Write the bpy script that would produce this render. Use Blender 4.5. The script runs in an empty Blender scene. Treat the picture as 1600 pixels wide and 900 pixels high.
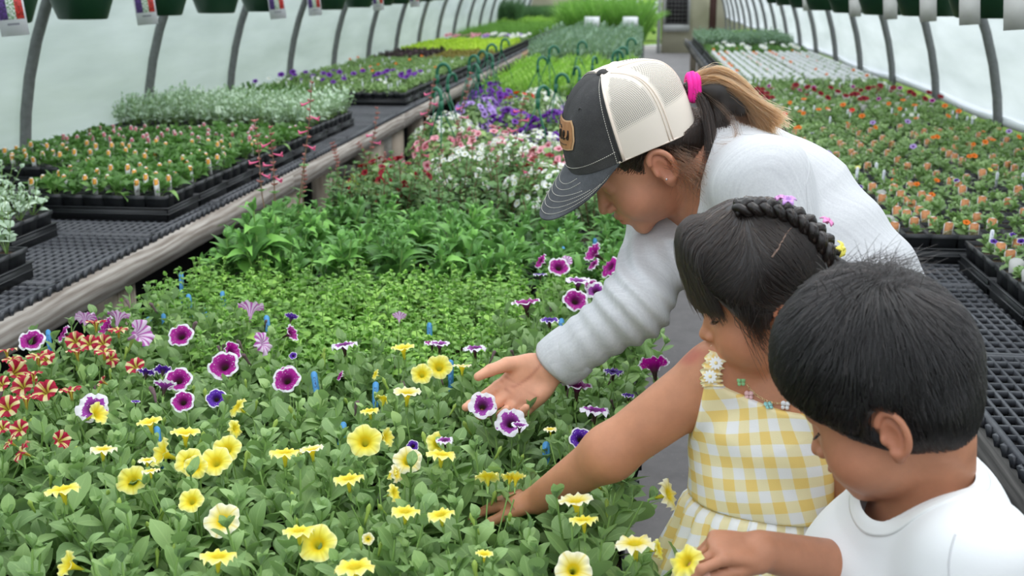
import bpy, math, random
import numpy as np
from mathutils import Vector, Matrix
PI = math.pi
random.seed(7)
rng = np.random.default_rng(11)
scene = bpy.context.scene
COL = scene.collection

# ------------------------------------------------------------------ camera
FPX = 1800.0
PITCH = math.atan(0.26)
YAW = math.atan(0.1167 * math.cos(PITCH))
CAM = np.array([0.0, 0.0, 1.45])
FW = np.array([-math.sin(YAW) * math.cos(PITCH), math.cos(YAW) * math.cos(PITCH), -math.sin(PITCH)])
RT = np.array([math.cos(YAW), math.sin(YAW), 0.0])
UP = np.cross(RT, FW)
TC = -FW
cam_data = bpy.data.cameras.new('camera')
cam_data.sensor_width = 36.0
cam_data.lens = FPX / 1600 * 36.0
cam_data.clip_start = 0.05
cam_data.clip_end = 300
cam_data.dof.use_dof = True
cam_data.dof.focus_distance = 1.75
cam_data.dof.aperture_fstop = 7.5
cam = bpy.data.objects.new('camera', cam_data)
COL.objects.link(cam)
cam.matrix_world = Matrix(((RT[0], UP[0], TC[0], CAM[0]), (RT[1], UP[1], TC[1], CAM[1]), (RT[2], UP[2], TC[2], CAM[2]), (0, 0, 0, 1)))
scene.camera = cam

# ------------------------------------------------------------------ sky, sun, exposure
world = bpy.data.worlds.new('overcast_sky')
scene.world = world
world.use_nodes = True
wn = world.node_tree
# standard overcast sky: three times brighter overhead than at the horizon
_g = wn.nodes.new('ShaderNodeTexCoord'); _s = wn.nodes.new('ShaderNodeSeparateXYZ'); wn.links.new(_g.outputs['Generated'], _s.inputs[0])
_m = wn.nodes.new('ShaderNodeMath'); _m.operation = 'MAXIMUM'; wn.links.new(_s.outputs[2], _m.inputs[0]); _m.inputs[1].default_value = 0.0
_a = wn.nodes.new('ShaderNodeMath'); _a.operation = 'MULTIPLY_ADD'; wn.links.new(_m.outputs[0], _a.inputs[0])
_a.inputs[1].default_value = 2.0 * 0.85; _a.inputs[2].default_value = 0.85
wn.nodes['Background'].inputs[0].default_value = (0.86, 0.93, 1.0, 1)
wn.links.new(_a.outputs[0], wn.nodes['Background'].inputs[1])
sun_data = bpy.data.lights.new('sun', 'SUN')
sun_data.energy = 3.0
sun_data.angle = math.radians(40)
sun_data.color = (1.0, 0.97, 0.92)
sun = bpy.data.objects.new('sun', sun_data)
COL.objects.link(sun)
sun.rotation_euler = (math.radians(-12), math.radians(28), 0)
scene.view_settings.view_transform = 'Standard'
scene.view_settings.look = 'None'
scene.view_settings.gamma = 1.0
scene.view_settings.use_curve_mapping = False
scene.view_settings.exposure = 0.08
scene.cycles.use_denoising = True
scene.cycles.max_bounces = 8
scene.cycles.transparent_max_bounces = 12
scene.cycles.transmission_bounces = 6

# ------------------------------------------------------------------ camera maths used to measure places
def ray(px, py):
    return FW + (px - 800) / FPX * RT - (py - 450) / FPX * UP
def W(px, py, D):
    return CAM + D * ray(px, py)
def onz(px, py, z):
    r = ray(px, py)
    return CAM + r * ((z - CAM[2]) / r[2])
def onx(px, py, x):
    r = ray(px, py)
    return CAM + r * ((x - CAM[0]) / r[0])
def proj(p):
    d = np.asarray(p, float) - CAM
    z = d @ FW
    return 800 + FPX * (d @ RT) / z, 450 - FPX * (d @ UP) / z, z

# ------------------------------------------------------------------ mesh helpers
def np_mesh(name, V, quads=None, tris=None, uv=None, mats=(), mi=None, smooth=True, col=None):
    V = np.asarray(V, np.float32)
    q = np.zeros((0, 4), np.int64) if quads is None or len(quads) == 0 else np.asarray(quads, np.int64)
    t = np.zeros((0, 3), np.int64) if tris is None or len(tris) == 0 else np.asarray(tris, np.int64)
    me = bpy.data.meshes.new(name)
    me.vertices.add(len(V))
    me.vertices.foreach_set('co', V.ravel())
    li = np.concatenate([q.ravel(), t.ravel()]).astype(np.int32)
    me.loops.add(len(li))
    me.loops.foreach_set('vertex_index', li)
    nf = len(q) + len(t)
    me.polygons.add(nf)
    ls = np.concatenate([np.arange(len(q)) * 4, len(q) * 4 + np.arange(len(t)) * 3]).astype(np.int32)
    me.polygons.foreach_set('loop_start', ls)
    me.polygons.foreach_set('loop_total', np.concatenate([np.full(len(q), 4), np.full(len(t), 3)]).astype(np.int32))
    if smooth:
        me.polygons.foreach_set('use_smooth', np.ones(nf, bool))
    if mi is not None:
        me.polygons.foreach_set('material_index', np.asarray(mi, np.int32))
    if uv is not None:
        u = me.uv_layers.new(name='UVMap')
        u.data.foreach_set('uv', np.asarray(uv, np.float32)[li].ravel())
    if col is not None:
        c = me.color_attributes.new('tint', 'FLOAT_COLOR', 'POINT')
        cc = np.ones((len(V), 4), np.float32); cc[:, :3] = col
        c.data.foreach_set('color', cc.ravel())
    for m in mats:
        me.materials.append(m)
    me.update(calc_edges=True)
    me.validate()
    return me

class MB:
    """collects simple solids into one mesh"""
    def __init__(s):
        s.V = []; s.Q = []; s.T = []; s.n = 0; s.qm = []; s.tm = []; s.UV = []
    def add(s, V, Q=None, T=None, m=0, uv=None):
        V = np.asarray(V, float)
        s.V.append(V)
        s.UV.append(np.zeros((len(V), 2)) if uv is None else np.asarray(uv, float))
        if Q is not None and len(Q):
            s.Q.append(np.asarray(Q) + s.n); s.qm += [m] * len(Q)
        if T is not None and len(T):
            s.T.append(np.asarray(T) + s.n); s.tm += [m] * len(T)
        s.n += len(V)
        return s
    def box(s, lo, hi, m=0, M=None, taper=0.0):
        x0, y0, z0 = lo; x1, y1, z1 = hi
        V = np.array([[x0 + taper, y0 + taper, z0], [x1 - taper, y0 + taper, z0], [x1 - taper, y1 - taper, z0], [x0 + taper, y1 - taper, z0],
                      [x0, y0, z1], [x1, y0, z1], [x1, y1, z1], [x0, y1, z1]], float)
        if M is not None:
            V = V @ np.asarray(M)[:3, :3].T + np.asarray(M)[:3, 3]
        return s.add(V, [[0, 3, 2, 1], [4, 5, 6, 7], [0, 1, 5, 4], [1, 2, 6, 5], [2, 3, 7, 6], [3, 0, 4, 7]], m=m)
    def tube(s, P, r, n=10, m=0, caps=True):
        P = np.asarray(P, float); k = len(P)
        r = np.full(k, r) if np.isscalar(r) else np.asarray(r, float)
        T = np.gradient(P, axis=0); T /= np.linalg.norm(T, axis=1)[:, None] + 1e-12
        a = np.array([0, 0, 1.0]) if abs(T[0][2]) < .9 else np.array([1.0, 0, 0])
        V = []; A = []
        nn = np.cross(T[0], a); nn /= np.linalg.norm(nn)
        for i in range(k):
            nn = nn - T[i] * (nn @ T[i]); nn /= np.linalg.norm(nn) + 1e-12
            b = np.cross(T[i], nn)
            th = np.arange(n) * 2 * PI / n
            V.append(P[i] + r[i] * (np.cos(th)[:, None] * nn + np.sin(th)[:, None] * b))
            A.append(np.stack([th / (2 * PI), np.full(n, i / max(1, k - 1))], 1))
        V = np.concatenate(V); A = np.concatenate(A)
        Q = [[i * n + j, i * n + (j + 1) % n, (i + 1) * n + (j + 1) % n, (i + 1) * n + j] for i in range(k - 1) for j in range(n)]
        T3 = []
        if caps:
            V = np.concatenate([V, P[:1], P[-1:]]); A = np.concatenate([A, [[0, 0], [0, 1]]])
            T3 = [[k * n, (j + 1) % n, j] for j in range(n)] + [[k * n + 1, (k - 1) * n + j, (k - 1) * n + (j + 1) % n] for j in range(n)]
        return s.add(V, Q, T3, m=m, uv=A)
    def lathe(s, prof, n=24, m=0, M=None, cap=True):
        V = []
        for r_, z_ in prof:
            th = np.arange(n) * 2 * PI / n
            V.append(np.stack([r_ * np.cos(th), r_ * np.sin(th), np.full(n, z_)], 1))
        k = len(prof)
        V = np.concatenate(V)
        Q = [[i * n + j, i * n + (j + 1) % n, (i + 1) * n + (j + 1) % n, (i + 1) * n + j] for i in range(k - 1) for j in range(n)]
        T3 = []
        if cap:
            V = np.concatenate([V, [[0, 0, prof[0][1]]]])
            T3 = [[k * n, (j + 1) % n, j] for j in range(n)]
        if M is not None:
            V = V @ np.asarray(M)[:3, :3].T + np.asarray(M)[:3, 3]
        return s.add(V, Q, T3, m=m)
    def mesh(s, name, mats=(), smooth=False):
        Q = np.concatenate(s.Q) if s.Q else None
        T = np.concatenate(s.T) if s.T else None
        return np_mesh(name, np.concatenate(s.V), Q, T, uv=np.concatenate(s.UV), mats=mats, mi=s.qm + s.tm, smooth=smooth)

def add(name, me, parent=None, loc=None, kind=None, label=None, cat=None, group=None, M=None):
    o = bpy.data.objects.new(name, me)
    COL.objects.link(o)
    if parent is not None: o.parent = parent
    if M is not None: o.matrix_local = Matrix([list(map(float, r)) for r in M])
    if loc is not None: o.location = [float(c) for c in loc]
    if kind: o['kind'] = kind
    if label: o['label'] = label
    if cat: o['category'] = cat
    if group: o['group'] = group
    return o
def thing(name, label, cat, loc=(0, 0, 0), rz=0.0, group=None):
    o = add(name, None, loc=loc, label=label, cat=cat, group=group)
    o.rotation_euler = (0, 0, rz)
    o.empty_display_size = 0.05
    return o
def xf(x=(1, 0, 0), y=(0, 1, 0), z=(0, 0, 1), t=(0, 0, 0), s=1.0):
    M = np.eye(4)
    M[:3, 0] = np.asarray(x) * s; M[:3, 1] = np.asarray(y) * s; M[:3, 2] = np.asarray(z) * s; M[:3, 3] = t
    return M
def nrm(v):
    v = np.asarray(v, float)
    return v / (np.linalg.norm(v) + 1e-12)
def frame_from(z, hint=(0, 0, 1), t=(0, 0, 0), s=1.0):
    z = nrm(z); h = np.asarray(hint, float)
    x = np.cross(h, z)
    if np.linalg.norm(x) < 1e-3: x = np.cross([1, 0, .2], z)
    x = nrm(x); y = np.cross(z, x)
    return xf(x, y, z, t, s)

# ------------------------------------------------------------------ material helpers
class NT:
    def __init__(s, name, rough=0.6, spec=0.4, base=(0.5, 0.5, 0.5)):
        s.m = bpy.data.materials.new(name); s.m.use_nodes = True
        s.t = s.m.node_tree; s.n = s.t.nodes
        s.b = s.n['Principled BSDF']; s.out = s.n['Material Output']
        s.b.inputs['Roughness'].default_value = rough
        s.b.inputs['Specular IOR Level'].default_value = spec
        s.b.inputs['Base Color'].default_value = (*base, 1)
    def node(s, ty, **kw):
        x = s.n.new(ty)
        for k, v in kw.items(): setattr(x, k, v)
        return x
    def L(s, a, b): s.t.links.new(a, b)
    def co(s, kind='Object'):
        return s.node('ShaderNodeTexCoord').outputs[kind]
    def mapping(s, vec, scale=(1, 1, 1), rot=(0, 0, 0)):
        m = s.node('ShaderNodeMapping'); m.inputs['Scale'].default_value = scale; m.inputs['Rotation'].default_value = rot
        s.L(vec, m.inputs['Vector']); return m.outputs[0]
    def noise(s, scale=5, detail=3, vec=None, rough=0.5, dist=0.0):
        x = s.node('ShaderNodeTexNoise'); x.inputs['Scale'].default_value = scale; x.inputs['Detail'].default_value = detail
        x.inputs['Roughness'].default_value = rough; x.inputs['Distortion'].default_value = dist
        if vec is not None: s.L(vec, x.inputs['Vector'])
        return x.outputs['Fac']
    def ramp(s, fac, stops, interp='LINEAR'):
        x = s.node('ShaderNodeValToRGB'); x.color_ramp.interpolation = interp
        e = x.color_ramp.elements
        while len(e) < len(stops): e.new(0.5)
        for i, (p, c) in enumerate(stops):
            e[i].position = p; e[i].color = (*c, 1) if len(c) == 3 else c
        s.L(fac, x.inputs[0]); return x.outputs[0]
    def math(s, op, a, b=None, c=None, clamp=False):
        x = s.node('ShaderNodeMath', operation=op); x.use_clamp = clamp
        for i, v in enumerate((a, b, c)):
            if v is None: continue
            if isinstance(v, (int, float)): x.inputs[i].default_value = v
            else: s.L(v, x.inputs[i])
        return x.outputs[0]
    def mix(s, fac, a, b, mode='MIX'):
        x = s.node('ShaderNodeMix', data_type='RGBA', blend_type=mode)
        for i, v in ((0, fac), (6, a), (7, b)):
            if isinstance(v, (int, float)): x.inputs[i].default_value = v
            elif isinstance(v, tuple): x.inputs[i].default_value = (*v, 1)
            else: s.L(v, x.inputs[i])
        return x.outputs[2]
    def sep(s, v):
        x = s.node('ShaderNodeSeparateXYZ'); s.L(v, x.inputs[0]); return x.outputs
    def base(s, c): s.L(c, s.b.inputs['Base Color']); return s
    def bump(s, h, strength=0.3, dist=0.01):
        x = s.node('ShaderNodeBump'); x.inputs['Strength'].default_value = strength; x.inputs['Distance'].default_value = dist
        s.L(h, x.inputs['Height']); s.L(x.outputs[0], s.b.inputs['Normal']); return s
    def attr(s, name='tint'):
        x = s.node('ShaderNodeAttribute', attribute_name=name); return x.outputs['Color']
    def rand(s):
        return s.node('ShaderNodeObjectInfo').outputs['Random']
    def transl(s, fac, color):
        """thin sheet: part of the light goes through"""
        tr = s.node('ShaderNodeBsdfTranslucent'); mx = s.node('ShaderNodeMixShader')
        if isinstance(color, tuple): tr.inputs[0].default_value = (*color, 1)
        else: s.L(color, tr.inputs[0])
        mx.inputs[0].default_value = fac
        s.L(s.b.outputs[0], mx.inputs[1]); s.L(tr.outputs[0], mx.inputs[2]); s.L(mx.outputs[0], s.out.inputs[0])
        return s
def plain(name, c, rough=0.6, spec=0.4, metal=0.0, var=0.0):
    t = NT(name, rough, spec, c)
    t.b.inputs['Metallic'].default_value = metal
    if var:
        n = t.noise(40, 3, t.co())
        lo = tuple(x * (1 - var) for x in c); hi = tuple(min(1, x * (1 + var)) for x in c)
        t.base(t.ramp(n, [(0.3, lo), (0.7, hi)]))
    return t.m
# ------------------------------------------------------------------ the greenhouse
XL, XR, HY0, HS = -2.71, 1.80, 4.80, 1.30
XC, HA = (XL + XR) / 2, (XR - XL) / 2
Z0, HH = 0.60, 2.05
Y_END = 30.0
def arch(n=48, grow=0.0, zb=0.0):
    P = [(XL - grow, zb)]
    if zb < Z0: P.append((XL - grow, Z0 * .6 + zb * .4))
    for i in range(n + 1):
        t = PI - i * PI / n
        P.append((XC + (HA + grow) * math.cos(t), Z0 + (HH + grow) * math.sin(t)))
    if zb < Z0: P.append((XR + grow, Z0 * .6 + zb * .4))
    P.append((XR + grow, zb))
    return P
m_steel = plain('galvanised_steel', (0.17, 0.175, 0.172), 0.5, 0.4, 0.2, 0.15)
# film
def film(name, lo, hi, tcol, clear):
    t = NT(name, 0.45, 0.3, hi)
    n1 = t.noise(2.2, 4, t.mapping(t.co(), (1, .5, 3)))
    c = t.ramp(n1, [(0.3, lo), (0.7, hi)])
    t.base(c)
    t.bump(t.noise(3.0, 4, t.mapping(t.co(), (1.2, .5, 4))), 0.25, 0.05)
    t.transl(0.75, t.mix(1.0, c, tcol, 'MULTIPLY'))
    tp = t.node('ShaderNodeBsdfTransparent'); tp.inputs[0].default_value = (0.95, 0.96, 0.97, 1)
    mx2 = t.node('ShaderNodeMixShader'); mx2.inputs[0].default_value = clear
    t.L(t.n['Mix Shader'].outputs[0], mx2.inputs[1]); t.L(tp.outputs[0], mx2.inputs[2]); t.L(mx2.outputs[0], t.out.inputs[0])
    return t.m
m_film = film('roof_polythene_film', (0.86, 0.88, 0.90), (0.93, 0.95, 0.97), (1.0, 1.0, 1.0), 0.34)
m_film_w = film('dimmed_wall_polythene_film', (0.62, 0.65, 0.67), (0.80, 0.82, 0.85), (0.78, 0.80, 0.85), 0.10)  # copy of the roof film, colour and clearness lowered to dim the walls

def film_mesh(name, i0, i1, y0=-3.0, y1=Y_END, mat=None):
    """sheet pulled over the hoops between profile fractions; slack between hoops"""
    prof = []
    N = 60
    for i in range(N + 1):
        a = PI - i * PI / N
        prof.append((XC + (HA + .03) * math.cos(a), Z0 + (HH + .03) * math.sin(a), a))
    prof = [(XL - .03, 0.72, PI)] + [p for p in prof if p[1] > .82] + [(XR + .03, 0.805, 0)]
    prof = prof[i0:i1]
    ys = np.arange(y0, y1 + .01, HS / 6)
    V = []
    for y in ys:
        ph = ((y - HY0) / HS) % 1.0
        sag = 0.022 * math.sin(PI * ph) ** 0.7
        for j, (x, z, a) in enumerate(prof):
            w = 0.006 * math.sin(z * 31 + y * 2.1) * math.sin(PI * ph)
            V.append((x - (sag + w) * math.cos(a), y, z - sag * math.sin(a)))
    m = len(prof)
    Q = [[i * m + j, i * m + j + 1, (i + 1) * m + j + 1, (i + 1) * m + j] for i in range(len(ys) - 1) for j in range(m - 1)]
    return np_mesh(name, V, Q, mats=[mat or m_film_w])
NW = 14
NP = len([0 for i in range(61) if Z0 + (HH + .03) * math.sin(PI - i * PI / 60) > .82]) + 2
add('wall_left', film_mesh('wall_left', 0, NW + 1), kind='structure')
add('ceiling', film_mesh('ceiling', NW, NP - NW, mat=m_film), kind='structure')
add('wall_right', film_mesh('wall_right', NP - NW - 1, NP), kind='structure')
# rolled bottom edges of the film
t = NT('rolled_film', 0.5, 0.4, (0.72, 0.76, 0.75)); m_roll = t.m
for nm, x, zr in (('trim_1', XL - .03, .72), ('trim_2', XR + .03, .805)):
    P = [(x, y, zr + .012 * math.sin(y * 1.7)) for y in np.arange(-3, Y_END, .4)]
    add(nm, MB().tube(P, 0.026, 10).mesh(nm, [m_roll], True), kind='structure')
# hoops : one pipe each
hoop_me = MB().tube([(x, 0, z) for x, z in arch(40)], 0.024, 12).mesh('hoop', [m_steel], True)
ordinal = ['nearest', 'second', 'third', 'fourth', 'fifth', 'sixth', 'seventh', 'eighth', 'ninth', 'tenth', 'eleventh', 'twelfth', 'thirteenth', 'fourteenth', 'fifteenth', 'sixteenth', 'seventeenth', 'eighteenth', 'nineteenth', 'twentieth', 'twenty first', 'twenty second']
for k in range(0, 21):
    add('greenhouse_hoop', hoop_me, loc=(0, HY0 + k * HS, 0), cat='hoop', group='bent steel hoops holding up the film',
        label='grey bent steel hoop of the greenhouse, %s along the left wall' % ordinal[k])
# purlins along the roof
pm = MB().tube([(XC, -2, Z0 + HH - .03), (XC, Y_END, Z0 + HH - .03)], .015, 8).mesh('ridge', [m_steel], True)
add('trim_3', pm, kind='structure')

# floor and ground outside
t = NT('woven_ground_fabric', 0.75, 0.25)
co = t.co()
n1 = t.noise(1.3, 5, co, 0.6); n2 = t.noise(60, 3, co, .7); n3 = t.noise(7, 6, co, .7)
c = t.ramp(n3, [(0.25, (0.120, 0.112, 0.112)), (0.5, (0.20, 0.188, 0.188)), (0.75, (0.27, 0.25, 0.245))])
c = t.mix(0.5, c, t.ramp(n1, [(0.3, (0.13, 0.122, 0.12)), (0.7, (0.25, 0.235, 0.23))]))
c = t.mix(t.ramp(n2, [(0.62, (0, 0, 0)), (0.72, (1, 1, 1))]), c, (0.30, 0.27, 0.25))
t.base(c).bump(t.noise(220, 2, co), 0.25, 0.003)
m_floor = t.m
def plane(name, x0, x1, y0, y1, z, mat, kind='structure', nx=1, ny=1, amp=0.0):
    xs = np.linspace(x0, x1, nx + 1); ys = np.linspace(y0, y1, ny + 1)
    V = [(x, y, z + amp * (math.sin(x * 1.3 + y) + math.sin(y * .7 - x * 2.1))) for y in ys for x in xs]
    Q = [[j * (nx + 1) + i, j * (nx + 1) + i + 1, (j + 1) * (nx + 1) + i + 1, (j + 1) * (nx + 1) + i] for j in range(ny) for i in range(nx)]
    return add(name, np_mesh(name, V, Q, mats=[mat]), kind=kind)
plane('floor', XL - .1, XR + .1, -3, Y_END + 1, 0.0, m_floor, nx=6, ny=30)
t = NT('lawn_green', 0.9, 0.1)
co = t.co()
c = t.ramp(t.noise(1.2, 6, co, .7), [(0.3, (0.07, 0.13, 0.02)), (0.55, (0.13, 0.21, 0.035)), (0.75, (0.20, 0.27, 0.07))])
t.base(c).bump(t.noise(90, 4, co), 0.7, 0.03)
m_lawn = t.m
# the ground outside stands in a low bank against both sides; an unseen hillside added on the left darkens its film
def bank(name, sgn, x):
    V = []; ys = np.arange(-4, 60, 1.0)
    offs = [(-.02, 0.0), (.10, .30), (.35, .50), (.9, .60), (2.5, .75), (5, 1.6), (8, 3.6), (14, 5.5)] if sgn < 0 else [(-.02, 0.0), (.10, .30), (.35, .46), (.9, .50), (2.5, .50), (8, .5), (40, .8)]
    for y in ys:
        for dx, z in offs:
            V.append((x + sgn * dx, y, z + .03 * math.sin(y * 1.9 + dx * 3)))
    m = len(offs)
    Q = [[i * m + j, i * m + j + 1, (i + 1) * m + j + 1, (i + 1) * m + j] for i in range(len(ys) - 1) for j in range(m - 1)]
    add(name, np_mesh(name, V, Q, mats=[m_lawn]), kind='structure')
bank('ground_left', -1, XL - .05)
bank('ground_right', 1, XR + .05)
plane('ground_far', XL - .1, XR + .1, Y_END + 1, 70, 0.02, m_lawn, nx=4, ny=20, amp=.03)
# ------------------------------------------------------------------ benches
LX0, LX1 = -2.65, -1.54       # left bench
RX0, RX1 = 0.64, 1.75         # right bench
CX0, CX1 = -1.16, -0.02       # middle bench
DZ, CZ = 0.69, 0.55           # deck heights
def ony(px, py, Y):
    r = ray(px, py)
    return CAM + r * (Y / r[1])
t = NT('black_deck_plastic', 0.42, 0.5)
t.base(t.ramp(t.noise(25, 4, t.co(), .7), [(0.3, (0.030, 0.032, 0.038)), (0.7, (0.075, 0.079, 0.090))]))
m_deck = t.m
def wood(name, cols, rot=(0, 0, 0)):
    t = NT(name, 0.8, 0.2)
    co = t.mapping(t.co(), (1, 1, 1), rot)
    rnd = t.rand()
    ad = t.node('ShaderNodeVectorMath', operation='ADD'); t.L(co, ad.inputs[0])
    cx = t.node('ShaderNodeCombineXYZ'); t.L(t.math('MULTIPLY', rnd, 37.0), cx.inputs[0]); t.L(t.math('MULTIPLY', rnd, 11.0), cx.inputs[2]); t.L(cx.outputs[0], ad.inputs[1])
    v = ad.outputs[0]
    big = t.noise(1.0, 2, t.mapping(v, (8, 2.2, 12)), .5, 1.4)
    wv = t.node('ShaderNodeTexWave'); wv.wave_type = 'BANDS'; wv.bands_direction = 'Z'
    wv.inputs['Scale'].default_value = 14; wv.inputs['Distortion'].default_value = 9; wv.inputs['Detail'].default_value = 3; wv.inputs['Detail Scale'].default_value = 1.0
    t.L(t.mapping(v, (1, .12, 1)), wv.inputs['Vector'])
    fine = t.noise(1.0, 4, t.mapping(v, (60, 5, 160)), .7)
    f = t.math('ADD', t.math('MULTIPLY', wv.outputs['Fac'], .28), t.math('MULTIPLY', fine, .62))
    f = t.math('ADD', f, t.math('MULTIPLY', t.math('SUBTRACT', big, .5), .5))
    t.base(t.ramp(f, [(0.25, cols[0]), (0.5, cols[1]), (0.75, cols[2])]))
    t.bump(f, 0.15, 0.002)
    return t.m
m_wood = wood('weathered_timber', [(0.24, 0.20, 0.17), (0.41, 0.365, 0.325), (0.58, 0.54, 0.49)])
m_woodg = wood('grey_timber', [(0.09, 0.085, 0.08), (0.17, 0.16, 0.15), (0.28, 0.26, 0.245)])
m_woodn = wood('new_timber', [(0.38, 0.24, 0.14), (0.56, 0.38, 0.24), (0.66, 0.48, 0.33)])
m_post = wood('pale_timber', [(0.27, 0.22, 0.17), (0.42, 0.35, 0.28), (0.52, 0.45, 0.37)], (PI / 2, 0, 0))
t = NT('concrete_block', 0.95, 0.1)
t.base(t.ramp(t.noise(60, 5, t.co(), .7), [(0.3, (0.22, 0.21, 0.19)), (0.7, (0.44, 0.42, 0.38))])).bump(t.noise(140, 3, t.co()), .5, .004)
m_conc = t.m
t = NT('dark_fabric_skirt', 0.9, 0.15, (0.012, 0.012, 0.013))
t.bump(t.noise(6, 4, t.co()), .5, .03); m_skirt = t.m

PL = 0.62                      # one moulded deck panel along the bench
def deck_mesh(w, side):
    b = MB(); fr = .012; h = .02
    b.box((0, 0, -h), (w, fr, 0)); b.box((0, PL - fr - .004, -h), (w, PL - .004, 0))
    b.box((0, 0, -h), (fr, PL - .004, 0)); b.box((w - fr, 0, -h), (w, PL - .004, 0))
    n = int(w / .0262)
    for i in range(1, n):
        x = fr / 2 + i * (w - fr) / n
        b.box((x - .0026, fr, -.014), (x + .0026, PL - fr, -.0005))
    m = 13
    for j in range(1, m):
        y = j * (PL - .004) / m
        thick = .005 if j % 4 else .009
        b.box((fr, y - thick / 2, -.013), (w - fr, y + thick / 2, -.0008))
    for j in range(m + 1):      # moulded teeth under the long edge
        y = .006 + j * (PL - .016) / m
        x = 0.0 if side < 0 else w
        s_ = -1 if side < 0 else 1
        b.add([(x, y - .012, -.002), (x, y + .012, -.002), (x + s_ * .012, y, -.002), (x, y - .005, -h - .012), (x, y + .005, -h - .012), (x + s_ * .004, y, -h - .012)],
              Q=[[0, 2, 5, 3], [2, 1, 4, 5], [1, 0, 3, 4]], T=[[0, 1, 2], [5, 4, 3]])
    return b.mesh('deck_panel', [m_deck])
def bench(name, label, x0, x1, ya, yb, z, edge, woodm, legm, offset=0.0, rails=None):
    t = thing(name, label, 'bench', ((x0 + x1) / 2, ya, 0))
    L = lambda p: (p[0] - (x0 + x1) / 2, p[1] - ya, p[2])
    dm = deck_mesh(x1 - x0, edge)
    n = int((yb - ya) / PL) + 1
    for i in range(n):
        add('deck_panel', dm, t, loc=L((x0, ya + offset + i * PL, z)))
    yend = ya + offset + n * PL
    rb = .038
    bl = 2.44
    xe = [x0, x1]
    for side, x in ((-1, x0), (1, x1)):
        y = ya - .3; k = 0
        bm = MB().box((-rb / 2, 0, -.089), (rb / 2, bl - .004, 0)).mesh('side_board', [woodm])
        while y < yend:
            o = add('side_board', bm, t, loc=L((x - side * .010 if side == edge or edge == 0 else x, y, z - .024)))
            if rails is not None and side == edge and k in rails:
                o.data = bm.copy(); o.data.materials[0] = m_woodn
            y += bl; k += 1
    cm = MB().box((0, -.019, -.089), (x1 - x0, .019, 0)).mesh('cross_beam', [woodm])
    y = ya + .3
    while y < yend:
        add('cross_beam', cm, t, loc=L((x0, y, z - .026)))
        y += 1.22
    lm = MB().box((-.045, -.07, 0), (.045, .07, z - .115)).mesh('leg', [legm])
    y = ya + .5
    while y < yend:
        for x in (x0 + .08, x1 - .08):
            add('leg', lm, t, loc=L((x, y, 0)))
        y += 2.44
    return t
# left bench : seams measured at y = 2.83, 3.43, 4.05
bl_ = bench('plant_bench', 'long black mesh topped bench with weathered timber edge along the left film wall', LX0, LX1, 0.35, 26.5, DZ, 1, m_wood, m_post, rails=(6,))
br_ = bench('plant_bench', 'long black mesh topped bench with grey timber edge along the right film wall', RX0, RX1, 0.02, 17.4, DZ, -1, m_woodg, m_post, offset=-.04)
bc_ = bench('plant_bench', 'middle bench hidden under flowering plants beside the grey path', CX0, CX1, 0.35, 19.5, CZ, 0, m_woodg, m_woodg)
# masonry piers seen under the left bench
bm = MB().box((-.2, -.1, 0), (.2, .1, .185)).mesh('concrete_block', [m_conc])
for (x, y) in ((-1.78, 5.12), (-1.78, 7.15)):
    for k in range(3):
        add('concrete_block', bm, bl_, loc=(x - (LX0 + LX1) / 2 + .006 * (k % 2), y - .35, k * .19))
pb = MB().box((-.05, -.16, -.42), (.05, .16, 0)).mesh('support_post', [m_post])
for y in (5.0, 6.75, 7.35, 10.4):
    add('support_post', pb, bl_, loc=(-1.62 - (LX0 + LX1) / 2, y - .35, DZ - .113))
# dark block pier and skirt under the right bench
t = NT('dark_block', 0.95, 0.1)
t.base(t.ramp(t.noise(30, 5, t.co(), .7), [(0.3, (0.018, 0.018, 0.018)), (0.7, (0.04, 0.04, 0.04))])); m_dblock = t.m
dbm = MB().box((-.1, -.2, 0), (.1, .2, .185)).mesh('concrete_block', [m_dblock])
for y in (1.25, 2.1, 3.3):
    for k in range(3):
        add('concrete_block', dbm, br_, loc=(.78 - (RX0 + RX1) / 2, y - .02, k * .19))
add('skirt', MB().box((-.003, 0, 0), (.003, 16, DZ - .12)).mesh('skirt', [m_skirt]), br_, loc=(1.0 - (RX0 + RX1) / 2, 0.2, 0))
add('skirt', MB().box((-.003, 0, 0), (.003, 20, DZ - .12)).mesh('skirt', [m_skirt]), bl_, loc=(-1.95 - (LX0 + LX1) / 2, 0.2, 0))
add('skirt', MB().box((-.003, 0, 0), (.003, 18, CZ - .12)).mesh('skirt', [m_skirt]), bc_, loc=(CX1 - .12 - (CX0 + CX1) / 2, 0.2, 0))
add('skirt', MB().box((-.003, 0, 0), (.003, 18, CZ - .12)).mesh('skirt', [m_skirt]), bc_, loc=(CX0 + .12 - (CX0 + CX1) / 2, 0.2, 0))
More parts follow.
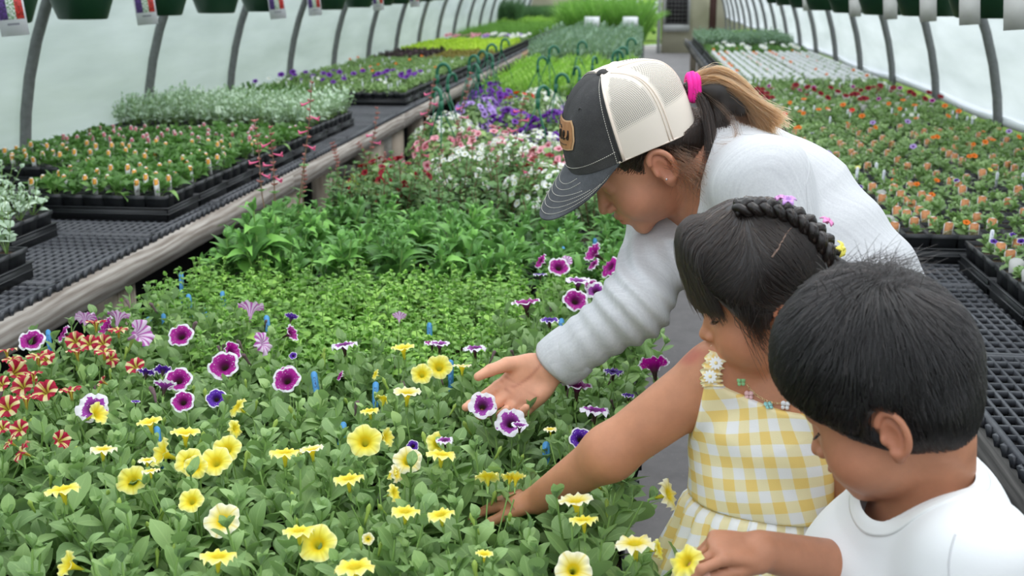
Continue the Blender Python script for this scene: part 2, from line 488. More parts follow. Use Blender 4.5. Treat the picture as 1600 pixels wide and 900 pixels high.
# ------------------------------------------------------------------ leaves, shoots, flowers
def leaf_mat(name, base, tip=None, under=None, rough=0.5, var=0.25, tr=0.28, vein=1.25):
    t = NT(name, rough, 0.35)
    uv = t.sep(t.co('UV'))
    u = t.math('ABSOLUTE', t.math('SUBTRACT', uv[0], 0.5))
    r = t.rand()
    geo = t.node('ShaderNodeNewGeometry')
    isl = geo.outputs['Random Per Island']
    k = t.math('ADD', t.math('MULTIPLY', r, .4), t.math('MULTIPLY', isl, .6))
    d = tuple(c * (1 - var) for c in base); l = tuple(min(1, c * (1 + var)) for c in (tip or base))
    c = t.ramp(k, [(0.1, d), (0.5, base), (0.9, l)])
    # midrib and side veins
    rib = t.ramp(u, [(0.0, (1, 1, 1)), (0.06, (0, 0, 0))])
    sv = t.math('SINE', t.math('ADD', t.math('MULTIPLY', uv[1], 52.0), t.math('MULTIPLY', u, -46.0)))
    sv = t.math('MULTIPLY', t.math('GREATER_THAN', sv, 0.86), 0.35)
    vfac = t.math('MAXIMUM', rib, sv)
    c = t.mix(t.math('MULTIPLY', vfac, .55), c, tuple(min(1, x * vein + .03) for x in (tip or base)))
    un = under or tuple(min(1, x * 1.15 + .03) for x in base)
    c = t.mix(geo.outputs['Backfacing'], c, un)
    t.base(c)
    t.transl(tr, t.mix(0.5, c, (base[0] * 1.4, base[1] * 1.7, base[2] * .5)))
    return t.m
m_petleaf = leaf_mat('petunia_leaf', (0.20, 0.325, 0.115), (0.29, 0.42, 0.15), (0.26, 0.38, 0.19), .5)
m_petstem = plain('petunia_stem', (0.22, 0.36, 0.10), .6, .3)
m_nemleaf = leaf_mat('bright_small_leaf', (0.19, 0.37, 0.075), (0.30, 0.50, 0.09), None, .5, .3)
m_lanleaf = leaf_mat('lance_leaf', (0.115, 0.275, 0.065), (0.20, 0.44, 0.08), (0.2, 0.36, .14), .5, .25)
m_salleaf = leaf_mat('sage_leaf', (0.13, 0.25, 0.085), (0.18, 0.33, 0.10), (0.24, 0.36, .2), .55)
m_redstem = plain('reddish_stem', (0.20, 0.12, 0.07), .6)
m_spike = plain('dusky_calyx', (0.36, 0.13, 0.11), .6, .3, 0, .3)
m_pinkfl = plain('hot_pink_petal', (0.80, 0.13, 0.28), .5)
m_silver = leaf_mat('silver_leaf', (0.40, 0.52, 0.38), (0.58, 0.68, 0.54), None, .7, .2, .15)
m_silver2 = leaf_mat('grey_green_leaf', (0.19, 0.30, 0.20), (0.34, 0.44, 0.34), None, .7, .25, .15)
m_varieg = leaf_mat('cream_edged_leaf', (0.48, 0.55, 0.16), (0.62, 0.66, 0.28), None, .5, .25)
m_seed = leaf_mat('seedling_leaf', (0.10, 0.225, 0.05), (0.18, 0.33, 0.08), None, .5, .3)
m_seed2 = leaf_mat('seedling_leaf_soft', (0.21, 0.33, 0.125), (0.31, 0.43, 0.18), None, .55, .3)
m_lime = leaf_mat('lime_leaf', (0.44, 0.60, 0.05), (0.62, 0.72, 0.08), None, .5, .25)
m_limeg = leaf_mat('light_green_leaf', (0.26, 0.46, 0.07), (0.38, 0.58, 0.10), None, .5, .25)
m_dark = leaf_mat('dark_purple_leaf', (0.055, 0.03, 0.035), (0.10, 0.05, 0.055), None, .5, .25, .1)
m_bronze = leaf_mat('bronze_leaf', (0.26, 0.21, 0.05), (0.36, 0.30, 0.07), None, .5, .25)
m_grassl = leaf_mat('grass_blade', (0.13, 0.29, 0.045), (0.24, 0.44, 0.07), None, .6, .35)
m_dgrass = leaf_mat('dark_grass_blade', (0.06, 0.145, 0.05), (0.10, 0.22, 0.07), None, .6, .3)
m_pot = plain('black_pot_plastic', (0.014, 0.015, 0.017), .45, .5)
m_green_pot = NT('dark_green_plastic', .38, .5, (0.006, 0.035, 0.016)).m
m_hook = plain('green_hook_plastic', (0.012, 0.13, 0.065), .4, .5)
t = NT('potting_soil', 0.95, 0.1)
n = t.noise(220, 3, t.co(), .8)
t.base(t.ramp(n, [(0.45, (0.030, 0.018, 0.011)), (0.6, (0.09, 0.055, 0.035)), (0.70, (0.45, 0.38, 0.32))])).bump(n, .8, .004)
m_soil = t.m
LF = {}
def leaf_geo(L, Wd, fold=.25, curl=.3, shape=0.45, tip=1.0, nl=5, wave=0.0):
    """leaf along +X, upper face +Z.  returns V,Q,UV"""
    V = []; UV = []
    for i in range(nl + 1):
        s = i / nl
        w = Wd / 2 * (math.sin(PI * s ** shape) ** tip if 0 < s < 1 else 0.0)
        w = max(w, Wd * .035 if s < 1 else .0008)
        x = L * (s - curl * .12 * s * s); z = L * (curl * (.22 * math.sin(PI * s * .8)) - curl * .32 * s * s)
        for j, q in enumerate((-1, 0, 1)):
            V.append((x, q * w * math.cos(fold), z + abs(q) * w * math.sin(fold) + (wave * w * math.sin(9 * s) if q else 0)))
            UV.append((j / 2, s))
    Q = []
    for i in range(nl):
        for j in range(2):
            a = i * 3 + j
            Q.append((a, a + 3, a + 4, a + 1))
    return np.array(V), np.array(Q), np.array(UV)
def place_many(geo, Ms):
    V, Q, UV = geo
    Ms = np.asarray(Ms)
    P = np.einsum('nij,vj->nvi', Ms[:, :3, :3], V) + Ms[:, None, :3, 3]
    QQ = Q[None] + (np.arange(len(Ms)) * len(V))[:, None, None]
    return P.reshape(-1, 3), QQ.reshape(-1, Q.shape[1]), np.tile(UV, (len(Ms), 1))
def leaf_M(p, stem, az, up_ang, size, roll=0.0):
    stem = nrm(stem)
    a = np.array([1.0, 0, 0]) if abs(stem[2]) > .9 else np.array([0, 0, 1.0])
    e1 = nrm(np.cross(stem, a)); e2 = np.cross(stem, e1)
    rad = math.cos(az) * e1 + math.sin(az) * e2
    d = math.cos(up_ang) * rad + math.sin(up_ang) * stem
    z = nrm(stem - d * (stem @ d)); y = np.cross(z, d)
    if roll:
        y, z = y * math.cos(roll) + z * math.sin(roll), z * math.cos(roll) - y * math.sin(roll)
    return xf(d, y, z, p, size)
def shoot_path(az, tilt, L, rise=.6, n=7, base=(0, 0, 0)):
    """stem that leaves at a tilt from vertical and bends upward"""
    P = [np.array(base, float)]
    for i in range(n - 1):
        s = i / (n - 1)
        tl = tilt * (1 - rise * s)
        d = np.array([math.sin(tl) * math.cos(az), math.sin(tl) * math.sin(az), math.cos(tl)])
        P.append(P[-1] + d * L / (n - 1))
    return np.array(P)
def on_path(P, s):
    k = s * (len(P) - 1); i = min(int(k), len(P) - 2); f = k - i
    return P[i] * (1 - f) + P[i + 1] * f, nrm(P[i + 1] - P[i])
def shoot_leaves(P, R, nleaf, size, opposite=False, s0=.15, up0=.15, up1=1.0, whorl=3):
    out = []
    a = R.uniform(0, 6.28)
    for i in range(nleaf):
        s = s0 + (1 - s0) * (i / max(1, nleaf - 1)) ** .9
        p, d = on_path(P, min(s, .999))
        a += 2.4 if not opposite else (PI if i % 2 else PI / 2)
        up = up0 + (up1 - up0) * s + R.uniform(-.18, .18)
        sz = size * (0.75 + .45 * math.sin(PI * min(1, s * .9))) * (1 if s < .8 else .72) * R.uniform(.8, 1.15)
        out.append(leaf_M(p, d * .75 + np.array([0, 0, .25]), a + R.uniform(-.3, .3), up, sz, R.uniform(-.25, .25)))
    for i in range(whorl):
        p, d = on_path(P, .999)
        out.append(leaf_M(p, d, a + i * 2.1 + 1, 1.15 + R.uniform(-.1, .15), size * .42 * R.uniform(.7, 1.2)))
    return out
def foliage(name, leaves, shoots, mats, nside=5):
    """leaves: list of (geo, Ms); shoots: list of (P, r0, r1). slot 0 leaf, slot 1 stem"""
    V = []; Q = []; UV = []; mi = []; n = 0
    for geo, Ms, slot in leaves:
        if not len(Ms): continue
        v, q, u = place_many(geo, Ms)
        V.append(v); Q.append(q + n); UV.append(u); mi += [slot] * len(q); n += len(v)
    for P, r0, r1 in shoots:
        b = MB().tube(P, np.linspace(r0, r1, len(P)), nside, caps=False)
        v = np.concatenate(b.V); q = np.concatenate(b.Q)
        V.append(v); Q.append(q + n); UV.append(np.concatenate(b.UV)); mi += [1] * len(q); n += len(v)
    return np_mesh(name, np.concatenate(V), np.concatenate(Q), uv=np.concatenate(UV), mats=mats, mi=mi)
G_pet = [leaf_geo(1, .60, .09, c, 1.12, .72, 6) for c in (.15, .55, 1.0)]
G_nem = [leaf_geo(1, .74, .22, c, .62, .8, 4, .15) for c in (.4, 1.0)]
G_lan = [leaf_geo(1, .44, .22, c, .52, 1.0, 6) for c in (.3, .8, 1.2)]
G_sal = [leaf_geo(1, .58, .2, c, .50, .85, 5) for c in (.4, 1.0)]
G_rnd = [leaf_geo(1, .75, .15, c, .55, .7, 4) for c in (.2, .8)]
def split3(Ms, geos, R, slot=0):
    idx = R.integers(0, len(geos), len(Ms))
    return [(g, [Ms[i] for i in range(len(Ms)) if idx[i] == k], slot) for k, g in enumerate(geos)]
def make_foliage(kind, seed):
    R = np.random.default_rng(seed)
    leaves = []; stems = []; Ms = []
    if kind == 'petunia':
        for i in range(13):
            P = shoot_path(R.uniform(0, 6.28), R.uniform(.25, 1.25), R.uniform(.10, .19), .55)
            stems.append((P, .0022, .0013)); Ms += shoot_leaves(P, R, 9, .046)
        return foliage('foliage', split3(Ms, G_pet, R), stems, [m_petleaf, m_petstem])
    if kind == 'nemesia':
        for i in range(30):
            P = shoot_path(R.uniform(0, 6.28), R.uniform(.1, 1.0), R.uniform(.09, .165), .5)
            stems.append((P, .0016, .001)); Ms += shoot_leaves(P, R, 9, .028, True, .35, -.15, .35, 4)
        return foliage('foliage', split3(Ms, G_nem, R), stems, [m_nemleaf, m_petstem])
    if kind == 'lance':
        for i in range(9):
            P = shoot_path(R.uniform(0, 6.28), R.uniform(.05, .7), R.uniform(.09, .19), .4)
            stems.append((P, .003, .002)); Ms += shoot_leaves(P, R, 9, .075, True, .15, .15, .8, 4)
        return foliage('foliage', split3(Ms, G_lan, R), stems, [m_lanleaf, m_petstem])
    if kind == 'salvia':
        for i in range(7):
            P = shoot_path(R.uniform(0, 6.28), R.uniform(.05, .5), R.uniform(.16, .30), .4, 9)
            stems.append((P, .003, .0016)); Ms += shoot_leaves(P, R, 14, .050, True, .1, .0, .5, 3)
        return foliage('foliage', split3(Ms, G_sal, R), stems, [m_salleaf, m_redstem])
    if kind == 'mound':     # a rounded mound of small leaves
        for i in range(150):
            th = R.uniform(0, 6.28); ph = math.acos(R.uniform(.0, 1))
            d = np.array([math.sin(ph) * math.cos(th), math.sin(ph) * math.sin(th), math.cos(ph)])
            Ms.append(leaf_M(d * R.uniform(.6, 1.0) * np.array([1, 1, .75]), d, R.uniform(0, 6.28), R.uniform(.1, .9), .30 * R.uniform(.7, 1.3)))
        return Ms
SEEDS = {}
def seedling_mesh(name, mat, n=9, size=.03, h=.045, geos=None, seed=0, spread=.035, tipm=None):
    R = np.random.default_rng(seed); Ms = []; st = []
    for i in range(max(2, n // 4)):
        P = shoot_path(R.uniform(0, 6.28), R.uniform(.1, .8), h * R.uniform(.8, 1.3), .4, 4)
        st.append((P, .0014, .001)); Ms += shoot_leaves(P, R, 4, size, True, .4, .1, .9, 1)
    return foliage('foliage', split3(Ms, geos or G_sal, R), st, [mat, m_petstem], 3)

# ------------------------------------------------------------------ flowers
def flower_geo(R=.024, tube=.030, flare=.25, lobes=5, ruffle=.10, notch=.10, back=0.0, nth=40, seed=0):
    rs = [(.06, 0), (.09, .3), (.16, .7), (.30, .95), (.50, 1.03), (.72, 1.05), (.9, 1.03), (1.0, 1.0)]
    rg = np.random.default_rng(seed); ph = rg.uniform(0, 6.28); V = []; UV = []
    for r, z in rs:
        for j in range(nth):
            th = 2 * PI * j / nth
            e = max(0, (r - .25) / .75)
            rr = r * (1 - notch * e * (0.5 - 0.5 * math.cos(lobes * th)) ** 2 * 1.0)
            zz = z * tube + R * (flare * e + ruffle * e * e * (math.sin(lobes * th * 2 + ph) + .6 * math.sin(lobes * th * 3 + ph * 2)) * .5 - back * e * e)
            V.append((R * rr * math.cos(th), R * rr * math.sin(th), zz)); UV.append((j / nth, r))
    n = nth; k = len(rs)
    Q = [(i * n + j, i * n + (j + 1) % n, (i + 1) * n + (j + 1) % n, (i + 1) * n + j) for i in range(k - 1) for j in range(n)]
    return np.array(V), np.array(Q), np.array(UV)
def petal_mat(name, fn, tr=.35, rough=.5):
    t = NT(name, rough, .25)
    uv = t.sep(t.co('UV')); r = uv[1]; th = t.math('MULTIPLY', uv[0], 2 * PI)
    c = fn(t, r, th)
    t.base(c); t.transl(tr, c)
    return t.m
def f_yellow(pale):
    def fn(t, r, th):
        c = t.ramp(r, [(0.1, (0.55, 0.55, 0.04)), (0.3, (0.86, 0.62, 0.015)), (0.5, (0.93, 0.78, 0.06 + pale * .2)), (0.8, (0.94, 0.86, 0.20 + pale * .45)), (1.0, (0.95, 0.92, 0.42 + pale * .4))])
        v = t.math('POWER', t.math('ABSOLUTE', t.math('COSINE', t.math('MULTIPLY', th, 2.5))), 60.0)
        return t.mix(t.math('MULTIPLY', v, .55), c, (0.80, 0.60, 0.03))
    return fn
def f_picotee(col, amount):
    def fn(t, r, th):
        n1 = t.noise(1.7, 2, t.co('Object'), .6); n2 = t.noise(13, 1, t.co('Object'))
        edge = t.math('ADD', r, t.math('MULTIPLY', t.math('SUBTRACT', n1, .5), 1.2 * amount))
        w = t.ramp(edge, [(0.86 - amount * .2, (0, 0, 0)), (0.92 - amount * .2, (1, 1, 1))])
        sp = t.ramp(n2, [(0.68, (0, 0, 0)), (0.72, (1, 1, 1))])
        w = t.math('MAXIMUM', w, t.math('MULTIPLY', sp, t.math('GREATER_THAN', r, .4)))
        c = t.ramp(r, [(0.15, (0.05, 0.03, 0.02)), (0.3, tuple(x * .45 for x in col)), (0.55, col), (1, tuple(min(1, x * 1.25) for x in col))])
        return t.mix(w, c, (0.86, 0.82, 0.88))
    return fn
def f_star(t, r, th):
    v = t.math('ABSOLUTE', t.math('COSINE', t.math('MULTIPLY', th, 2.5)))
    m = t.ramp(t.math('SUBTRACT', v, t.math('MULTIPLY', r, .25)), [(0.60, (0, 0, 0)), (0.70, (1, 1, 1))])
    red = t.ramp(r, [(0.1, (0.30, 0.25, 0.05)), (0.35, (0.30, 0.01, 0.03)), (1, (0.50, 0.01, 0.05))])
    return t.mix(m, red, t.ramp(r, [(0.2, (0.62, 0.50, 0.06)), (1, (0.86, 0.74, 0.45))]))
def f_stripe(t, r, th):
    v = t.math('ABSOLUTE', t.math('COSINE', t.math('MULTIPLY', th, 5)))
    m = t.ramp(v, [(0.45, (0, 0, 0)), (0.7, (1, 1, 1))])
    return t.mix(m, (0.50, 0.12, 0.45), (0.80, 0.62, 0.80))
def f_plain(c, eye):
    return lambda t, r, th: t.ramp(r, [(0.25, eye), (0.5, c), (1, tuple(min(1, x * 1.2) for x in c))])
FM = {'Y': petal_mat('yellow_petal', f_yellow(0)), 'y': petal_mat('pale_yellow_petal', f_yellow(.75)),
      'P': petal_mat('magenta_white_petal', f_picotee((0.36, 0.006, 0.24), .35)), 'V': petal_mat('violet_petal', f_picotee((0.10, 0.015, 0.36), .12)),
      'W': petal_mat('white_purple_petal', f_picotee((0.34, 0.04, 0.36), 1.1)), 'S': petal_mat('red_cream_star_petal', f_star),
      'L': petal_mat('lilac_striped_petal', f_stripe), 'M': petal_mat('magenta_petal', f_picotee((0.42, 0.005, 0.27), .05)),
      'pk': petal_mat('salmon_pink_petal', f_plain((0.80, 0.36, 0.42), (0.45, 0.04, 0.09))), 'wh': petal_mat('white_petal', f_plain((0.88, 0.88, 0.86), (0.75, 0.75, 0.45))),
      'dp': petal_mat('deep_purple_petal', f_plain((0.18, 0.035, 0.38), (0.02, 0.0, 0.05))), 'li': petal_mat('lilac_petal', f_plain((0.50, 0.33, 0.74), (0.10, 0.02, 0.20))),
      'rd': petal_mat('dark_red_petal', f_plain((0.26, 0.005, 0.015), (0.10, 0.0, 0.005))), 'or': petal_mat('orange_petal', f_plain((0.90, 0.20, 0.02), (0.6, 0.15, 0.0))),
      'sc': petal_mat('scarlet_petal', f_plain((0.80, 0.02, 0.01), (0.5, 0.01, 0.0)))}
FG = [flower_geo(1.0, 1.25, .10, seed=1, ruffle=.18, notch=.13), flower_geo(1.0, 1.3, .30, seed=2, ruffle=.24, notch=.15), flower_geo(1.0, 1.25, -.10, seed=3, ruffle=.26, notch=.19)]
FMESH = {}
def flower_mesh(kind, v):
    if (kind, v) not in FMESH:
        V, Q, UV = FG[v]
        FMESH[(kind, v)] = np_mesh('flower', V, Q, uv=UV, mats=[FM[kind]])
    return FMESH[(kind, v)]
cal = MB().tube([(0, 0, -.25), (0, 0, 0), (0, 0, .30)], [.05, .10, .13], 6, caps=False)
for k in range(5):
    a = k * 2 * PI / 5
    v, q, u = leaf_geo(.55, .14, .2, .2, .5, 1, 3)
    cal.add(v @ leaf_M((0, 0, .1), (0, 0, 1), a, 1.05, 1)[:3, :3].T + np.array([.07 * math.cos(a), .07 * math.sin(a), .1]), Q=q)
cal_me = cal.mesh('calyx', [m_petstem], True)
for k_ in ('small5',):
    pass
def small5(n=5):
    V = []; Q = []; UV = []
    V, Q, UV = flower_geo(1, .6, .1, nth=15, notch=.25, ruffle=.05)
    return V, Q, UV
# ------------------------------------------------------------------ middle bench: petunias and the green rows behind
def pot_mesh(w=.13, d=.13, h=.085, mat=None, name='pot'):
    b = MB(); a = w / 2; c = a * .8; e = d / 2; f = e * .8
    th = .002
    # outer shell, rim, inside, soil
    O = [(-c, -f, 0), (c, -f, 0), (c, f, 0), (-c, f, 0), (-a, -e, h - .012), (a, -e, h - .012), (a, e, h - .012), (-a, e, h - .012)]
    b.add(O, Q=[[0, 3, 2, 1], [0, 1, 5, 4], [1, 2, 6, 5], [2, 3, 7, 6], [3, 0, 4, 7]])
    r = .0035
    b.add([(-a - r, -e - r, h - .012), (a + r, -e - r, h - .012), (a + r, e + r, h - .012), (-a - r, e + r, h - .012),
           (-a - r, -e - r, h), (a + r, -e - r, h), (a + r, e + r, h), (-a - r, e + r, h),
           (-a + th, -e + th, h), (a - th, -e + th, h), (a - th, e - th, h), (-a + th, e - th, h),
           (-a + th, -e + th, h - .015), (a - th, -e + th, h - .015), (a - th, e - th, h - .015), (-a + th, e - th, h - .015)],
          Q=[[0, 1, 5, 4], [1, 2, 6, 5], [2, 3, 7, 6], [3, 0, 4, 7], [4, 5, 9, 8], [5, 6, 10, 9], [6, 7, 11, 10], [7, 4, 8, 11],
             [8, 9, 13, 12], [9, 10, 14, 13], [10, 11, 15, 14], [11, 8, 12, 15]])
    b.add([(-a + th, -e + th, h - .013), (a - th, -e + th, h - .013), (a - th, e - th, h - .013), (-a + th, e - th, h - .013)], Q=[[0, 1, 2, 3]], m=1)
    return b.mesh(name, [mat or m_pot, m_soil])
leafS = np_mesh('leaf', G_sal[0][0], G_sal[0][1], uv=G_sal[0][2], mats=[m_salleaf])
pm_big = pot_mesh(.118, .118, .085)
SOIL = CZ + .075
ORD_ = ['first', 'second', 'third', 'fourth', 'fifth', 'sixth', 'seventh', 'eighth', 'ninth', 'tenth', 'eleventh', 'twelfth']
leafdata = [np_mesh('leaf', *[g[0], g[1]], uv=g[2], mats=[m_petleaf]) for g in G_pet]
PLANTS = []

fol_pet = [make_foliage('petunia', 100 + i) for i in range(6)]
fol_nem = [make_foliage('nemesia', 200 + i) for i in range(5)]
fol_lan = [make_foliage('lance', 300 + i) for i in range(5)]
fol_sal = [make_foliage('salvia', 400 + i) for i in range(4)]
R3 = np.random.default_rng(5)
def detailed_petunia(x, y, label):
    t = thing('petunia', label, 'plant', (x, y, CZ), group='petunia plants at the front of the middle bench')
    add('pot', pm_big, t)
    for i in range(13):
        az = i * 2.4 + R3.uniform(-.3, .3); tilt = R3.uniform(.2, 1.2)
        P = shoot_path(az, tilt, R3.uniform(.11, .20), .55, base=(0, 0, .07))
        me = MB().tube(P, np.linspace(.0024, .0014, len(P)), 6, caps=False).mesh('shoot', [m_petstem], True)
        s = add('shoot', me, t)
        for M in shoot_leaves(P, R3, 9, .048):
            add('leaf', leafdata[R3.integers(0, 3)], s, M=M)
    PLANTS.append((x, y, t))
    return t
SP = .132
k = 0
for iy in range(0, 12):
    for ix in range(0, 9):
        x = CX1 - .045 - ix * SP + R3.uniform(-.012, .012); y = 1.02 + iy * SP + R3.uniform(-.012, .012)
        px, py, d = proj((x, y, .72))
        if px < -90 or py > 1010 or px > 1200: continue
        if min(math.hypot(px - 70, py - 905), math.hypot(px - 315, py - 900)) < 60: continue   # empty places in the tray
        lab = 'soft green petunia in the %s row from the front, %s plant from the path' % (ORD_[iy], ORD_[ix])
        if y < 1.66 and not (px < 0):
            detailed_petunia(x, y, 'large leaved petunia in the %s row from the front, %s plant from the path' % (ORD_[iy], ORD_[ix]))
        elif y < 2.12 or (x > -.30 and y < 2.62) or (x < -.85 and y < 2.38):
            t = thing('petunia', lab, 'plant', (x, y, CZ), R3.uniform(0, 6.28), 'petunia plants in the middle rows of the bench')
            add('pot', pm_big, t)
            add('foliage', fol_pet[R3.integers(0, 6)], t, loc=(0, 0, .07), kind='stuff')
            PLANTS.append((x, y, t))
for iy in range(0, 6):
    for ix in range(0, 9):
        x = CX1 - .03 - ix * SP + R3.uniform(-.01, .01); y = 2.13 + iy * SP + R3.uniform(-.01, .01)
        if (x > -.30 and y < 2.62) or (x < -.85 and y < 2.38): continue
        t = thing('leafy_herb', 'bright small leaved herb, %s row behind the petunias, %s from the path' % (ORD_[iy], ORD_[ix]), 'plant', (x, y, CZ), R3.uniform(0, 6.28), 'small leaved bright green plants')
        add('pot', pm_big, t)
        add('foliage', fol_nem[R3.integers(0, 5)], t, loc=(0, 0, .065), kind='stuff')
for iy in range(0, 5):
    for ix in range(0, 8):
        x = CX1 - .05 - ix * .148 + R3.uniform(-.01, .01); y = 2.96 + iy * .15 + R3.uniform(-.01, .01)
        if iy == 4 and x > -.4: continue
        t = thing('lance_leaved_plant', 'pointed leaved plant, %s row behind the small leaved carpet, %s from the path' % (ORD_[iy], ORD_[ix]), 'plant', (x, y, CZ), R3.uniform(0, 6.28), 'pointed leaved green plants')
        add('pot', pm_big, t)
        add('foliage', fol_lan[R3.integers(0, 5)], t, loc=(0, 0, .065), kind='stuff')
t = thing('lance_leaved_plant', 'tall green plant with long pointed leaves at the back left corner of the bed', 'plant', (-1.02, 2.95, CZ + .03), .4)
add('pot', pm_big, t); add('foliage', fol_lan[1], t, loc=(0, 0, .065), kind='stuff').scale = (1.15, 1.15, 1.3)
for iy in range(0, 4):
    for ix in range(0, 6):
        x = CX1 - .12 - ix * .18 + R3.uniform(-.03, .03); y = 3.78 + iy * .19 + R3.uniform(-.03, .03)
        t = thing('flowering_sage', 'oval leaved sage, %s row behind the pointed leaved plants, %s from the path' % (ORD_[iy], ORD_[ix]), 'plant', (x, y, CZ), R3.uniform(0, 6.28), 'sage plants')
        add('pot', pm_big, t)
        f = add('foliage', fol_sal[R3.integers(0, 4)], t, loc=(0, 0, .065), kind='stuff'); s = R3.uniform(.75, 1.05); f.scale = (s, s, s)
# cream edged clump
Ms = []
for i in range(60):
    az = R3.uniform(0, 6.28); Ms.append(leaf_M((.05 * math.cos(az) * R3.uniform(0, 1), .05 * math.sin(az), .02), (0, 0, 1), az, R3.uniform(.1, 1.2), .085 * R3.uniform(.7, 1.1)))
vm = foliage('foliage', split3(Ms, G_lan, R3), [], [m_varieg, m_petstem])
for i, (px, py) in enumerate(((545, 305), (590, 302), (640, 300), (615, 285), (570, 285))):
    p = onz(px, py, .68)
    t = thing('variegated_plant', 'cream and green leafy clump, %s from the left between the sage plants' % ORD_[{545: 0, 570: 1, 590: 2, 615: 3, 640: 4}[px]], 'plant', (p[0], p[1], CZ), i, 'cream edged clumps')
    add('pot', pm_big, t); add('foliage', vm, t, loc=(0, 0, .075), kind='stuff')
# tall sage flower stems, each ends in a reddish spike with a few pink trumpets
def spike_mesh(P, R):
    b = MB()
    for s in np.linspace(.55, 1, 9):
        p, d = on_path(P, min(s, .999))
        for q in range(4):
            a = R.uniform(0, 6.28); L = .010 + .006 * R.uniform()
            M = leaf_M(p, d, a, .5, 1); dd = M[:3, 0]
            b.tube([p, p + dd * L * .5, p + dd * L], [.0012, .0032, .0006], 5, m=1)
    b.tube(P, np.linspace(.0026, .0012, len(P)), 6, m=0)
    return b.mesh('flower_stem', [m_redstem, m_spike], True)
def tube_flower():
    b = MB(); b.tube([(0, 0, 0), (0, 0, .012), (0, .001, .024), (0, .004, .031)], [.0012, .0022, .0034, .0055], 8, caps=False)
    b.box((-.004, .003, .028), (.004, .012, .030))
    return b.mesh('flower', [m_pinkfl], True)
tf = tube_flower()
for i, (bx, by, tx, ty, Y, pinks) in enumerate(((455, 325, 487, 130, 4.35, 2), (425, 345, 398, 190, 4.15, 1), (430, 345, 421, 200, 4.2, 2), (480, 345, 475, 250, 4.1, 0), (560, 300, 590, 170, 4.6, 1),
        (545, 320, 520, 225, 4.5, 0), (600, 290, 560, 225, 4.6, 0), (640, 300, 678, 125, 4.5, 2), (700, 300, 735, 115, 4.6, 1), (650, 290, 655, 215, 4.7, 1), (590, 335, 600, 240, 4.4, 1),
        (800, 300, 818, 155, 4.3, 2), (745, 300, 738, 210, 4.6, 1), (770, 320, 778, 245, 4.3, 0), (830, 330, 836, 240, 4.1, 1), (725, 290, 715, 190, 4.7, 1), (690, 310, 690, 235, 4.5, 0))):
    a = ony(bx, by, Y)
    if a[0] < -1.09: Y *= 1.09 / -a[0]; a = ony(bx, by, Y)
    b_ = ony(tx, ty, Y + .05)
    a[2] = CZ + .075
    mid = a * .5 + b_ * .5 + np.array([R3.uniform(-.02, .02), .02, .02])
    P = np.array([a, a * .6 + mid * .4 + [0, 0, .01], mid, mid * .5 + b_ * .5 + [.004, 0, 0], b_]) - a
    tt = np.linspace(0, 1, 14); P = np.stack([np.interp(tt, np.linspace(0, 1, 5), P[:, j]) for j in range(3)], 1)
    rk = sorted((398, 421, 475, 487, 520, 560, 590, 600, 655, 678, 690, 715, 735, 738, 778, 818, 836)).index(tx)
    t = thing('sage_flower_stem', '%s reddish sage spike from the left, %s' % ((ORD_ + ['thirteenth', 'fourteenth', 'fifteenth', 'sixteenth', 'seventeenth'])[rk], ['with one or two pink blooms', 'still in bud', 'with open hot pink trumpets'][(pinks > 1) * 2 + (pinks == 0)]), 'flower', a, group=['sage spikes with a pink bloom', 'sage spikes in bud', 'sage spikes with hot pink trumpets'][(pinks > 1) * 2 + (pinks == 0)])
    add('flower_stem', spike_mesh(P, R3), t)
    add('pot', pm_big, t, loc=(0, 0, -.075))
    for k in range(3):
        p, d = on_path(P, .25 + .12 * k)
        for q in (0, PI):
            add('leaf', leafS, t, M=leaf_M(p, d, k * 1.57 + q, .2, .045))
    for k in range(pinks * 2):
        p, d = on_path(P, .62 + .09 * k)
        add('flower', tf, t, M=frame_from(np.array([(-1) ** k * .9, -.2, -.35]) + R3.uniform(-.2, .2, 3), t=p))
# ------------------------------------------------------------------ trays on the side benches
def tray_mesh(w=.53, d=.272, h=.045):
    b = MB(); a, e = w / 2, d / 2; th = .003
    b.box((-a + .006, -e + .006, 0), (a - .006, e - .006, th))
    for lo, hi in (((-a, -e, 0), (a, -e + th, h)), ((-a, e - th, 0), (a, e, h)), ((-a, -e, 0), (-a + th, e, h)), ((a - th, -e, 0), (a, e, h))):
        b.box(lo, hi)
    for z in (h - .004, h * .45):   # rim and the moulded line round the side
        for lo, hi in (((-a - .005, -e - .005, z), (a + .005, -e + .001, z + .004)), ((-a - .005, e - .001, z), (a + .005, e + .005, z + .004)),
                       ((-a - .005, -e, z), (-a + .001, e, z + .004)), ((a - .001, -e, z), (a + .005, e, z + .004))):
            b.box(lo, hi)
    return b.mesh('tray', [m_pot])
tray_me = tray_mesh()
PW, PD, NPX, NPY = .0735, .088, 7, 3
pot_s = pot_mesh(PW - .004, PD - .004, .080)
cells = [((i - 3) * PW, (j - 1) * PD) for j in range(NPY) for i in range(NPX)]
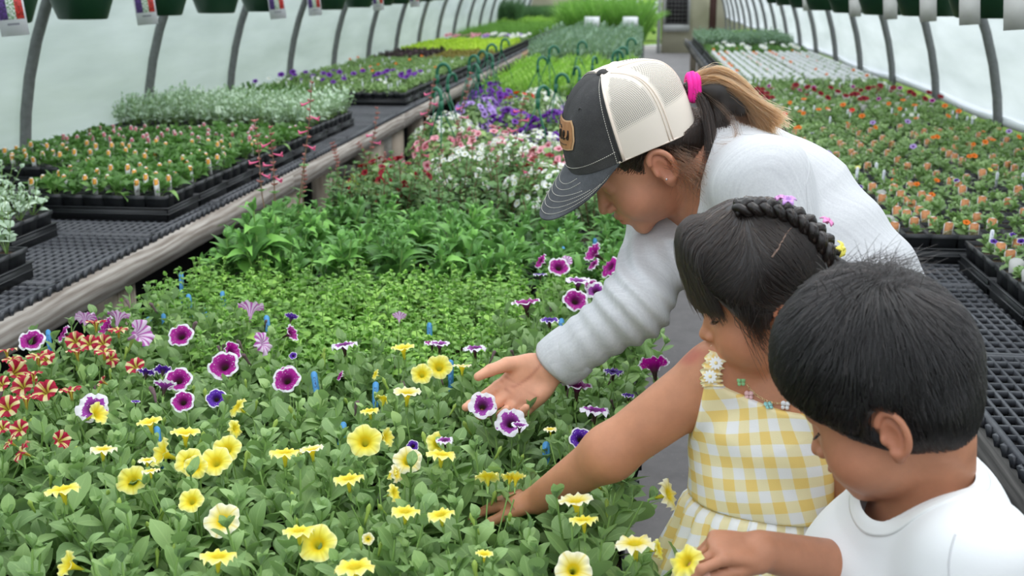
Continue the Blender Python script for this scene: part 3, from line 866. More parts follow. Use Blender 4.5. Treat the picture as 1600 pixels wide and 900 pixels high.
# plant tags
def tag_mat(name, fn):
    t = NT(name, .45, .4); uv = t.sep(t.co('UV')); t.base(fn(t, uv)); return t.m
def band(t, v, a, b):
    return t.math('MULTIPLY', t.math('GREATER_THAN', v, a), t.math('LESS_THAN', v, b))
def pic(col, lo=.45, dark=None):
    def fn(t, uv):
        m = t.math('MULTIPLY', band(t, uv[0], .12, .88), band(t, uv[1], lo, .93))
        n = t.noise(300, 2, t.co('Object'))
        c = t.ramp(n, [(.35, tuple(x * .5 for x in col)), (.6, col)])
        w = t.mix(t.math('MULTIPLY', band(t, uv[1], .25, .40), band(t, uv[0], .2, .8)), (0.80, 0.80, 0.78), (0.45, 0.43, 0.42))
        return t.mix(m, w, c)
    return fn
def pic2(col):
    def fn(t, uv):
        m = t.math('MULTIPLY', band(t, uv[0], .10, .90), band(t, uv[1], .08, .95))
        n = t.noise(260, 2, t.co('Object'))
        up = t.ramp(n, [(.35, tuple(x * .7 for x in col)), (.6, col)])
        lo = t.ramp(n, [(.40, (0.12, 0.10, 0.06)), (.5, (0.55, 0.42, 0.12)), (.6, (0.62, 0.58, 0.52))])
        return t.mix(m, (0.74, 0.73, 0.70), t.mix(t.math('GREATER_THAN', uv[1], .50), lo, up))
    return fn
m_tag_orange = tag_mat('orange_picture_tag', pic2((0.66, 0.27, 0.10)))
m_tag_or_s = tag_mat('white_orange_dot_tag', pic((0.85, 0.38, 0.04), .62))
m_tag_pk_s = tag_mat('white_pink_dot_tag', pic((0.62, 0.14, 0.18), .55))
m_tag_teal = tag_mat('white_teal_tag', pic((0.25, 0.50, 0.38), .35))
m_tag_back = plain('grey_tag_back', (0.55, 0.54, 0.51), .6, .3, 0, .1)
def letters(t, uv):
    n = t.noise(1.0, 1, t.mapping(t.co('UV'), (14, 26, 1)))
    m = t.math('MULTIPLY', t.math('GREATER_THAN', n, .52), band(t, uv[0], .3, .7))
    return t.math('MULTIPLY', m, band(t, uv[1], .35, .92))
m_tag_stick = tag_mat('white_stick_tag', lambda t, uv: t.mix(letters(t, uv), (0.80, 0.82, 0.84), (0.12, 0.13, 0.25)))
m_tag_blue = tag_mat('blue_stick_tag', lambda t, uv: t.mix(letters(t, uv), (0.10, 0.36, 0.72), (0.015, 0.03, 0.12)))
def tag_mesh(w, h, arch_=.3, mat=None, back=None, buried=.02, th=.0008):
    pts = [(-w / 2 * .8, -buried), (w / 2 * .8, -buried), (w / 2, h * (1 - arch_))]
    n = 6
    for i in range(1, n):
        a = PI * i / n
        pts.append((w / 2 * math.cos(a), h * (1 - arch_) + h * arch_ * math.sin(a)))
    pts.append((-w / 2, h * (1 - arch_)))
    V = []; UV = []
    for y in (-th, th):
        for x, z in pts:
            V.append((x, y, z)); UV.append((x / w + .5, max(0, z / h)))
    k = len(pts)
    T = [(0, i, i + 1) for i in range(1, k - 1)] + [(k, k + i + 1, k + i) for i in range(1, k - 1)]
    Q = [(i, k + i, k + (i + 1) % k, (i + 1) % k) for i in range(k)]
    mi = [0] * len(Q) + [0] * (k - 2) + [1] * (k - 2)
    return np_mesh('plant_tag', V, Q, T, UV, [mat, back or mat], mi, smooth=False)
tag_or = tag_mesh(.030, .034, .35, m_tag_orange, m_tag_back)
tag_bk = tag_mesh(.036, .034, .35, m_tag_back, m_tag_back)
tag_bigw = tag_mesh(.040, .050, .4, plain('pale_tag_back', (0.82, 0.83, 0.83), .6), None)
tag_ls = tag_mesh(.019, .046, .3, m_tag_or_s, m_tag_back)
tag_lp = tag_mesh(.019, .046, .3, m_tag_pk_s, m_tag_back)
tag_te = tag_mesh(.024, .038, .1, m_tag_teal, m_tag_back)
tag_st = tag_mesh(.011, .055, .15, m_tag_stick, None)
R4 = np.random.default_rng(9)
seed_green = [seedling_mesh('foliage', m_seed, 18, .054, .045, G_sal, 500 + i) for i in range(5)]
seed_soft = [seedling_mesh('foliage', m_seed2, 26, .026, .038, G_pet, 520 + i) for i in range(5)]
seed_silver = [seedling_mesh('foliage', m_silver, 24, .026, .085, G_rnd, 540 + i) for i in range(5)]
def pot_thing(x, y, z, label, group, fol, tag=None, cat='plant', rz=None, tagrot=0.0, name='potted_seedling', sc=1.0, flower=None, tagup=0.0):
    t = thing(name, label, cat, (x, y, z), 0, group)
    add('pot', pot_s, t)
    if fol is not None:
        f = add('foliage', fol, t, loc=(R4.uniform(-.008, .008), R4.uniform(-.008, .008), .065), kind='stuff')
        f.rotation_euler = (0, 0, R4.uniform(0, 6.28)); f.scale = (sc, sc, sc * R4.uniform(.85, 1.15))
    if tag is not None:
        g = add('plant_tag', tag, t, loc=(R4.uniform(-.012, .012), -.028 + R4.uniform(-.004, .004), .072 + tagup + R4.uniform(0, .012)))
        g.rotation_euler = (R4.uniform(-.2, .25), R4.uniform(-.1, .1), tagrot + R4.uniform(-.35, .35))
    if flower is not None:
        k, r = flower
        g = add('flower', flower_mesh(k, R4.integers(0, 3)), t, M=frame_from((R4.uniform(-.3, .3), -.5, .8), t=(R4.uniform(-.02, .02), -.01, .10), s=r))
    return t
ORDN = ['first', 'second', 'third', 'fourth', 'fifth', 'sixth', 'seventh', 'eighth', 'ninth', 'tenth', 'eleventh', 'twelfth', 'thirteenth', 'fourteenth', 'fifteenth', 'sixteenth', 'seventeenth', 'eighteenth', 'nineteenth', 'twentieth', 'twenty first', 'twenty second', 'twenty third', 'twenty fourth', 'twenty fifth']
NTRAY = {}
def nth(key):
    NTRAY[key] = NTRAY.get(key, 0) + 1
    k = NTRAY[key] - 1
    return ORDN[k] if k < 20 else ORDN[19] + ' on'
def tray_at(x, y, z, label, group):
    label = label.replace('black plastic tray', nth(group) + ' nearest black tray')
    t = thing('seedling_tray', label, 'tray', (x, y, z), 0, group)
    add('tray_shell', tray_me, t)
    return t
# --- left bench, individual pots
def fill_left(x, y, kind, row, skip=(), back=False):
    nm = {'silver': 'silver leaved seedlings', 'green': 'broad leaved green seedlings'}[kind]
    tray_at(x, y, DZ, 'black plastic tray holding pots of %s on the left bench' % nm, 'left bench trays of %s' % nm)
    for ci, (dx, dy) in enumerate(cells):
        if ci in skip: continue
        cc = 6 - ci % 7 + (7 if back else 0); rr = ci // 7 + (row * 3 if kind == 'green' else 0)
        if kind == 'silver':
            pot_thing(x + dx, y + dy, DZ + .004, name='silver_seedling', label='silver leaved seedling, %s silver tray, %s row, %s from the timber edge' % (['nearest', 'middle', 'farthest'][row], ORDN[rr], ORDN[cc]), group='silver leaved seedlings on the left bench', fol=seed_silver[R4.integers(0, 5)], tag=tag_te if R4.random() < .3 else None, sc=1.15)
        else:
            warm = row < 4
            has = R4.random() < .62
            pot_thing(x + dx, y + dy, DZ + .004, 'broad leaved green seedling %s, %s row, %s from the timber edge' % (('with orange dotted tag' if warm else 'with pink dotted tag') if has else 'without tag', ORDN[rr], ORDN[cc]), 'green seedlings on the left bench',
                      seed_green[R4.integers(0, 5)], (tag_ls if warm else tag_lp) if has else None, tagrot=.3, tagup=.0 if back else .012, sc=.78 if back else 1.0)
XA, XB = -1.845, -2.385
fill_left(-1.90, 2.74, 'silver', 0)
fill_left(-2.10, 3.26, 'silver', 1)
fill_left(-2.38, 3.56, 'silver', 2)
r = 0
for y in (3.80, 4.09, 4.38, 4.67, 4.96, 5.24):
    fill_left(XA + .0, y, 'green', r)
    if r > 1: fill_left(XB + .01, y, 'green', r, back=True)
    r += 1
# --- right bench, individual pots
def fill_right(x, y, row=0):
    tray_at(x, y, DZ, 'black plastic tray of pots with orange picture tags on the right bench', 'right bench trays with orange picture tags')
    for ci, (dx, dy) in enumerate(cells):
        q = R4.random()
        near = y + dy < 3.1
        tg = tag_or if q < .46 else (tag_bk if q < .52 else (tag_st if q < .62 else None))
        if near: tg = tag_bk if q < .45 else (tag_or if q < .6 else (tag_st if q < .7 else None))
        cc = ci % 7 + (7 if x > 1.4 else 0)
        lab = 'small seedling %s, right bench, %s row, %s from the path' % ({id(tag_or): 'with arched orange tag', id(tag_bk): 'with grey tag back', id(tag_st): 'with white stick tag'}.get(id(tg), 'without tag'), ORDN[row * 3 + ci // 7], ORDN[cc])
        fl = None
        w = R4.random()
        if near and w < .12: fl = ('wh', .017)
        elif w < .10: fl = (('or', 'Y', 'V')[R4.integers(0, 3)], .011)
        pot_thing(x + dx, y + dy, DZ + .004, lab, 'small potted seedlings on the right bench', seed_soft[R4.integers(0, 5)], tg, name='bedding_seedling', tagrot=-.1, sc=R4.uniform(.8, 1.15), flower=fl)
for k, y in enumerate((2.20, 2.53, 2.82, 3.11)):
    fill_right(1.155, y, k)
for i in range(4):
    for x in (.935, 1.475):
        fill_right(x, 3.45 + i * .285, 4 + i)
# --- farther trays: pots joined, foliage as one mass
def multi(mesh_list, sc=1.0, n=1, extra=None, R=None, jit=.01):
    """merge one clump per pot into one mesh"""
    V = []; Q = []; UV = []; mi = []; k = 0
    for dx, dy in cells:
        for q in range(n):
            me = mesh_list[R.integers(0, len(mesh_list))]
            v, f, u, m = me
            a = R.uniform(0, 6.28); s = sc * R.uniform(.8, 1.2)
            rot = np.array([[math.cos(a), -math.sin(a), 0], [math.sin(a), math.cos(a), 0], [0, 0, 1]])
            V.append((v * s) @ rot.T + [dx + R.uniform(-jit, jit), dy + R.uniform(-jit, jit), .065]); Q.append(f + k); UV.append(u); mi += list(m); k += len(v)
    return np.concatenate(V), np.concatenate(Q), np.concatenate(UV), mi
def raw(me):
    n = len(me.vertices); v = np.empty(n * 3, np.float32); me.vertices.foreach_get('co', v)
    f = np.empty(len(me.polygons) * 4, np.int32); me.loops.foreach_get('vertex_index', f)
    u = np.empty(len(f) * 2, np.float32); me.uv_layers[0].data.foreach_get('uv', u)
    uv = np.zeros((n, 2), np.float32); uv[f] = u.reshape(-1, 2)
    m = np.empty(len(me.polygons), np.int32); me.polygons.foreach_get('material_index', m)
    return v.reshape(-1, 3), f.reshape(-1, 4), uv, m
pots_joined = None
_b = [raw(pot_s)]
PV = np.concatenate([_b[0][0] + [dx, dy, 0] for dx, dy in cells]); PQ = np.concatenate([_b[0][1] + i * len(_b[0][0]) for i in range(len(cells))])
pots_joined = np_mesh('pots', PV, PQ, mats=[m_pot, m_soil], mi=np.tile(_b[0][3], len(cells)), smooth=False)
def tray_foliage(mat, n=16, size=.03, h=.05, geos=None, seed=0, sc=1.0, per=1):
    R = np.random.default_rng(seed)
    src = [raw(seedling_mesh('tmp', mat, n, size, h, geos or G_pet, seed * 7 + i)) for i in range(3)]
    out = []
    for q in range(2):
        V, Q, UV, mi = multi(src, sc, per, R=R)
        out.append(np_mesh('foliage', V, Q, uv=UV, mats=[mat, m_petstem], mi=mi))
    return out
def blade_tray(mat, n=520, h=.25, seed=0, w=.5, d=.26, lean=.35):
    R = np.random.default_rng(seed); g = leaf_geo(1, .035, .2, .6, .5, 1, 3); Ms = []
    for i in range(n):
        p = (R.uniform(-w / 2, w / 2), R.uniform(-d / 2, d / 2), .05)
        Ms.append(leaf_M(p, (R.uniform(-lean, lean), R.uniform(-lean, lean), 1), R.uniform(0, 6.28), R.uniform(1.0, 1.5), h * R.uniform(.6, 1.1)))
    return foliage('foliage', [(g, Ms, 0)], [], [mat, m_petstem])
TF = {'soft': tray_foliage(m_seed2, 24, .028, .045, G_pet, 1), 'green': tray_foliage(m_seed, 20, .034, .06, G_sal, 2), 'silver': tray_foliage(m_silver, 40, .026, .09, G_rnd, 3, 1.15),
      'grey': tray_foliage(m_silver2, 40, .03, .09, G_rnd, 4), 'lime': tray_foliage(m_lime, 24, .036, .06, G_rnd, 5), 'lightg': tray_foliage(m_limeg, 26, .036, .09, G_sal, 6),
      'dark': tray_foliage(m_dark, 24, .034, .06, G_rnd, 7), 'bronze': tray_foliage(m_bronze, 24, .03, .05, G_rnd, 8),
      'greygreen': tray_foliage(m_silver2, 34, .03, .10, G_pet, 9),
      'blades': [blade_tray(m_grassl, 420, .20, 10)], 'dblades': [blade_tray(m_dgrass, 700, .34, 11)], 'tallgrass': [blade_tray(m_grassl, 700, .75, 12, lean=.25)]}
fl_small = {}
def flowers_tray(kind, n, r, seed, z=.13):
    key = (kind, n, r, seed)
    if key in fl_small: return fl_small[key]
    V0, Q0, U0 = small5(); R = np.random.default_rng(seed); Ms = []
    for i in range(n):
        Ms.append(frame_from((R.uniform(-.5, .5), R.uniform(-.9, .1), .8), t=(R.uniform(-.25, .25), R.uniform(-.12, .12), z + R.uniform(-.02, .02)), s=r * R.uniform(.8, 1.2)))
    V, Q, U = place_many((V0, Q0, U0), Ms)
    fl_small[key] = np_mesh('flowers', V, Q, uv=U, mats=[FM[kind]])
    return fl_small[key]
def tags_tray(me, seed, prob, rot=0.0):
    R = np.random.default_rng(seed); n = len(me.vertices); v = np.empty(n * 3, np.float32); me.vertices.foreach_get('co', v); v = v.reshape(-1, 3)
    Vs = []; k = 0; F = []; UVs = []
    u = np.empty(len(me.loops) * 2, np.float32); me.uv_layers[0].data.foreach_get('uv', u); li = np.empty(len(me.loops), np.int32); me.loops.foreach_get('vertex_index', li)
    uvv = np.zeros((n, 2), np.float32); uvv[li] = u.reshape(-1, 2)
    polys = [tuple(p.vertices) for p in me.polygons]; mis = [p.material_index for p in me.polygons]; MI = []
    for dx, dy in cells:
        if R.random() > prob: continue
        a = rot + R.uniform(-.2, .2)
        Rm = np.array([[math.cos(a), -math.sin(a), 0], [math.sin(a), math.cos(a), 0], [0, 0, 1]])
        Vs.append(v @ Rm.T + [dx, dy - .02, .085]); UVs.append(uvv); F += [tuple(i + k for i in p) for p in polys]; MI += mis; k += n
    T = [f for f in F if len(f) == 3]; Q = [f for f in F if len(f) == 4]
    m = [MI[i] for i, f in enumerate(F) if len(f) == 4] + [MI[i] for i, f in enumerate(F) if len(f) == 3]
    return np_mesh('plant_tags', np.concatenate(Vs), Q, T, uv=np.concatenate(UVs), mats=list(me.materials), mi=m, smooth=False)
TT = {'or': [tags_tray(tag_or, i, .34) for i in range(3)], 'white': [tags_tray(tag_bigw, 10 + i, .88) for i in range(2)], 'few': [tags_tray(tag_st, 20 + i, .10) for i in range(2)], 'bk': [tags_tray(tag_bk, 30, .3)]}
WORD = {'soft': 'soft green seedlings', 'green': 'green seedlings', 'silver': 'trailing silver leaved plants', 'grey': 'grey green foliage plants', 'lime': 'lime yellow foliage plants', 'lightg': 'light green foliage plants',
        'dark': 'dark purple foliage plants', 'bronze': 'bronze green foliage plants', 'greygreen': 'tall blue green foliage plants', 'blades': 'fine grassy plants', 'dblades': 'dark green grass tufts', 'tallgrass': 'tall bright green grass'}
def far_tray(x, y, z, kind, where, fl=None, tags=None, sc=1.0, extra=''):
    nm = WORD[kind] + extra
    side = ' by the wall' if (x < -2.2 or x > 1.3) else ' by the path' if x > .6 or x > -.5 else ' by the timber edge'
    t = thing('seedling_tray', '%s tray of %s, %s%s' % (nth((nm, where, side)), nm, where, side), 'tray', (x, y, z), 0, 'trays of %s on the %s' % (nm, where))
    add('tray_shell', tray_me, t)
    add('pots', pots_joined, t, loc=(0, 0, .004), kind='stuff')
    L_ = TF[kind]
    f = add('foliage', L_[R4.integers(0, len(L_))], t, kind='stuff'); f.scale = (1, 1 if R4.random() < .5 else -1, sc)
    if fl:
        for k, n, r in fl:
            add('flowers', flowers_tray(k, n, r, int(R4.integers(0, 3))), t, kind='stuff')
    if tags:
        add('plant_tags', TT[tags][R4.integers(0, len(TT[tags]))], t, kind='stuff')
# right bench
y = 4.62
while y < 17.2:
    for col, x in enumerate((.935, 1.475)):
        if y < 5.9: far_tray(x, y, DZ, 'soft', 'right bench', [('or', 4, .012)] if R4.random() < .6 else [('li', 1, .014)], 'or', extra=' with orange tags')
        elif y < 6.9: far_tray(x, y, DZ, 'soft', 'right bench', [('or', 3, .016), ('sc', 1, .015), ('wh', 2, .014)], 'few', extra=' with orange flowers')
        elif y < 7.9: far_tray(x, y, DZ, 'soft', 'right bench', [('rd', 6, .020), ('M', 2, .018)], 'bk', extra=' with dark red flowers')
        elif y < 8.8: far_tray(x, y, DZ, 'soft', 'right bench', [('wh', 3, .014)], 'few', extra=' with white flowers')
        elif y < 12.6: far_tray(x, y, DZ, 'soft', 'right bench', [('or', 2, .014)] if R4.random() < .5 else None, 'white', .95, ' with rows of pale tags')
        elif y < 13.6: far_tray(x, y, DZ, 'green', 'right bench', [('wh', 3, .03)], None)
        elif y < 14.0: continue
        elif y < 15.6: far_tray(x, y, DZ, 'grey', 'right bench', None, None, 1.3)
        else: far_tray(x, y, DZ, 'lightg' if col else 'greygreen', 'right bench', None, None, 1.0)
    y += .288
# left bench
y = 5.76
while y < 26.2:
    for col, x in enumerate((XA, XB)):
        w = 'left bench'
        if y < 6.5: far_tray(x - .06, y, DZ, 'silver', w, None, None, 1.08)
        elif y < 7.5:
            if col and y > 6.9: far_tray(x, y, DZ, 'green', w, None, None)
        elif y < 8.1: far_tray(x, y, DZ, 'soft', w, [('wh', 3, .014), ('dp', 2, .018)], 'few', extra=' with white flowers')
        elif y < 8.9: far_tray(x, y, DZ, 'soft', w, [('dp', 9, .024)], 'few', 1.1, extra=' with violet flowers')
        elif y < 11.2: far_tray(x, y, DZ, 'soft', w, [('or', 1, .012)], 'few', 1.1)
        elif y < 12.5: far_tray(x, y, DZ, 'dark' if col else 'bronze', w, None, None, 1.0)
        elif y < 15.0: far_tray(x, y, DZ, 'lime', w, None, None)
        elif y < 16.3: far_tray(x, y, DZ, 'soft', w, [('pk', 5, .03)] if col else [('wh', 5, .03), ('li', 2, .03)], None, extra=' with mixed flowers')
        elif y < 21.0: far_tray(x, y, DZ, 'blades', w, [('wh', 1, .03)] if y < 17 and not col else None, None, 1.0)
        elif y < 22.5: far_tray(x, y, DZ, 'lightg', w, None, None, 1.3)
        else: far_tray(x, y, DZ, 'dblades', w, [('pk', 6, .04), ('sc', 4, .04)] if not col else None, None, 1.15)
    y += .288
for (x, y) in ((-2.45, 21.3), (-2.45, 21.6)):
    t = thing('grass_clump', '%s dark green grass tuft against the left film wall' % ('nearer' if y < 21.5 else 'farther'), 'plant', (x, y, DZ), 0, 'dark grass tufts at the left wall')
    add('foliage', TF['dblades'][0], t, kind='stuff').scale = (.8, 1, 1.7)
# middle bench, far part
y = 8.3
while y < 19.4:
    for x in (CX1 - .29, CX1 - .84):
        if y < 11.0: far_tray(x, y, CZ, 'lightg', 'middle bench', None, None, 1.6)
        elif y < 15.8: far_tray(x, y, CZ, 'greygreen', 'middle bench', None, None, 2.2)
        elif y < 16.4: pass
        else: far_tray(x, y, CZ, 'tallgrass', 'middle bench', [('or', 1, .04)] if R4.random() < .5 else None, None, 1.0)
    y += .288
# black trays under the petunias, seen where plants are missing
for i, (x, y) in enumerate(((-.86, 1.16), (-.30, 1.16), (-.86, 1.45), (-.30, 1.45))):
    t = thing('seedling_tray', '%s black tray under the petunias at the front of the middle bench' % ['first', 'second', 'third', 'fourth'][i], 'tray', (x, y, CZ - .0), 0, 'trays under the petunias')
    add('tray_shell', tray_me, t)
# ------------------------------------------------------------------ single petunia blooms, each at its measured place
NV = {'F': nrm(TC * .75 + np.array([0, 0, .62])), 'U': nrm(np.array([-.03, .10, 1.0])), 'L': nrm(-RT * .75 + TC * .35 + np.array([0, 0, .55])), 'R': nrm(RT * .8 + TC * .3 + np.array([0, 0, .35])),
      'B': nrm(FW * .55 + np.array([0, 0, .75])), 'G': nrm(TC * .9 + np.array([0, 0, .25]))}
FL = '''Y 290 677 42 U;Y 355 702 42 F;Y 337 722 48 F;Y 296 722 42 F;Y 306 730 34 G;Y 257 710 44 L;y 230 718 26 U;Y 207 751 45 F;y 235 735 26 U;y 161 701 38 U;Y 98 763 50 U;Y 299 783 37 F;y 348 814 53 F;Y 110 884 42 L;Y 341 868 52 U
Y 150 648 34 R;Y 234 660 36 U;Y 370 636 32 L;Y 368 670 28 R;Y 570 690 50 F;Y 553 682 30 L;Y 602 684 28 R;Y 445 706 46 U;y 487 703 36 U;Y 685 693 36 F;Y 690 709 44 U;y 637 720 42 F;y 620 740 28 R;Y 617 770 28 R;Y 544 747 44 U;Y 762 744 36 B;Y 797 745 28 B
Y 633 798 42 U;Y 688 803 40 U;Y 467 828 46 U;Y 496 850 56 F;Y 554 884 58 U;y 575 842 18 G;Y 757 866 26 U;Y 686 574 38 F;Y 659 585 32 F;Y 630 544 34 U;y 722 573 28 U;y 636 614 42 U;Y 600 622 28 B;Y 586 585 16 L;Y 578 641 28 U
y 900 783 50 U;Y 912 811 42 U;Y 929 757 28 L;y 1046 772 46 R;y 992 847 58 U;y 896 890 54 F;Y 1030 858 30 R;Y 806 748 28 B;y 860 670 20 U;Y 1086 876 54 L;Y 612 740 20 L
P 50 533 38 F;L 133 495 34 B;L 185 497 32 B;M 98 521 28 L;M 170 512 32 L;L 217 522 42 R;P 283 525 38 F;L 392 485 38 B;P 350 572 46 F;M 360 550 30 R;P 279 594 40 F;W 257 605 32 B;P 286 628 34 F;V 338 623 30 F;V 255 577 28 B;V 229 580 28 B;W 145 638 48 F;V 212 628 14 U
L 412 536 36 R;V 455 497 20 B;P 453 522 26 R;P 448 594 42 F;M 450 584 26 F;W 537 538 38 U;L 624 496 20 B;W 687 538 30 U;P 675 535 24 U;W 742 543 34 U;V 458 556 12 F;M 531 587 16 L;W 751 633 42 F;W 798 661 46 F
P 873 418 32 F;M 844 408 24 L;L 885 408 18 F;V 844 428 20 U;M 930 397 32 L;M 953 417 36 L;W 903 440 38 U;P 927 413 22 L;P 925 448 24 F;P 822 474 42 U;P 899 470 38 F;W 931 455 30 F;V 859 499 28 U;M 1022 575 46 B;V 959 580 30 U;P 902 604 44 U;V 885 598 26 U;W 930 640 44 U;V 982 617 20 U;V 907 686 34 F;W 812 665 26 U;V 645 697 18 G;W 695 687 26 U
S 117 532 28 F;S 120 549 30 U;S 160 535 28 F;S 163 548 30 U;S 185 514 28 U;S 150 504 30 U;S 139 536 26 F;S 175 560 26 R;S 211 572 28 F;S 161 597 18 L;S 60 555 34 U;S 71 560 28 F;S 25 582 34 R;S 32 570 28 R;S 35 603 32 F;S 71 611 36 F;S 110 610 32 U;S 11 636 36 F;S 41 622 34 U;S 10 546 28 U;S 30 670 28 F;S 3 668 24 F;S 32 705 34 L;S 94 688 28 R;S 45 597 26 F;S 52 584 26 U;S 2 600 26 F;S 14 690 24 L;S 18 560 26 U'''
def rotz(a):
    return np.array([[math.cos(a), -math.sin(a), 0, 0], [math.sin(a), math.cos(a), 0, 0], [0, 0, 1, 0], [0, 0, 0, 1.0]])
def into(par, M):
    P = rotz(par.rotation_euler[2]); P[:3, 3] = list(par.location)
    return np.linalg.inv(P) @ M
R5 = np.random.default_rng(21)
FLN = {'Y': 'clear yellow trumpet flower', 'y': 'pale yellow trumpet flower', 'P': 'magenta flower with white edge and speckles', 'V': 'violet flower with thin white edge', 'W': 'white flower splashed with purple', 'L': 'lilac striped flower', 'M': 'plain magenta flower', 'S': 'dark red flower with cream star'}
FLOWERS = []
for item in FL.replace('\n', ';').split(';'):
    k, px, py, sz, f = item.split(); px, py, sz = float(px), float(py), float(sz)
    zc = CZ + (.262 if f == 'U' else .240)
    p = onz(px, py, zc)
    if (k, px) == ('Y', 1086): p = W(1071, 877, 1.212)
    if (k, px) == ('y', 1046): p = W(1046, 772, 1.50)
    if (k, px) == ('W', 751): p = W(754, 634, 1.80)
    D = (p - CAM) @ FW
    if px not in (1086, 751): p = p - (p - CAM) / np.linalg.norm(p - CAM) * .012
    Rr = sz * .56 / FPX * D
    n = nrm(NV[f] + R5.uniform(-.12, .12, 3))
    v = 0 if f in 'FG' else (1 if R5.random() < .5 else 2)
    if f == 'U': v = (0, 2)[int(R5.random() < .5)]
    org = p - n * 1.25 * Rr
    best = min(PLANTS, key=lambda q: (q[0] - org[0]) ** 2 + (q[1] - org[1]) ** 2)
    par = best[2]
    fo = add('flower', flower_mesh(k, v), par, M=into(par, frame_from(n, t=org, s=Rr) @ rotz(R5.uniform(0, 6))), label=FLN[k])
    co_ = add('calyx', cal_me, fo, M=np.eye(4))
    # stalk
    base = np.array([best[0], best[1], CZ + .10])
    if (k, px) in (('y', 1046), ('Y', 1086)): base = np.array([best[0] + .03, best[1], CZ + .12])
    q0 = org - n * .012
    if (k, px) == ('Y', 1086): base = org - n * .035 + np.array([0, 0, -.012])
    mid = q0 * .55 + base * .45 + np.array([0, 0, -.01]) - n * .01
    tt = np.linspace(0, 1, 7)[:, None]
    P = (1 - tt) ** 2 * q0 + 2 * tt * (1 - tt) * mid + tt ** 2 * base
    me = MB().tube(P - np.array([par.location[0], par.location[1], par.location[2]]), .0011, 5, caps=False).mesh('flower_stalk', [m_petstem], True)
    st = add('flower_stalk', me, par, M=rotz(-par.rotation_euler[2]))
    FLOWERS.append(fo)
# buds and spent flowers standing above the leaves
bm_ = MB(); bm_.tube([(0, 0, 0), (0, 0, .008), (0, 0, .020), (0, .001, .030), (0, .002, .036)], [.0012, .0026, .0030, .0045, .0012], 8)
m_bud = plain('green_yellow_bud', (0.33, 0.46, 0.09), .6, .3, 0, .2)
m_wilt = plain('wilted_dusky_petal', (0.20, 0.13, 0.14), .8, .2, 0, .4)
bud_me = bm_.mesh('bud', [m_bud], True)
bm_ = MB(); bm_.tube([(0, 0, 0), (.001, 0, .010), (0, .002, .022), (.002, .003, .034), (.004, .001, .040)], [.0012, .0026, .0034, .0055, .0035], 8)
wilt_me = bm_.mesh('wilted_flower', [m_wilt], True)
for (x, y, par) in PLANTS:
    for q in range(2):
        a = R5.uniform(0, 6.28); rr = R5.uniform(.0, .085)
        pz = np.array([x + rr * math.cos(a), y + rr * math.sin(a), CZ + R5.uniform(.175, .215)])
        purple = y > 1.75
        if purple and R5.random() < .5: me, nm = wilt_me, 'wilted_flower'
        else: me, nm = bud_me, 'bud'
        dr = nrm((R5.uniform(-.6, .6), R5.uniform(-.6, .6), 1))
        add(nm, me, par, M=into(par, frame_from(dr, t=pz, s=R5.uniform(.55, .9))))
# blue stick labels
blue_me = tag_mesh(.012, .055, .12, m_tag_blue, None, .085)
BT = [(282, 431, 12, 'behind'), (297, 465, 10, ''), (351, 460, 8, ''), (323, 487, 10, ''), (255, 494, 9, ''), (226, 503, 12, ''), (247, 675, 14, ''), (75, 521, 10, ''), (419, 499, 10, ''), (671, 510, 9, ''), (495, 588, 12, ''), (704, 568, 9, ''),
      (585, 605, 9, ''), (529, 670, 12, ''), (929, 343, 9, ''), (879, 361, 9, ''), (930, 376, 9, ''), (878, 390, 9, ''), (854, 702, 10, ''), (875, 505, 8, '')]
BL = ['blue stick label at the back left corner of the bed beside the timber edge', 'blue stick label just in front of the back left corner label', 'blue stick label left of the small leaved carpet', 'blue stick label above the magenta flowers on the left', 'half hidden blue stick label between lilac flowers', 'blue lettered stick label behind the big lilac flower',
      'blue stick label low among the yellow petunias on the left', 'tiny blue label behind the cream star flowers', 'blue stick label beside the lilac striped flower in the middle', 'blue stick label in the carpet above the white flowers', 'blue stick label between the magenta and pale yellow flowers', 'blue label hidden behind the yellow flowers near the open hand',
      'blue label half hidden in the middle petunias', 'blue label low in the leaves left of the open hand', 'blue label just below the cap brim', 'blue label under the dark tray by the cap', 'blue label right of the purple blooms by the sleeve', 'blue label left of the purple blooms by the sleeve', 'blue label beside the forearm of the girl', 'blue label under the bent elbow of the woman']
for i, (px, py, w, _) in enumerate(BT):
    p = onz(px, py, CZ + .20)
    s = w / 12.0
    add('stick_label', blue_me, loc=(p[0], p[1], CZ + (.086 if i == 14 else .155)), label=BL[i], cat='tag', group='blue stick labels').rotation_euler = (R5.uniform(-.25, .15), R5.uniform(-.15, .15), YAW + R5.uniform(-.4, .4))
# ------------------------------------------------------------------ smooth bodies: distance functions turned into one mesh
F32 = np.float32
def CB(r, u, t):
    return r * RT + u * UP + t * TC
def smin(a, b, k):
    h = np.clip(.5 + .5 * (b - a) / k, 0, 1)
    return b * (1 - h) + a * h - k * h * (1 - h)
def smax(a, b, k):
    return -smin(-a, -b, k)
def seg(p, a, b, ra, rb):
    a = np.asarray(a, F32); b = np.asarray(b, F32); ab = b - a
    t = np.clip(((p - a) @ ab) / float(ab @ ab + 1e-12), 0, 1)
    q = p - a - t[:, None] * ab
    return np.sqrt((q * q).sum(1)) - (ra + (rb - ra) * t)
def ell(p, c, r, R=None):
    q = p - np.asarray(c, F32)
    if R is not None: q = q @ np.asarray(R, F32)
    r = np.asarray(r, F32)
    k0 = np.sqrt(((q / r) ** 2).sum(1)); k1 = np.sqrt(((q / (r * r)) ** 2).sum(1)) + 1e-9
    return k0 * (k0 - 1) / k1
def local(p, F):
    """F: frame dict O, R(columns x,y,z), s"""
    return ((p - F['O'].astype(F32)) @ F['R'].astype(F32)) / F32(F['s'])
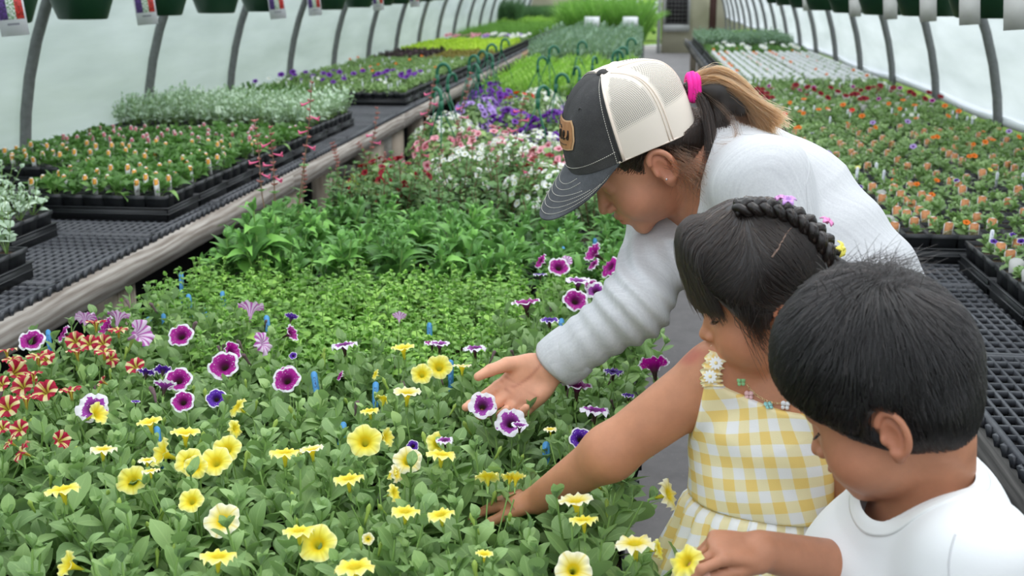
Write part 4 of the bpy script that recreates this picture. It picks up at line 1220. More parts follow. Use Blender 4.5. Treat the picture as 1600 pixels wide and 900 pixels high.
def toW(F, q):
    return F['O'] + F['R'] @ (np.asarray(q, float) * F['s'])
def frame(O, fwd, up, s=1.0):
    y = nrm(fwd); z = nrm(np.asarray(up) - y * (np.asarray(up) @ y)); x = np.cross(y, z)
    return {'O': np.asarray(O, float), 'R': np.stack([x, y, z], 1), 's': s}
def bounded(p, F, rad, fn):
    """evaluate fn in the local frame only near it"""
    q = local(p, F)
    d0 = np.sqrt((q * q).sum(1)) - rad
    out = np.maximum(d0, .02).astype(F32) + F32(.02)
    m = d0 < .03
    if m.any(): out[m] = fn(q[m])
    return out * F32(F['s'])
def surface(f, lo, hi, h, B=8, newton=2):
    lo = np.asarray(lo, float); n = np.ceil((np.asarray(hi) - lo) / h / B).astype(int) * B + 1
    nb = (n - 1) // B
    g = np.stack(np.meshgrid(*[np.arange(k) for k in nb], indexing='ij'), -1).reshape(-1, 3)
    cen = (lo + (g * B + B / 2) * h).astype(F32)
    d = f(cen)
    keep = np.abs(d) < h * B * .87 * 1.35
    g = g[keep]
    off = np.stack(np.meshgrid(*[np.arange(B + 1)] * 3, indexing='ij'), -1).reshape(-1, 3)
    A = np.full(n, np.nan, F32)
    # inside/outside default for untouched blocks is never used: cells are only made in kept blocks
    CH = 700
    for i in range(0, len(g), CH):
        idx = (g[i:i + CH, None] * B + off[None]).reshape(-1, 3)
        v = f((lo + idx * h).astype(F32))
        A[idx[:, 0], idx[:, 1], idx[:, 2]] = v
    pos = []; cell = []; quads = []; flips = []
    N = np.array(n)
    def cid(c): return (c[:, 0] * N[1] + c[:, 1]) * N[2] + c[:, 2]
    for ax in range(3):
        s0 = [slice(None)] * 3; s1 = [slice(None)] * 3; s0[ax] = slice(0, -1); s1[ax] = slice(1, None)
        a = A[tuple(s0)]; b = A[tuple(s1)]
        with np.errstate(invalid='ignore'):
            cr = np.argwhere((a < 0) != (b < 0))
        va = a[cr[:, 0], cr[:, 1], cr[:, 2]]; vb = b[cr[:, 0], cr[:, 1], cr[:, 2]]
        ok = ~(np.isnan(va) | np.isnan(vb)); cr = cr[ok]; va = va[ok]; vb = vb[ok]
        t = va / (va - vb)
        P = cr.astype(float); P[:, ax] += t
        u, w = (ax + 1) % 3, (ax + 2) % 3
        cs = []
        for du, dw in ((0, 0), (-1, 0), (-1, -1), (0, -1)):
            c = cr.copy(); c[:, u] += du; c[:, w] += dw
            cs.append(c)
        okc = np.all([(c >= 0).all(1) for c in cs], axis=0)
        P = P[okc]; va = va[okc]; cs = [cid(c[okc]) for c in cs]
        for c in cs: pos.append(P); cell.append(c)
        q = np.stack(cs, 1); fl = va < 0
        q[~fl] = q[~fl][:, ::-1]
        quads.append(q)
    pos = np.concatenate(pos); cell = np.concatenate(cell); quads = np.concatenate(quads)
    uc, inv = np.unique(cell, return_inverse=True)
    cnt = np.bincount(inv); V = np.stack([np.bincount(inv, pos[:, k]) / cnt for k in range(3)], 1)
    V = lo + V * h
    Q = np.searchsorted(uc, quads)
    V = V.astype(F32)
    for _ in range(newton):
        e = F32(h * .4)
        d = f(V); G = np.stack([f(V + np.eye(3, dtype=F32)[k] * e) - f(V - np.eye(3, dtype=F32)[k] * e) for k in range(3)], 1) / (2 * e)
        gg = (G * G).sum(1) + 1e-6
        V = V - G * np.clip(d / gg, -h, h)[:, None]
    return V.astype(float), Q
def grad(f, p, e=.002):
    p = p.astype(F32); E = np.eye(3, dtype=F32) * F32(e)
    G = np.stack([f(p + E[k]) - f(p - E[k]) for k in range(3)], 1)
    return G / (np.linalg.norm(G, axis=1)[:, None] + 1e-9)
def hashn(p, s):
    """cheap smooth noise from sines"""
    x, y, z = p[:, 0] * s, p[:, 1] * s, p[:, 2] * s
    return (np.sin(x * 1.7 + 1.3 * np.sin(y * 1.1 + z)) + np.sin(y * 1.9 + 1.1 * np.sin(z * 1.3 - x)) + np.sin(z * 2.1 + 1.2 * np.sin(x * .9 + y))) / 3

def onsurf(f, pxs, D0, off=0.0, n=40):
    """first point of the surface f = off met along the sight line through each measured place"""
    r = np.array([ray(x, y) for x, y in pxs]); D = np.full(len(r), float(D0)); rl = np.linalg.norm(r, axis=1)
    for _ in range(n):
        P = CAM + r * D[:, None]
        D = D + np.clip((f(P.astype(F32)).astype(float) - off) * .8 / rl, -.02, .02)
    return CAM + r * D[:, None]
def px_line(pts, n):
    pts = np.array(pts, float); L = np.concatenate([[0], np.cumsum(np.linalg.norm(np.diff(pts, axis=0), axis=1))]); t = np.linspace(0, L[-1], n)
    P = np.stack([np.interp(t, L, pts[:, k]) for k in range(2)], 1)
    for _ in range(n // 12 + 1): P[1:-1] = (P[:-2] + 2 * P[1:-1] + P[2:]) / 4
    return P
# head in its own frame: x right, y forward, z up, origin between the ears (adult metres)
def ear_local(p, sx):
    """sx = -1 left ear, +1 right ear"""
    c = np.array([sx * .077, -.008, -.002])
    d = ell(p, c, (.0085, .017, .029))
    # rim
    pts = []
    for a in np.linspace(-2.2, 2.6, 26):
        yy = -.0165 * math.cos(a) * (1.05) ; zz = .028 * math.sin(a) + .002
        pts.append(c + np.array([sx * (.007 + .004 * max(0, -yy / .0165)), yy - .001, zz]))
    for a, b in zip(pts[:-1], pts[1:]):
        d = smin(d, seg(p, a, b, .0036, .0036), .004)
    d = smin(d, ell(p, c + [sx * .003, .004, -.029], (.006, .009, .010)), .006)
    d = smax(d, -ell(p, c + [sx * .0095, .003, -.001], (.0065, .0095, .016)), .003)
    d = smin(d, ell(p, c + [sx * .004, .014, -.004], (.0045, .004, .007)), .003)
    return d
def head_local(p, child=0.0, cheek=1.0, nose=1.0, mouth=0.0, ears=1.0):
    d = ell(p, (0, -.015 + .017 * child, .042 + .013 * child), (.075 + .006 * child, .097 + .006 * child, .086 + .013 * child))
    d = smin(d, ell(p, (0, .030 + .004 * child, -.012), (.060, .064, .078)), .03)
    d = smin(d, ell(p, (0, .036, -.055 + .004 * child), (.050 + .004 * child, .048, .042)), .025)
    d = smin(d, ell(p, (0, .079 - .003 * child, -.086 + .008 * child), (.019, .015, .016)), .022)
    for s in (-1, 1):
        d = smin(d, ell(p, (s * .038, .056, -.030), (.027 * cheek, .028 * cheek, .030 * cheek)), .022)
        d = smax(d, -ell(p, (s * .031, .099, .016), (.019, .014, .013)), .014)
        d = smin(d, ell(p, (s * .031, .073, .014), (.0165, .0140, .0130)), .005)
        d = smin(d, ell(p, (s * .030, .083, .032), (.020, .007, .006)), .012)
    # nose
    nz = .016 * nose
    d = smin(d, seg(p, (0, .084, .020), (0, .096 + nz * .75, -.014), .0075, .0095), .010)
    d = smin(d, ell(p, (0, .097 + nz, -.020), (.0105, .010, .0088)), .006)
    for s in (-1, 1):
        d = smin(d, ell(p, (s * .0125, .094 + nz * .55, -.023), (.0072, .0085, .0068)), .005)
        d = smax(d, -ell(p, (s * .0068, .0965 + nz * .8, -.0300), (.0034, .005, .0030)), .002)
    # mouth
    d = smin(d, ell(p, (0, .084, -.051), (.027, .016, .021)), .012)
    d = smin(d, ell(p, (0, .0985, -.0445), (.020, .0075, .0048)), .0045)
    d = smin(d, ell(p, (0, .0965, -.0555 - mouth), (.017, .0078, .0060)), .0045)
    d = smax(d, -ell(p, (0, .108, -.0497 - mouth * .5), (.022, .012, .0012 + mouth * .4)), .002)
    for s in (-1, 1):
        c = np.array([s * .074, 0, 0], F32)
        d = smin(d, ear_local((p - c) / F32(ears) + c, s) * F32(ears), .005)
    return d
def head_tint(V, F, base=(1, 1, 1), mouth=0.0):
    q = (V - F['O']) @ F['R'] / F['s']
    T = np.ones((len(V), 3)) * np.array(base)
    lip = np.exp(-(((q[:, 0]) / .020) ** 4 + ((q[:, 2] + .050 + mouth * .5) / (.0095 + mouth * .5)) ** 4)) * (q[:, 1] > .088) * (np.linalg.norm(q, axis=1) < .2)
    T = T * (1 - lip[:, None] * np.array([.12, .42, .36]))
    for s in (-1, 1):
        ck = np.exp(-(((q[:, 0] - s * .045) / .022) ** 2 + ((q[:, 1] - .060) / .03) ** 2 + ((q[:, 2] + .025) / .022) ** 2))
        T = T * (1 - ck[:, None] * np.array([-.06, .12, .10]))
        er = np.exp(-(((q[:, 0] - s * .088) / .012) ** 2 + ((q[:, 1] + .005) / .02) ** 2 + ((q[:, 2]) / .035) ** 2))
        T = T * (1 - er[:, None] * np.array([-.05, .12, .12]))
        bw = np.exp(-(((q[:, 0] - s * .032) / .019) ** 4 + ((q[:, 2] - .036 + abs(0)) / .0042) ** 4)) * (q[:, 1] > .07)
        T = T * (1 - bw[:, None] * .72)
    return T
# hand in its own frame: wrist at origin, +y to the fingers, +z out of the palm, +x thumb side (right hand)
def hand_parts(flex, spread=(0.10, .03, -.04, -.12), thumb=((.030, .022, .010), (.95, .35, .20), .35, .3), lens=1.0, fat=1.0):
    base = [(.030, .088, 0), (.010, .092, 0), (-.011, .088, 0), (-.030, .080, 0)]
    L = [(.040, .024, .020), (.044, .028, .021), (.041, .026, .020), (.032, .019, .018)]
    r = [(.0093, .0082, .0074, .0062), (.0095, .0084, .0075, .0063), (.0090, .0080, .0071, .0060), (.0080, .0070, .0063, .0054)]
    out = []; tips = []
    for i in range(4):
        p = np.array(base[i], float); ang = 0.0
        fl = flex[i]
        for k in range(3):
            ang += fl[k]
            dr = np.array([math.sin(spread[i]) * math.cos(ang), math.cos(spread[i]) * math.cos(ang), math.sin(ang)])
            q = p + dr * L[i][k] * lens
            out.append((p, q, r[i][k] * fat, r[i][k + 1] * fat)); p = q
        tips.append((p, dr))
    tb, td, tz, tf = thumb
    p = np.array(tb, float); a = td
    # thumb: metacarpal, two phalanges; directions given as angle from +y toward +x, and lift toward +z
    ang = 0.0
    for k, (Lk, r0, r1) in enumerate(((.040, .0150, .0125), (.032, .0118, .0098), (.026, .0100, .0074))):
        th = td[k]; lf = tz + tf * k
        dr = np.array([math.sin(th) * math.cos(lf), math.cos(th) * math.cos(lf), math.sin(lf)])
        q = p + dr * Lk
        out.append((p, q, r0, r1)); p = q
    tips.append((p, dr))
    return out, tips
def hand_local(p, parts, mirror=1):
    if mirror < 0: p = p * np.array([-1, 1, 1], F32)
    d = ell(p, (0, .052, -.002), (.041, .050, .0165))
    for x, y in ((.030, .088), (.010, .092), (-.011, .088), (-.030, .080)):
        d = smin(d, seg(p, (x * .45, .012, -.001), (x, y, -.001), .0135, .0105), .008)
    d = smin(d, ell(p, (.024, .034, .008), (.017, .026, .014)), .010)      # ball of the thumb
    d = smin(d, ell(p, (-.026, .038, .006), (.014, .030, .012)), .010)
    fd = None
    for i, (a, b, r0, r1) in enumerate(parts):
        s = seg(p, a, b, r0, r1)
        if i % 3 == 0:
            if fd is not None: d = smin(d, fd, .0045)
            fd = s
        else:
            fd = smin(fd, s, .0035)
    d = smin(d, fd, .006)
    return d

def skin_mat(name, c):
    t = NT(name, .48, .35)
    n = t.noise(35, 4, t.co(), .6); n2 = t.noise(420, 2, t.co())
    a = t.ramp(n, [(.3, tuple(x * .90 for x in c)), (.7, tuple(min(1, x * 1.08) for x in c))])
    t.base(t.mix(1.0, a, t.attr('tint'), 'MULTIPLY'))
    t.bump(n2, .10, .001)
    t.b.inputs['Subsurface Weight'].default_value = .12
    t.b.inputs['Subsurface Radius'].default_value = (1.0, .35, .2)
    t.b.inputs['Subsurface Scale'].default_value = .008
    return t.m
def hair_mat(name, c, rough=.38, spec=.5):
    t = NT(name, rough, spec)
    t.base(t.ramp(t.noise(90, 3, t.mapping(t.co(), (1, 1, .3))), [(.3, tuple(x * .6 for x in c)), (.7, c)]))
    return t.m
def strand_mat(name, c, rough=.32, var=.35):
    m = bpy.data.materials.new(name); m.use_nodes = True; nt = m.node_tree
    for n_ in list(nt.nodes):
        if n_.type == 'BSDF_PRINCIPLED': nt.nodes.remove(n_)
    h = nt.nodes.new('ShaderNodeBsdfHairPrincipled'); h.parametrization = 'COLOR'
    hi = nt.nodes.new('ShaderNodeHairInfo'); r = nt.nodes.new('ShaderNodeValToRGB')
    r.color_ramp.elements[0].color = (*[x * (1 - var) for x in c], 1); r.color_ramp.elements[1].color = (*[min(1, x * (1 + var)) for x in c], 1)
    nt.links.new(hi.outputs['Random'], r.inputs[0]); nt.links.new(r.outputs[0], h.inputs['Color'])
    h.inputs['Roughness'].default_value = rough; h.inputs['Radial Roughness'].default_value = .45
    nt.links.new(h.outputs[0], nt.nodes['Material Output'].inputs[0])
    return m
def strands(name, mat, P, r0, r1, parent, label=None, kind='stuff'):
    """P: (n, k, 3) polylines, drawn as fine hair curves"""
    n, k = P.shape[:2]
    hc = bpy.data.hair_curves.new(name)
    hc.add_curves([k] * n)
    hc.attributes['position'].data.foreach_set('vector', P.reshape(-1).astype(np.float32)) if 'position' in hc.attributes else hc.position_data.foreach_set('vector', P.reshape(-1).astype(np.float32))
    ra = hc.attributes.get('radius') or hc.attributes.new('radius', 'FLOAT', 'POINT')
    rr = np.tile(np.linspace(r0, r1, k), n).astype(np.float32)
    ra.data.foreach_set('value', rr)
    hc.materials.append(mat)
    o = add(name, hc, parent, kind=kind)
    if label: o['label'] = label
    return o
def comb(f, roots, dirs, steps, L, R, lift=.001, lift_gain=.0, wob=.15):
    """grow lines over the surface f<=0 from roots; dirs(p) gives the wanted direction"""
    n = len(roots); P = roots.copy(); out = [P.copy()]
    Ls = L * R.uniform(.6, 1.15, n) if np.isscalar(L) else L
    jit = R.normal(0, wob, (n, 3)); lv = lift + R.uniform(0, 1, n) * lift
    for s in range(steps):
        D = dirs(P) + jit
        G = grad(f, P)
        D = D - G * (D * G).sum(1)[:, None]
        D /= np.linalg.norm(D, axis=1)[:, None] + 1e-9
        P = P + D * (Ls / steps)[:, None]
        d = f(P.astype(F32)).astype(float); G = grad(f, P)
        tgt = lv + lift_gain * ((s + 1) / steps) ** 2
        P = P - G * (d - tgt)[:, None]
        out.append(P.copy())
    return np.stack(out, 1)
def body(name, f, lo, hi, h, mat, parent, tint=None, label=None, smooth=True, uv=None, part_kind=None):
    V, Q = surface(f, lo, hi, h)
    me = np_mesh(name, V, Q, mats=[mat], col=tint(V) if tint else np.ones((len(V), 3)), uv=uv(V) if uv else None)
    return add(name, me, parent, label=label, kind=part_kind), V, Q
# ------------------------------------------------------------------ woman in a cap leaning over the bench
m_skin_w = skin_mat('skin_tan', (0.50, 0.235, 0.145))
woman = thing('person', 'woman in a grey and cream cap and pale long sleeved top bending over plants', 'person', (0, 0, 0))
def head_at(ear, fwd, up, sc):
    F = frame(ear, fwd, up, sc)
    F['O'] = F['O'] + F['R'] @ (np.array([.085, .005, .003]) * sc)
    return F
HW = head_at(W(1034, 264, 1.80), CB(-.737, -.658, -.154), CB(-.666, .666, .336), .99)
cf = CB(-.93, -.36, .04); cu = CB(-.31, .85, .42)
CAPF = frame(W(981, 226, 1.862) + CB(-.004, .004, 0), cf, cu, 1.0)
WN = toW(HW, (0, -.045, -.05))              # top of neck
NB = W(1140, 268, 1.90)                      # neck base
CH = W(1195, 345, 1.90); MID = W(1275, 430, 1.87); PEL = W(1368, 560, 1.82)
SR = W(1045, 365, 2.02); EL_R = W(992, 478, 1.86); WR_R = W(862, 572, 1.90)
SL = W(1190, 290, 1.74); EL_L = W(1225, 500, 1.68); WR_L = W(1245, 690, 1.70)
hy = nrm(CB(-.74, -.66, .10)); hz = nrm(CB(.05, .22, .95)); hz = nrm(hz - hy * (hz @ hy)); hx = np.cross(hy, hz)
HANDW = {'O': W(858, 570, 1.90), 'R': np.stack([hx, hy, hz], 1), 's': .98}
wparts, wtips = hand_parts([(.30, .55, .35), (.50, .75, .45), (.72, .95, .55), (.88, 1.05, .6)], thumb=((.024, .022, .006), (.62, .36, .20), .30, .10), lens=1.04, fat=1.12)
HANDWL = {'O': WR_L, 'R': np.stack([CB(-1, 0, 0), CB(0, -1, 0), CB(0, 0, -1)], 1) @ np.diag([1, 1, 1]), 's': .96}
lparts, _ = hand_parts([(.3, .3, .2)] * 4)
def f_woman(p):
    d = seg(p, WN, NB, .052, .062)
    d = smin(d, bounded(p, HW, .19, lambda q: head_local(q, 0, 1.06, .70, .0018)), .012)
    t = seg(p, NB, CH, .075, .125)
    t = smin(t, seg(p, CH, MID, .125, .115), .05)
    t = smin(t, seg(p, MID, PEL, .110, .122), .05)
    t = smin(t, seg(p, NB, SR, .05, .055), .05); t = smin(t, seg(p, NB, SL, .05, .055), .05)
    d = smin(d, t, .035)
    a = smin(seg(p, SR, EL_R, .052, .040), seg(p, EL_R, WR_R, .038, .026), .02)
    a = smin(a, seg(p, WR_R, HANDW['O'] + hy * .01, .026, .025), .01)
    d = smin(d, a, .02)
    a = smin(seg(p, SL, EL_L, .052, .040), seg(p, EL_L, WR_L, .038, .026), .02)
    d = smin(d, a, .02)
    d = smin(d, bounded(p, HANDW, .2, lambda q: hand_local(q, wparts)), .012)
    d = smin(d, bounded(p, HANDWL, .2, lambda q: hand_local(q, lparts, -1)), .012)
    for s in (-1, 1):
        hip = PEL + np.array([.02, s * .075, -.02]); kn = np.array([PEL[0] + .00, PEL[1] + s * .085, .50]); an = np.array([PEL[0] + .06, PEL[1] + s * .09, .09])
        d = smin(d, seg(p, hip, kn, .085, .055), .03); d = smin(d, seg(p, kn, an, .052, .035), .02)
        d = smin(d, seg(p, an, an + np.array([-.14, 0, -.055]), .036, .028), .02)
    return d
def t_woman(V):
    T = head_tint(V, HW, mouth=.0018)
    q = (V - HANDW['O']) @ HANDW['R'] / HANDW['s']
    m = (np.linalg.norm(q - [0, .08, 0], axis=1) < .15)
    pal = m * np.clip((q[:, 2] + .004) / .012, 0, 1)
    T = T * (1 + pal[:, None] * np.array([.42, .48, .50]))
    # palm creases
    cr = np.zeros(len(V))
    for (x0, y0), (x1, y1) in (((.008, .012), (.012, .070)), ((.012, .070), (.034, .078)), ((.034, .068), (-.028, .052)), ((-.036, .070), (.018, .082))):
        ab = np.array([x1 - x0, y1 - y0]); tt = np.clip(((q[:, :2] - [x0, y0]) @ ab) / (ab @ ab), 0, 1)
        dd = np.linalg.norm(q[:, :2] - [x0, y0] - tt[:, None] * ab + np.stack([.004 * np.sin(tt * 3), 0 * tt], 1), axis=1)
        cr = np.maximum(cr, np.exp(-(dd / .0026) ** 2) * (q[:, 2] > 0) * m)
    return T * (1 - cr[:, None] * np.array([.25, .36, .38]))
PTS = np.array([NB, CH, MID, PEL, SR, SL, EL_R, EL_L, WR_R, WR_L, HANDW['O'] + hy * .2, HANDWL['O'] + CB(0, -.2, 0), toW(HW, (0, .13, -.1)), toW(HW, (0, -.1, .15)), (PEL[0], PEL[1], .02), (PEL[0] - .15, PEL[1] + .15, .02)])
body('body', f_woman, PTS.min(0) - .16, PTS.max(0) + .16, .0030, m_skin_w, woman, t_woman)
# --- top
t = NT('heather_knit', .9, .15)
co = t.co()
n1 = t.noise(1.0, 3, t.mapping(co, (9, 260, 9), (0, 0, .35)), .6)
n2 = t.noise(300, 2, co)
c = t.ramp(t.math('ADD', t.math('MULTIPLY', n1, .6), t.math('MULTIPLY', n2, .4)), [(.30, (0.50, 0.50, 0.515)), (.65, (0.61, 0.61, 0.62))])
t.base(c).bump(t.math('ADD', n2, t.math('MULTIPLY', n1, .5)), .10, .002)
m_knit = t.m
ax_t = nrm(PEL - CH)
perp_dn = nrm(np.array([0, 0, -1.0]) - ax_t * (-ax_t[2]))
def folds(p, amp, sc, dirv):
    u = p @ np.asarray(dirv, F32)
    return amp * np.sin(u * sc + 1.6 * hashn(p, 9.0)) * (.5 + .5 * hashn(p, 6.0))
neck_ax = nrm(WN - NB)
n_c = NB * .55 + WN * .45
NECKCUT = (NB - neck_ax * .0 + CB(-.055, -.045, .02), WN + CB(-.07, -.05, .03))
def f_shirt(p):
    t = seg(p, NB + (CH - NB) * .1, CH, .092, .142)
    t = smin(t, seg(p, CH, MID, .142, .135), .05)
    t = smin(t, seg(p, MID, PEL, .130, .138), .05)
    # cloth hanging away from the chest and belly
    t = smin(t, seg(p, CH + perp_dn * .045 + ax_t * -.03, MID + perp_dn * .075, .110, .10), .05)
    t = smin(t, seg(p, NB, SR, .068, .070), .05); t = smin(t, seg(p, NB, SL, .062, .072), .05)
    t = smin(t, seg(p, NB + neck_ax * .02, NB + neck_ax * .045, .073, .070), .03)
    t = t - folds(p, .0040, 52, ax_t) - .0022 * hashn(p, 26) - .0022 * np.sin(((p @ nrm(ax_t + .9 * perp_dn).astype(F32)) * 46 + 1.8 * hashn(p, 7))) * np.clip((p - CH.astype(F32)) @ perp_dn.astype(F32) * 9 + .5, 0, 1)
    a = smin(seg(p, SR, EL_R, .066, .054), seg(p, EL_R, WR_R, .052, .040), .025)
    ua = nrm(WR_R - EL_R)
    w = np.clip(1.2 - np.abs((p - EL_R.astype(F32)) @ ua.astype(F32)) / .12, 0.25, 1)
    a = a - .0032 * w * np.sin(((p - EL_R.astype(F32)) @ ua.astype(F32)) * 210 + 2.2 * hashn(p, 14)) 
    d = smin(t, a, .03)
    a = smin(seg(p, SL, EL_L, .068, .052), seg(p, EL_L, WR_L, .050, .036), .02)
    d = smin(d, a, .035)
    # end of sleeves and hem
    d = smax(d, ((p - (WR_R - ua * .004).astype(F32)) @ ua.astype(F32)), .004)
    d = smax(d, ((p - (PEL + ax_t * .05).astype(F32)) @ ax_t.astype(F32)), .006)
    nc = seg(p, NECKCUT[0], NECKCUT[1], .060, .105)
    d = smax(d, -nc, .004)
    return smax(d, -(np.linalg.norm(p - HW['O'].astype(F32), axis=1) - .118), .004)
PTS = np.array([NB, CH, MID, PEL, SR, SL, EL_R, EL_L, WR_R, WR_L])
m_shirt_w = m_knit
body('long_sleeved_top', f_shirt, PTS.min(0) - .20, PTS.max(0) + .20, .0036, m_knit, woman, label='pale heather grey long sleeved knit top')
# rolled cuff and seams
ua = nrm(WR_R - EL_R); Fc = frame_from(ua, (0, 0, 1), WR_R - ua * .012)
cuff = MB()
th = np.linspace(0, 2 * PI, 41)[:40]
rings = [(.0385, -.040), (.0435, -.038), (.0450, -.022), (.0445, -.004), (.0425, .008), (.0385, .013), (.0350, .010), (.0335, .000), (.0330, -.02)]
V = []
for r_, z_ in rings:
    V.append(np.stack([(r_ + .0012 * np.sin(3 * th + z_ * 60)) * np.cos(th) * .92, (r_ + .0012 * np.sin(3 * th + z_ * 60)) * np.sin(th) * 1.06, np.full(40, z_) + .003 * np.sin(2 * th)], 1))
V = np.concatenate(V) @ Fc[:3, :3].T + Fc[:3, 3]
Q = [[i * 40 + j, i * 40 + (j + 1) % 40, (i + 1) * 40 + (j + 1) % 40, (i + 1) * 40 + j] for i in range(len(rings) - 1) for j in range(40)]
add('cuff', np_mesh('cuff', V, Q, mats=[m_knit]), woman)
def seam_line(f, pts, r, mat, name, parent, off=.0008, n=60):
    P = np.array([np.interp(np.linspace(0, 1, n), np.linspace(0, 1, len(pts)), np.array(pts)[:, k]) for k in range(3)]).T
    for _ in range(4):
        d = f(P.astype(F32)).astype(float); P = P - grad(f, P) * (d - off)[:, None]
    return add(name, MB().tube(P, r, 6).mesh(name, [mat], True), parent)
m_seam = plain('seam_thread', (0.55, 0.55, 0.56), .9, .1)
seam_line(f_shirt, [W(1150, 208, 1.8), W(1215, 240, 1.75), W(1262, 290, 1.68), W(1288, 345, 1.66), W(1290, 400, 1.66)], .0011, m_seam, 'seam', woman, .0)
m_knit2 = plain('knit_binding', (0.66, 0.66, 0.68), .9, .1)
# --- jeans and shoes
m_jean = NT('dark_denim', .85, .2)
m_jean.base(m_jean.ramp(m_jean.noise(300, 2, m_jean.co()), [(.3, (0.02, 0.03, 0.055)), (.7, (0.05, 0.07, 0.12))])); m_jean = m_jean.m
def f_jeans(p):
    d = seg(p, MID + ax_t * .10, PEL, .118, .130)
    for s in (-1, 1):
        hip = PEL + np.array([.02, s * .075, -.02]); kn = np.array([PEL[0] + .00, PEL[1] + s * .085, .50]); an = np.array([PEL[0] + .06, PEL[1] + s * .09, .09])
        d = smin(d, seg(p, hip, kn, .095, .066), .03); d = smin(d, seg(p, kn, an, .064, .055), .02)
    d = d + .002 * hashn(p, 22)
    d = smax(d, .10 - p[:, 2], .004)
    return smax(d, -((p - (MID + ax_t * .13).astype(F32)) @ ax_t.astype(F32)), .004)
body('jeans', f_jeans, (PEL[0] - .26, PEL[1] - .26, .08), (PEL[0] + .24, PEL[1] + .26, PEL[2] + .22), .007, m_jean, woman, label='dark blue jeans')
m_shoe = plain('dark_shoe', (0.03, 0.03, 0.035), .6)
for s in (-1, 1):
    an = np.array([PEL[0] + .06, PEL[1] + s * .09, .0])
    def f_shoe(p, an=an):
        d = ell(p, an + [-.06, 0, .045], (.13, .044, .045)); d = smin(d, seg(p, an + [.0, 0, .05], an + [0, 0, .10], .045, .042), .02)
        return smax(d, .0 - p[:, 2], .003)
    body('shoe', f_shoe, an - [.22, .08, .02], an + [.10, .08, .17], .008, m_shoe, woman)
# --- hair on the head under the cap
m_hairw = hair_mat('dark_brown_hair', (0.022, 0.014, 0.010))
m_hairl = hair_mat('honey_hair', (0.42, 0.22, 0.085), .45)
m_hairm = hair_mat('mid_brown_hair', (0.16, 0.078, 0.035), .42)
s_hairw = strand_mat('dark_brown_strand', (0.012, 0.007, 0.005)); s_hairl = strand_mat('honey_strand', (0.18, 0.074, 0.027), .4); s_hairm = strand_mat('mid_brown_strand', (0.055, 0.021, 0.009), .35)
def f_whair(p):
    q = local(p, HW)
    d = ell(q, (0, -.018, .040), (.0795, .101, .089))
    d = smin(d, ell(q, (0, -.055, -.010), (.060, .052, .055)), .03)
    # keep off the face and ears
    d = smax(d, q[:, 1] * .80 - q[:, 2] * .42 - .036, .004)
    d = smax(d, -(ell(q, (-.078, -.006, -.012), (.03, .030, .042))), .003)
    d = smax(d, -(ell(q, (.078, -.006, -.012), (.03, .030, .042))), .003)
    d = smax(d, local(p, CAPF)[:, 2] - .004, .004)
    return smax(d, -.062 - q[:, 2] + .2 * (q[:, 1] + .06), .004) * HW['s'] + .0008 * np.sin(q[:, 2] * 900 + 3 * q[:, 1] * 300).astype(F32)
hp = np.array([toW(HW, a) for a in ((-.1, -.13, -.09), (.1, .1, .14), (-.1, .1, .14), (.1, -.13, -.09))])
hobj, _, _ = body('hair', f_whair, hp.min(0) - .05, hp.max(0) + .05, .004, m_hairw, woman, label='dark brown hair tied through the back of the cap')
RH = np.random.default_rng(3)
def roots_on(f, F, n, R, box, test):
    """random points on surface f inside a local box that pass test"""
    out = []; got = 0
    while got < n:
        q = R.uniform(box[0], box[1], (n * 3, 3)); q = q[test(q)]
        P = np.array([F['O']]) + (q * F['s']) @ F['R'].T
        for _ in range(3):
            d = f(P.astype(F32)).astype(float); P = P - grad(f, P) * d[:, None]
        ok = np.abs(f(P.astype(F32))) < .002
        q2 = (P - F['O']) @ F['R'] / F['s']
        ok &= test(q2)
        out.append(P[ok]); got += ok.sum()
    return np.concatenate(out)[:n]
def dirl(F, fn):
    def g(P):
        q = (P - F['O']) @ F['R'] / F['s']
        return fn(q) @ F['R'].T
    return g
rt = roots_on(f_whair, HW, 2600, RH, ((-.1, -.11, -.07), (.1, .08, .07)), lambda q: (q[:, 2] < .06))
st = comb(f_whair, rt, dirl(HW, lambda q: np.stack([-q[:, 0] * 2, np.full(len(q), -.9), .5 + 0 * q[:, 0] + (q[:, 2] < -.0) * .6], 1)), 7, .06, RH, .0006, .001, .12)
strands('hair_strands', s_hairw, st, .00035, .00015, hobj)
# fine loose hair beside the ear and on the neck
n = 260
a0 = toW(HW, (-.072, -.030, -.004)) + RH.normal(0, .010, (n, 3))
a3 = a0 + CB(.040, -.040, .01) + RH.normal(0, .018, (n, 3)); a1 = a0 + CB(.006, -.01, .02) + RH.normal(0, .005, (n, 3)); a2 = a0 + CB(.03, -.015, .02) + RH.normal(0, .01, (n, 3))
def bez(a0, a1, a2, a3, k=10):
    t = np.linspace(0, 1, k)[None, :, None]
    return (1 - t) ** 3 * a0[:, None] + 3 * t * (1 - t) ** 2 * a1[:, None] + 3 * t * t * (1 - t) * a2[:, None] + t ** 3 * a3[:, None]
strands('loose_hair', s_hairm, bez(a0, a1, a2, a3), .00022, .0001, hobj)
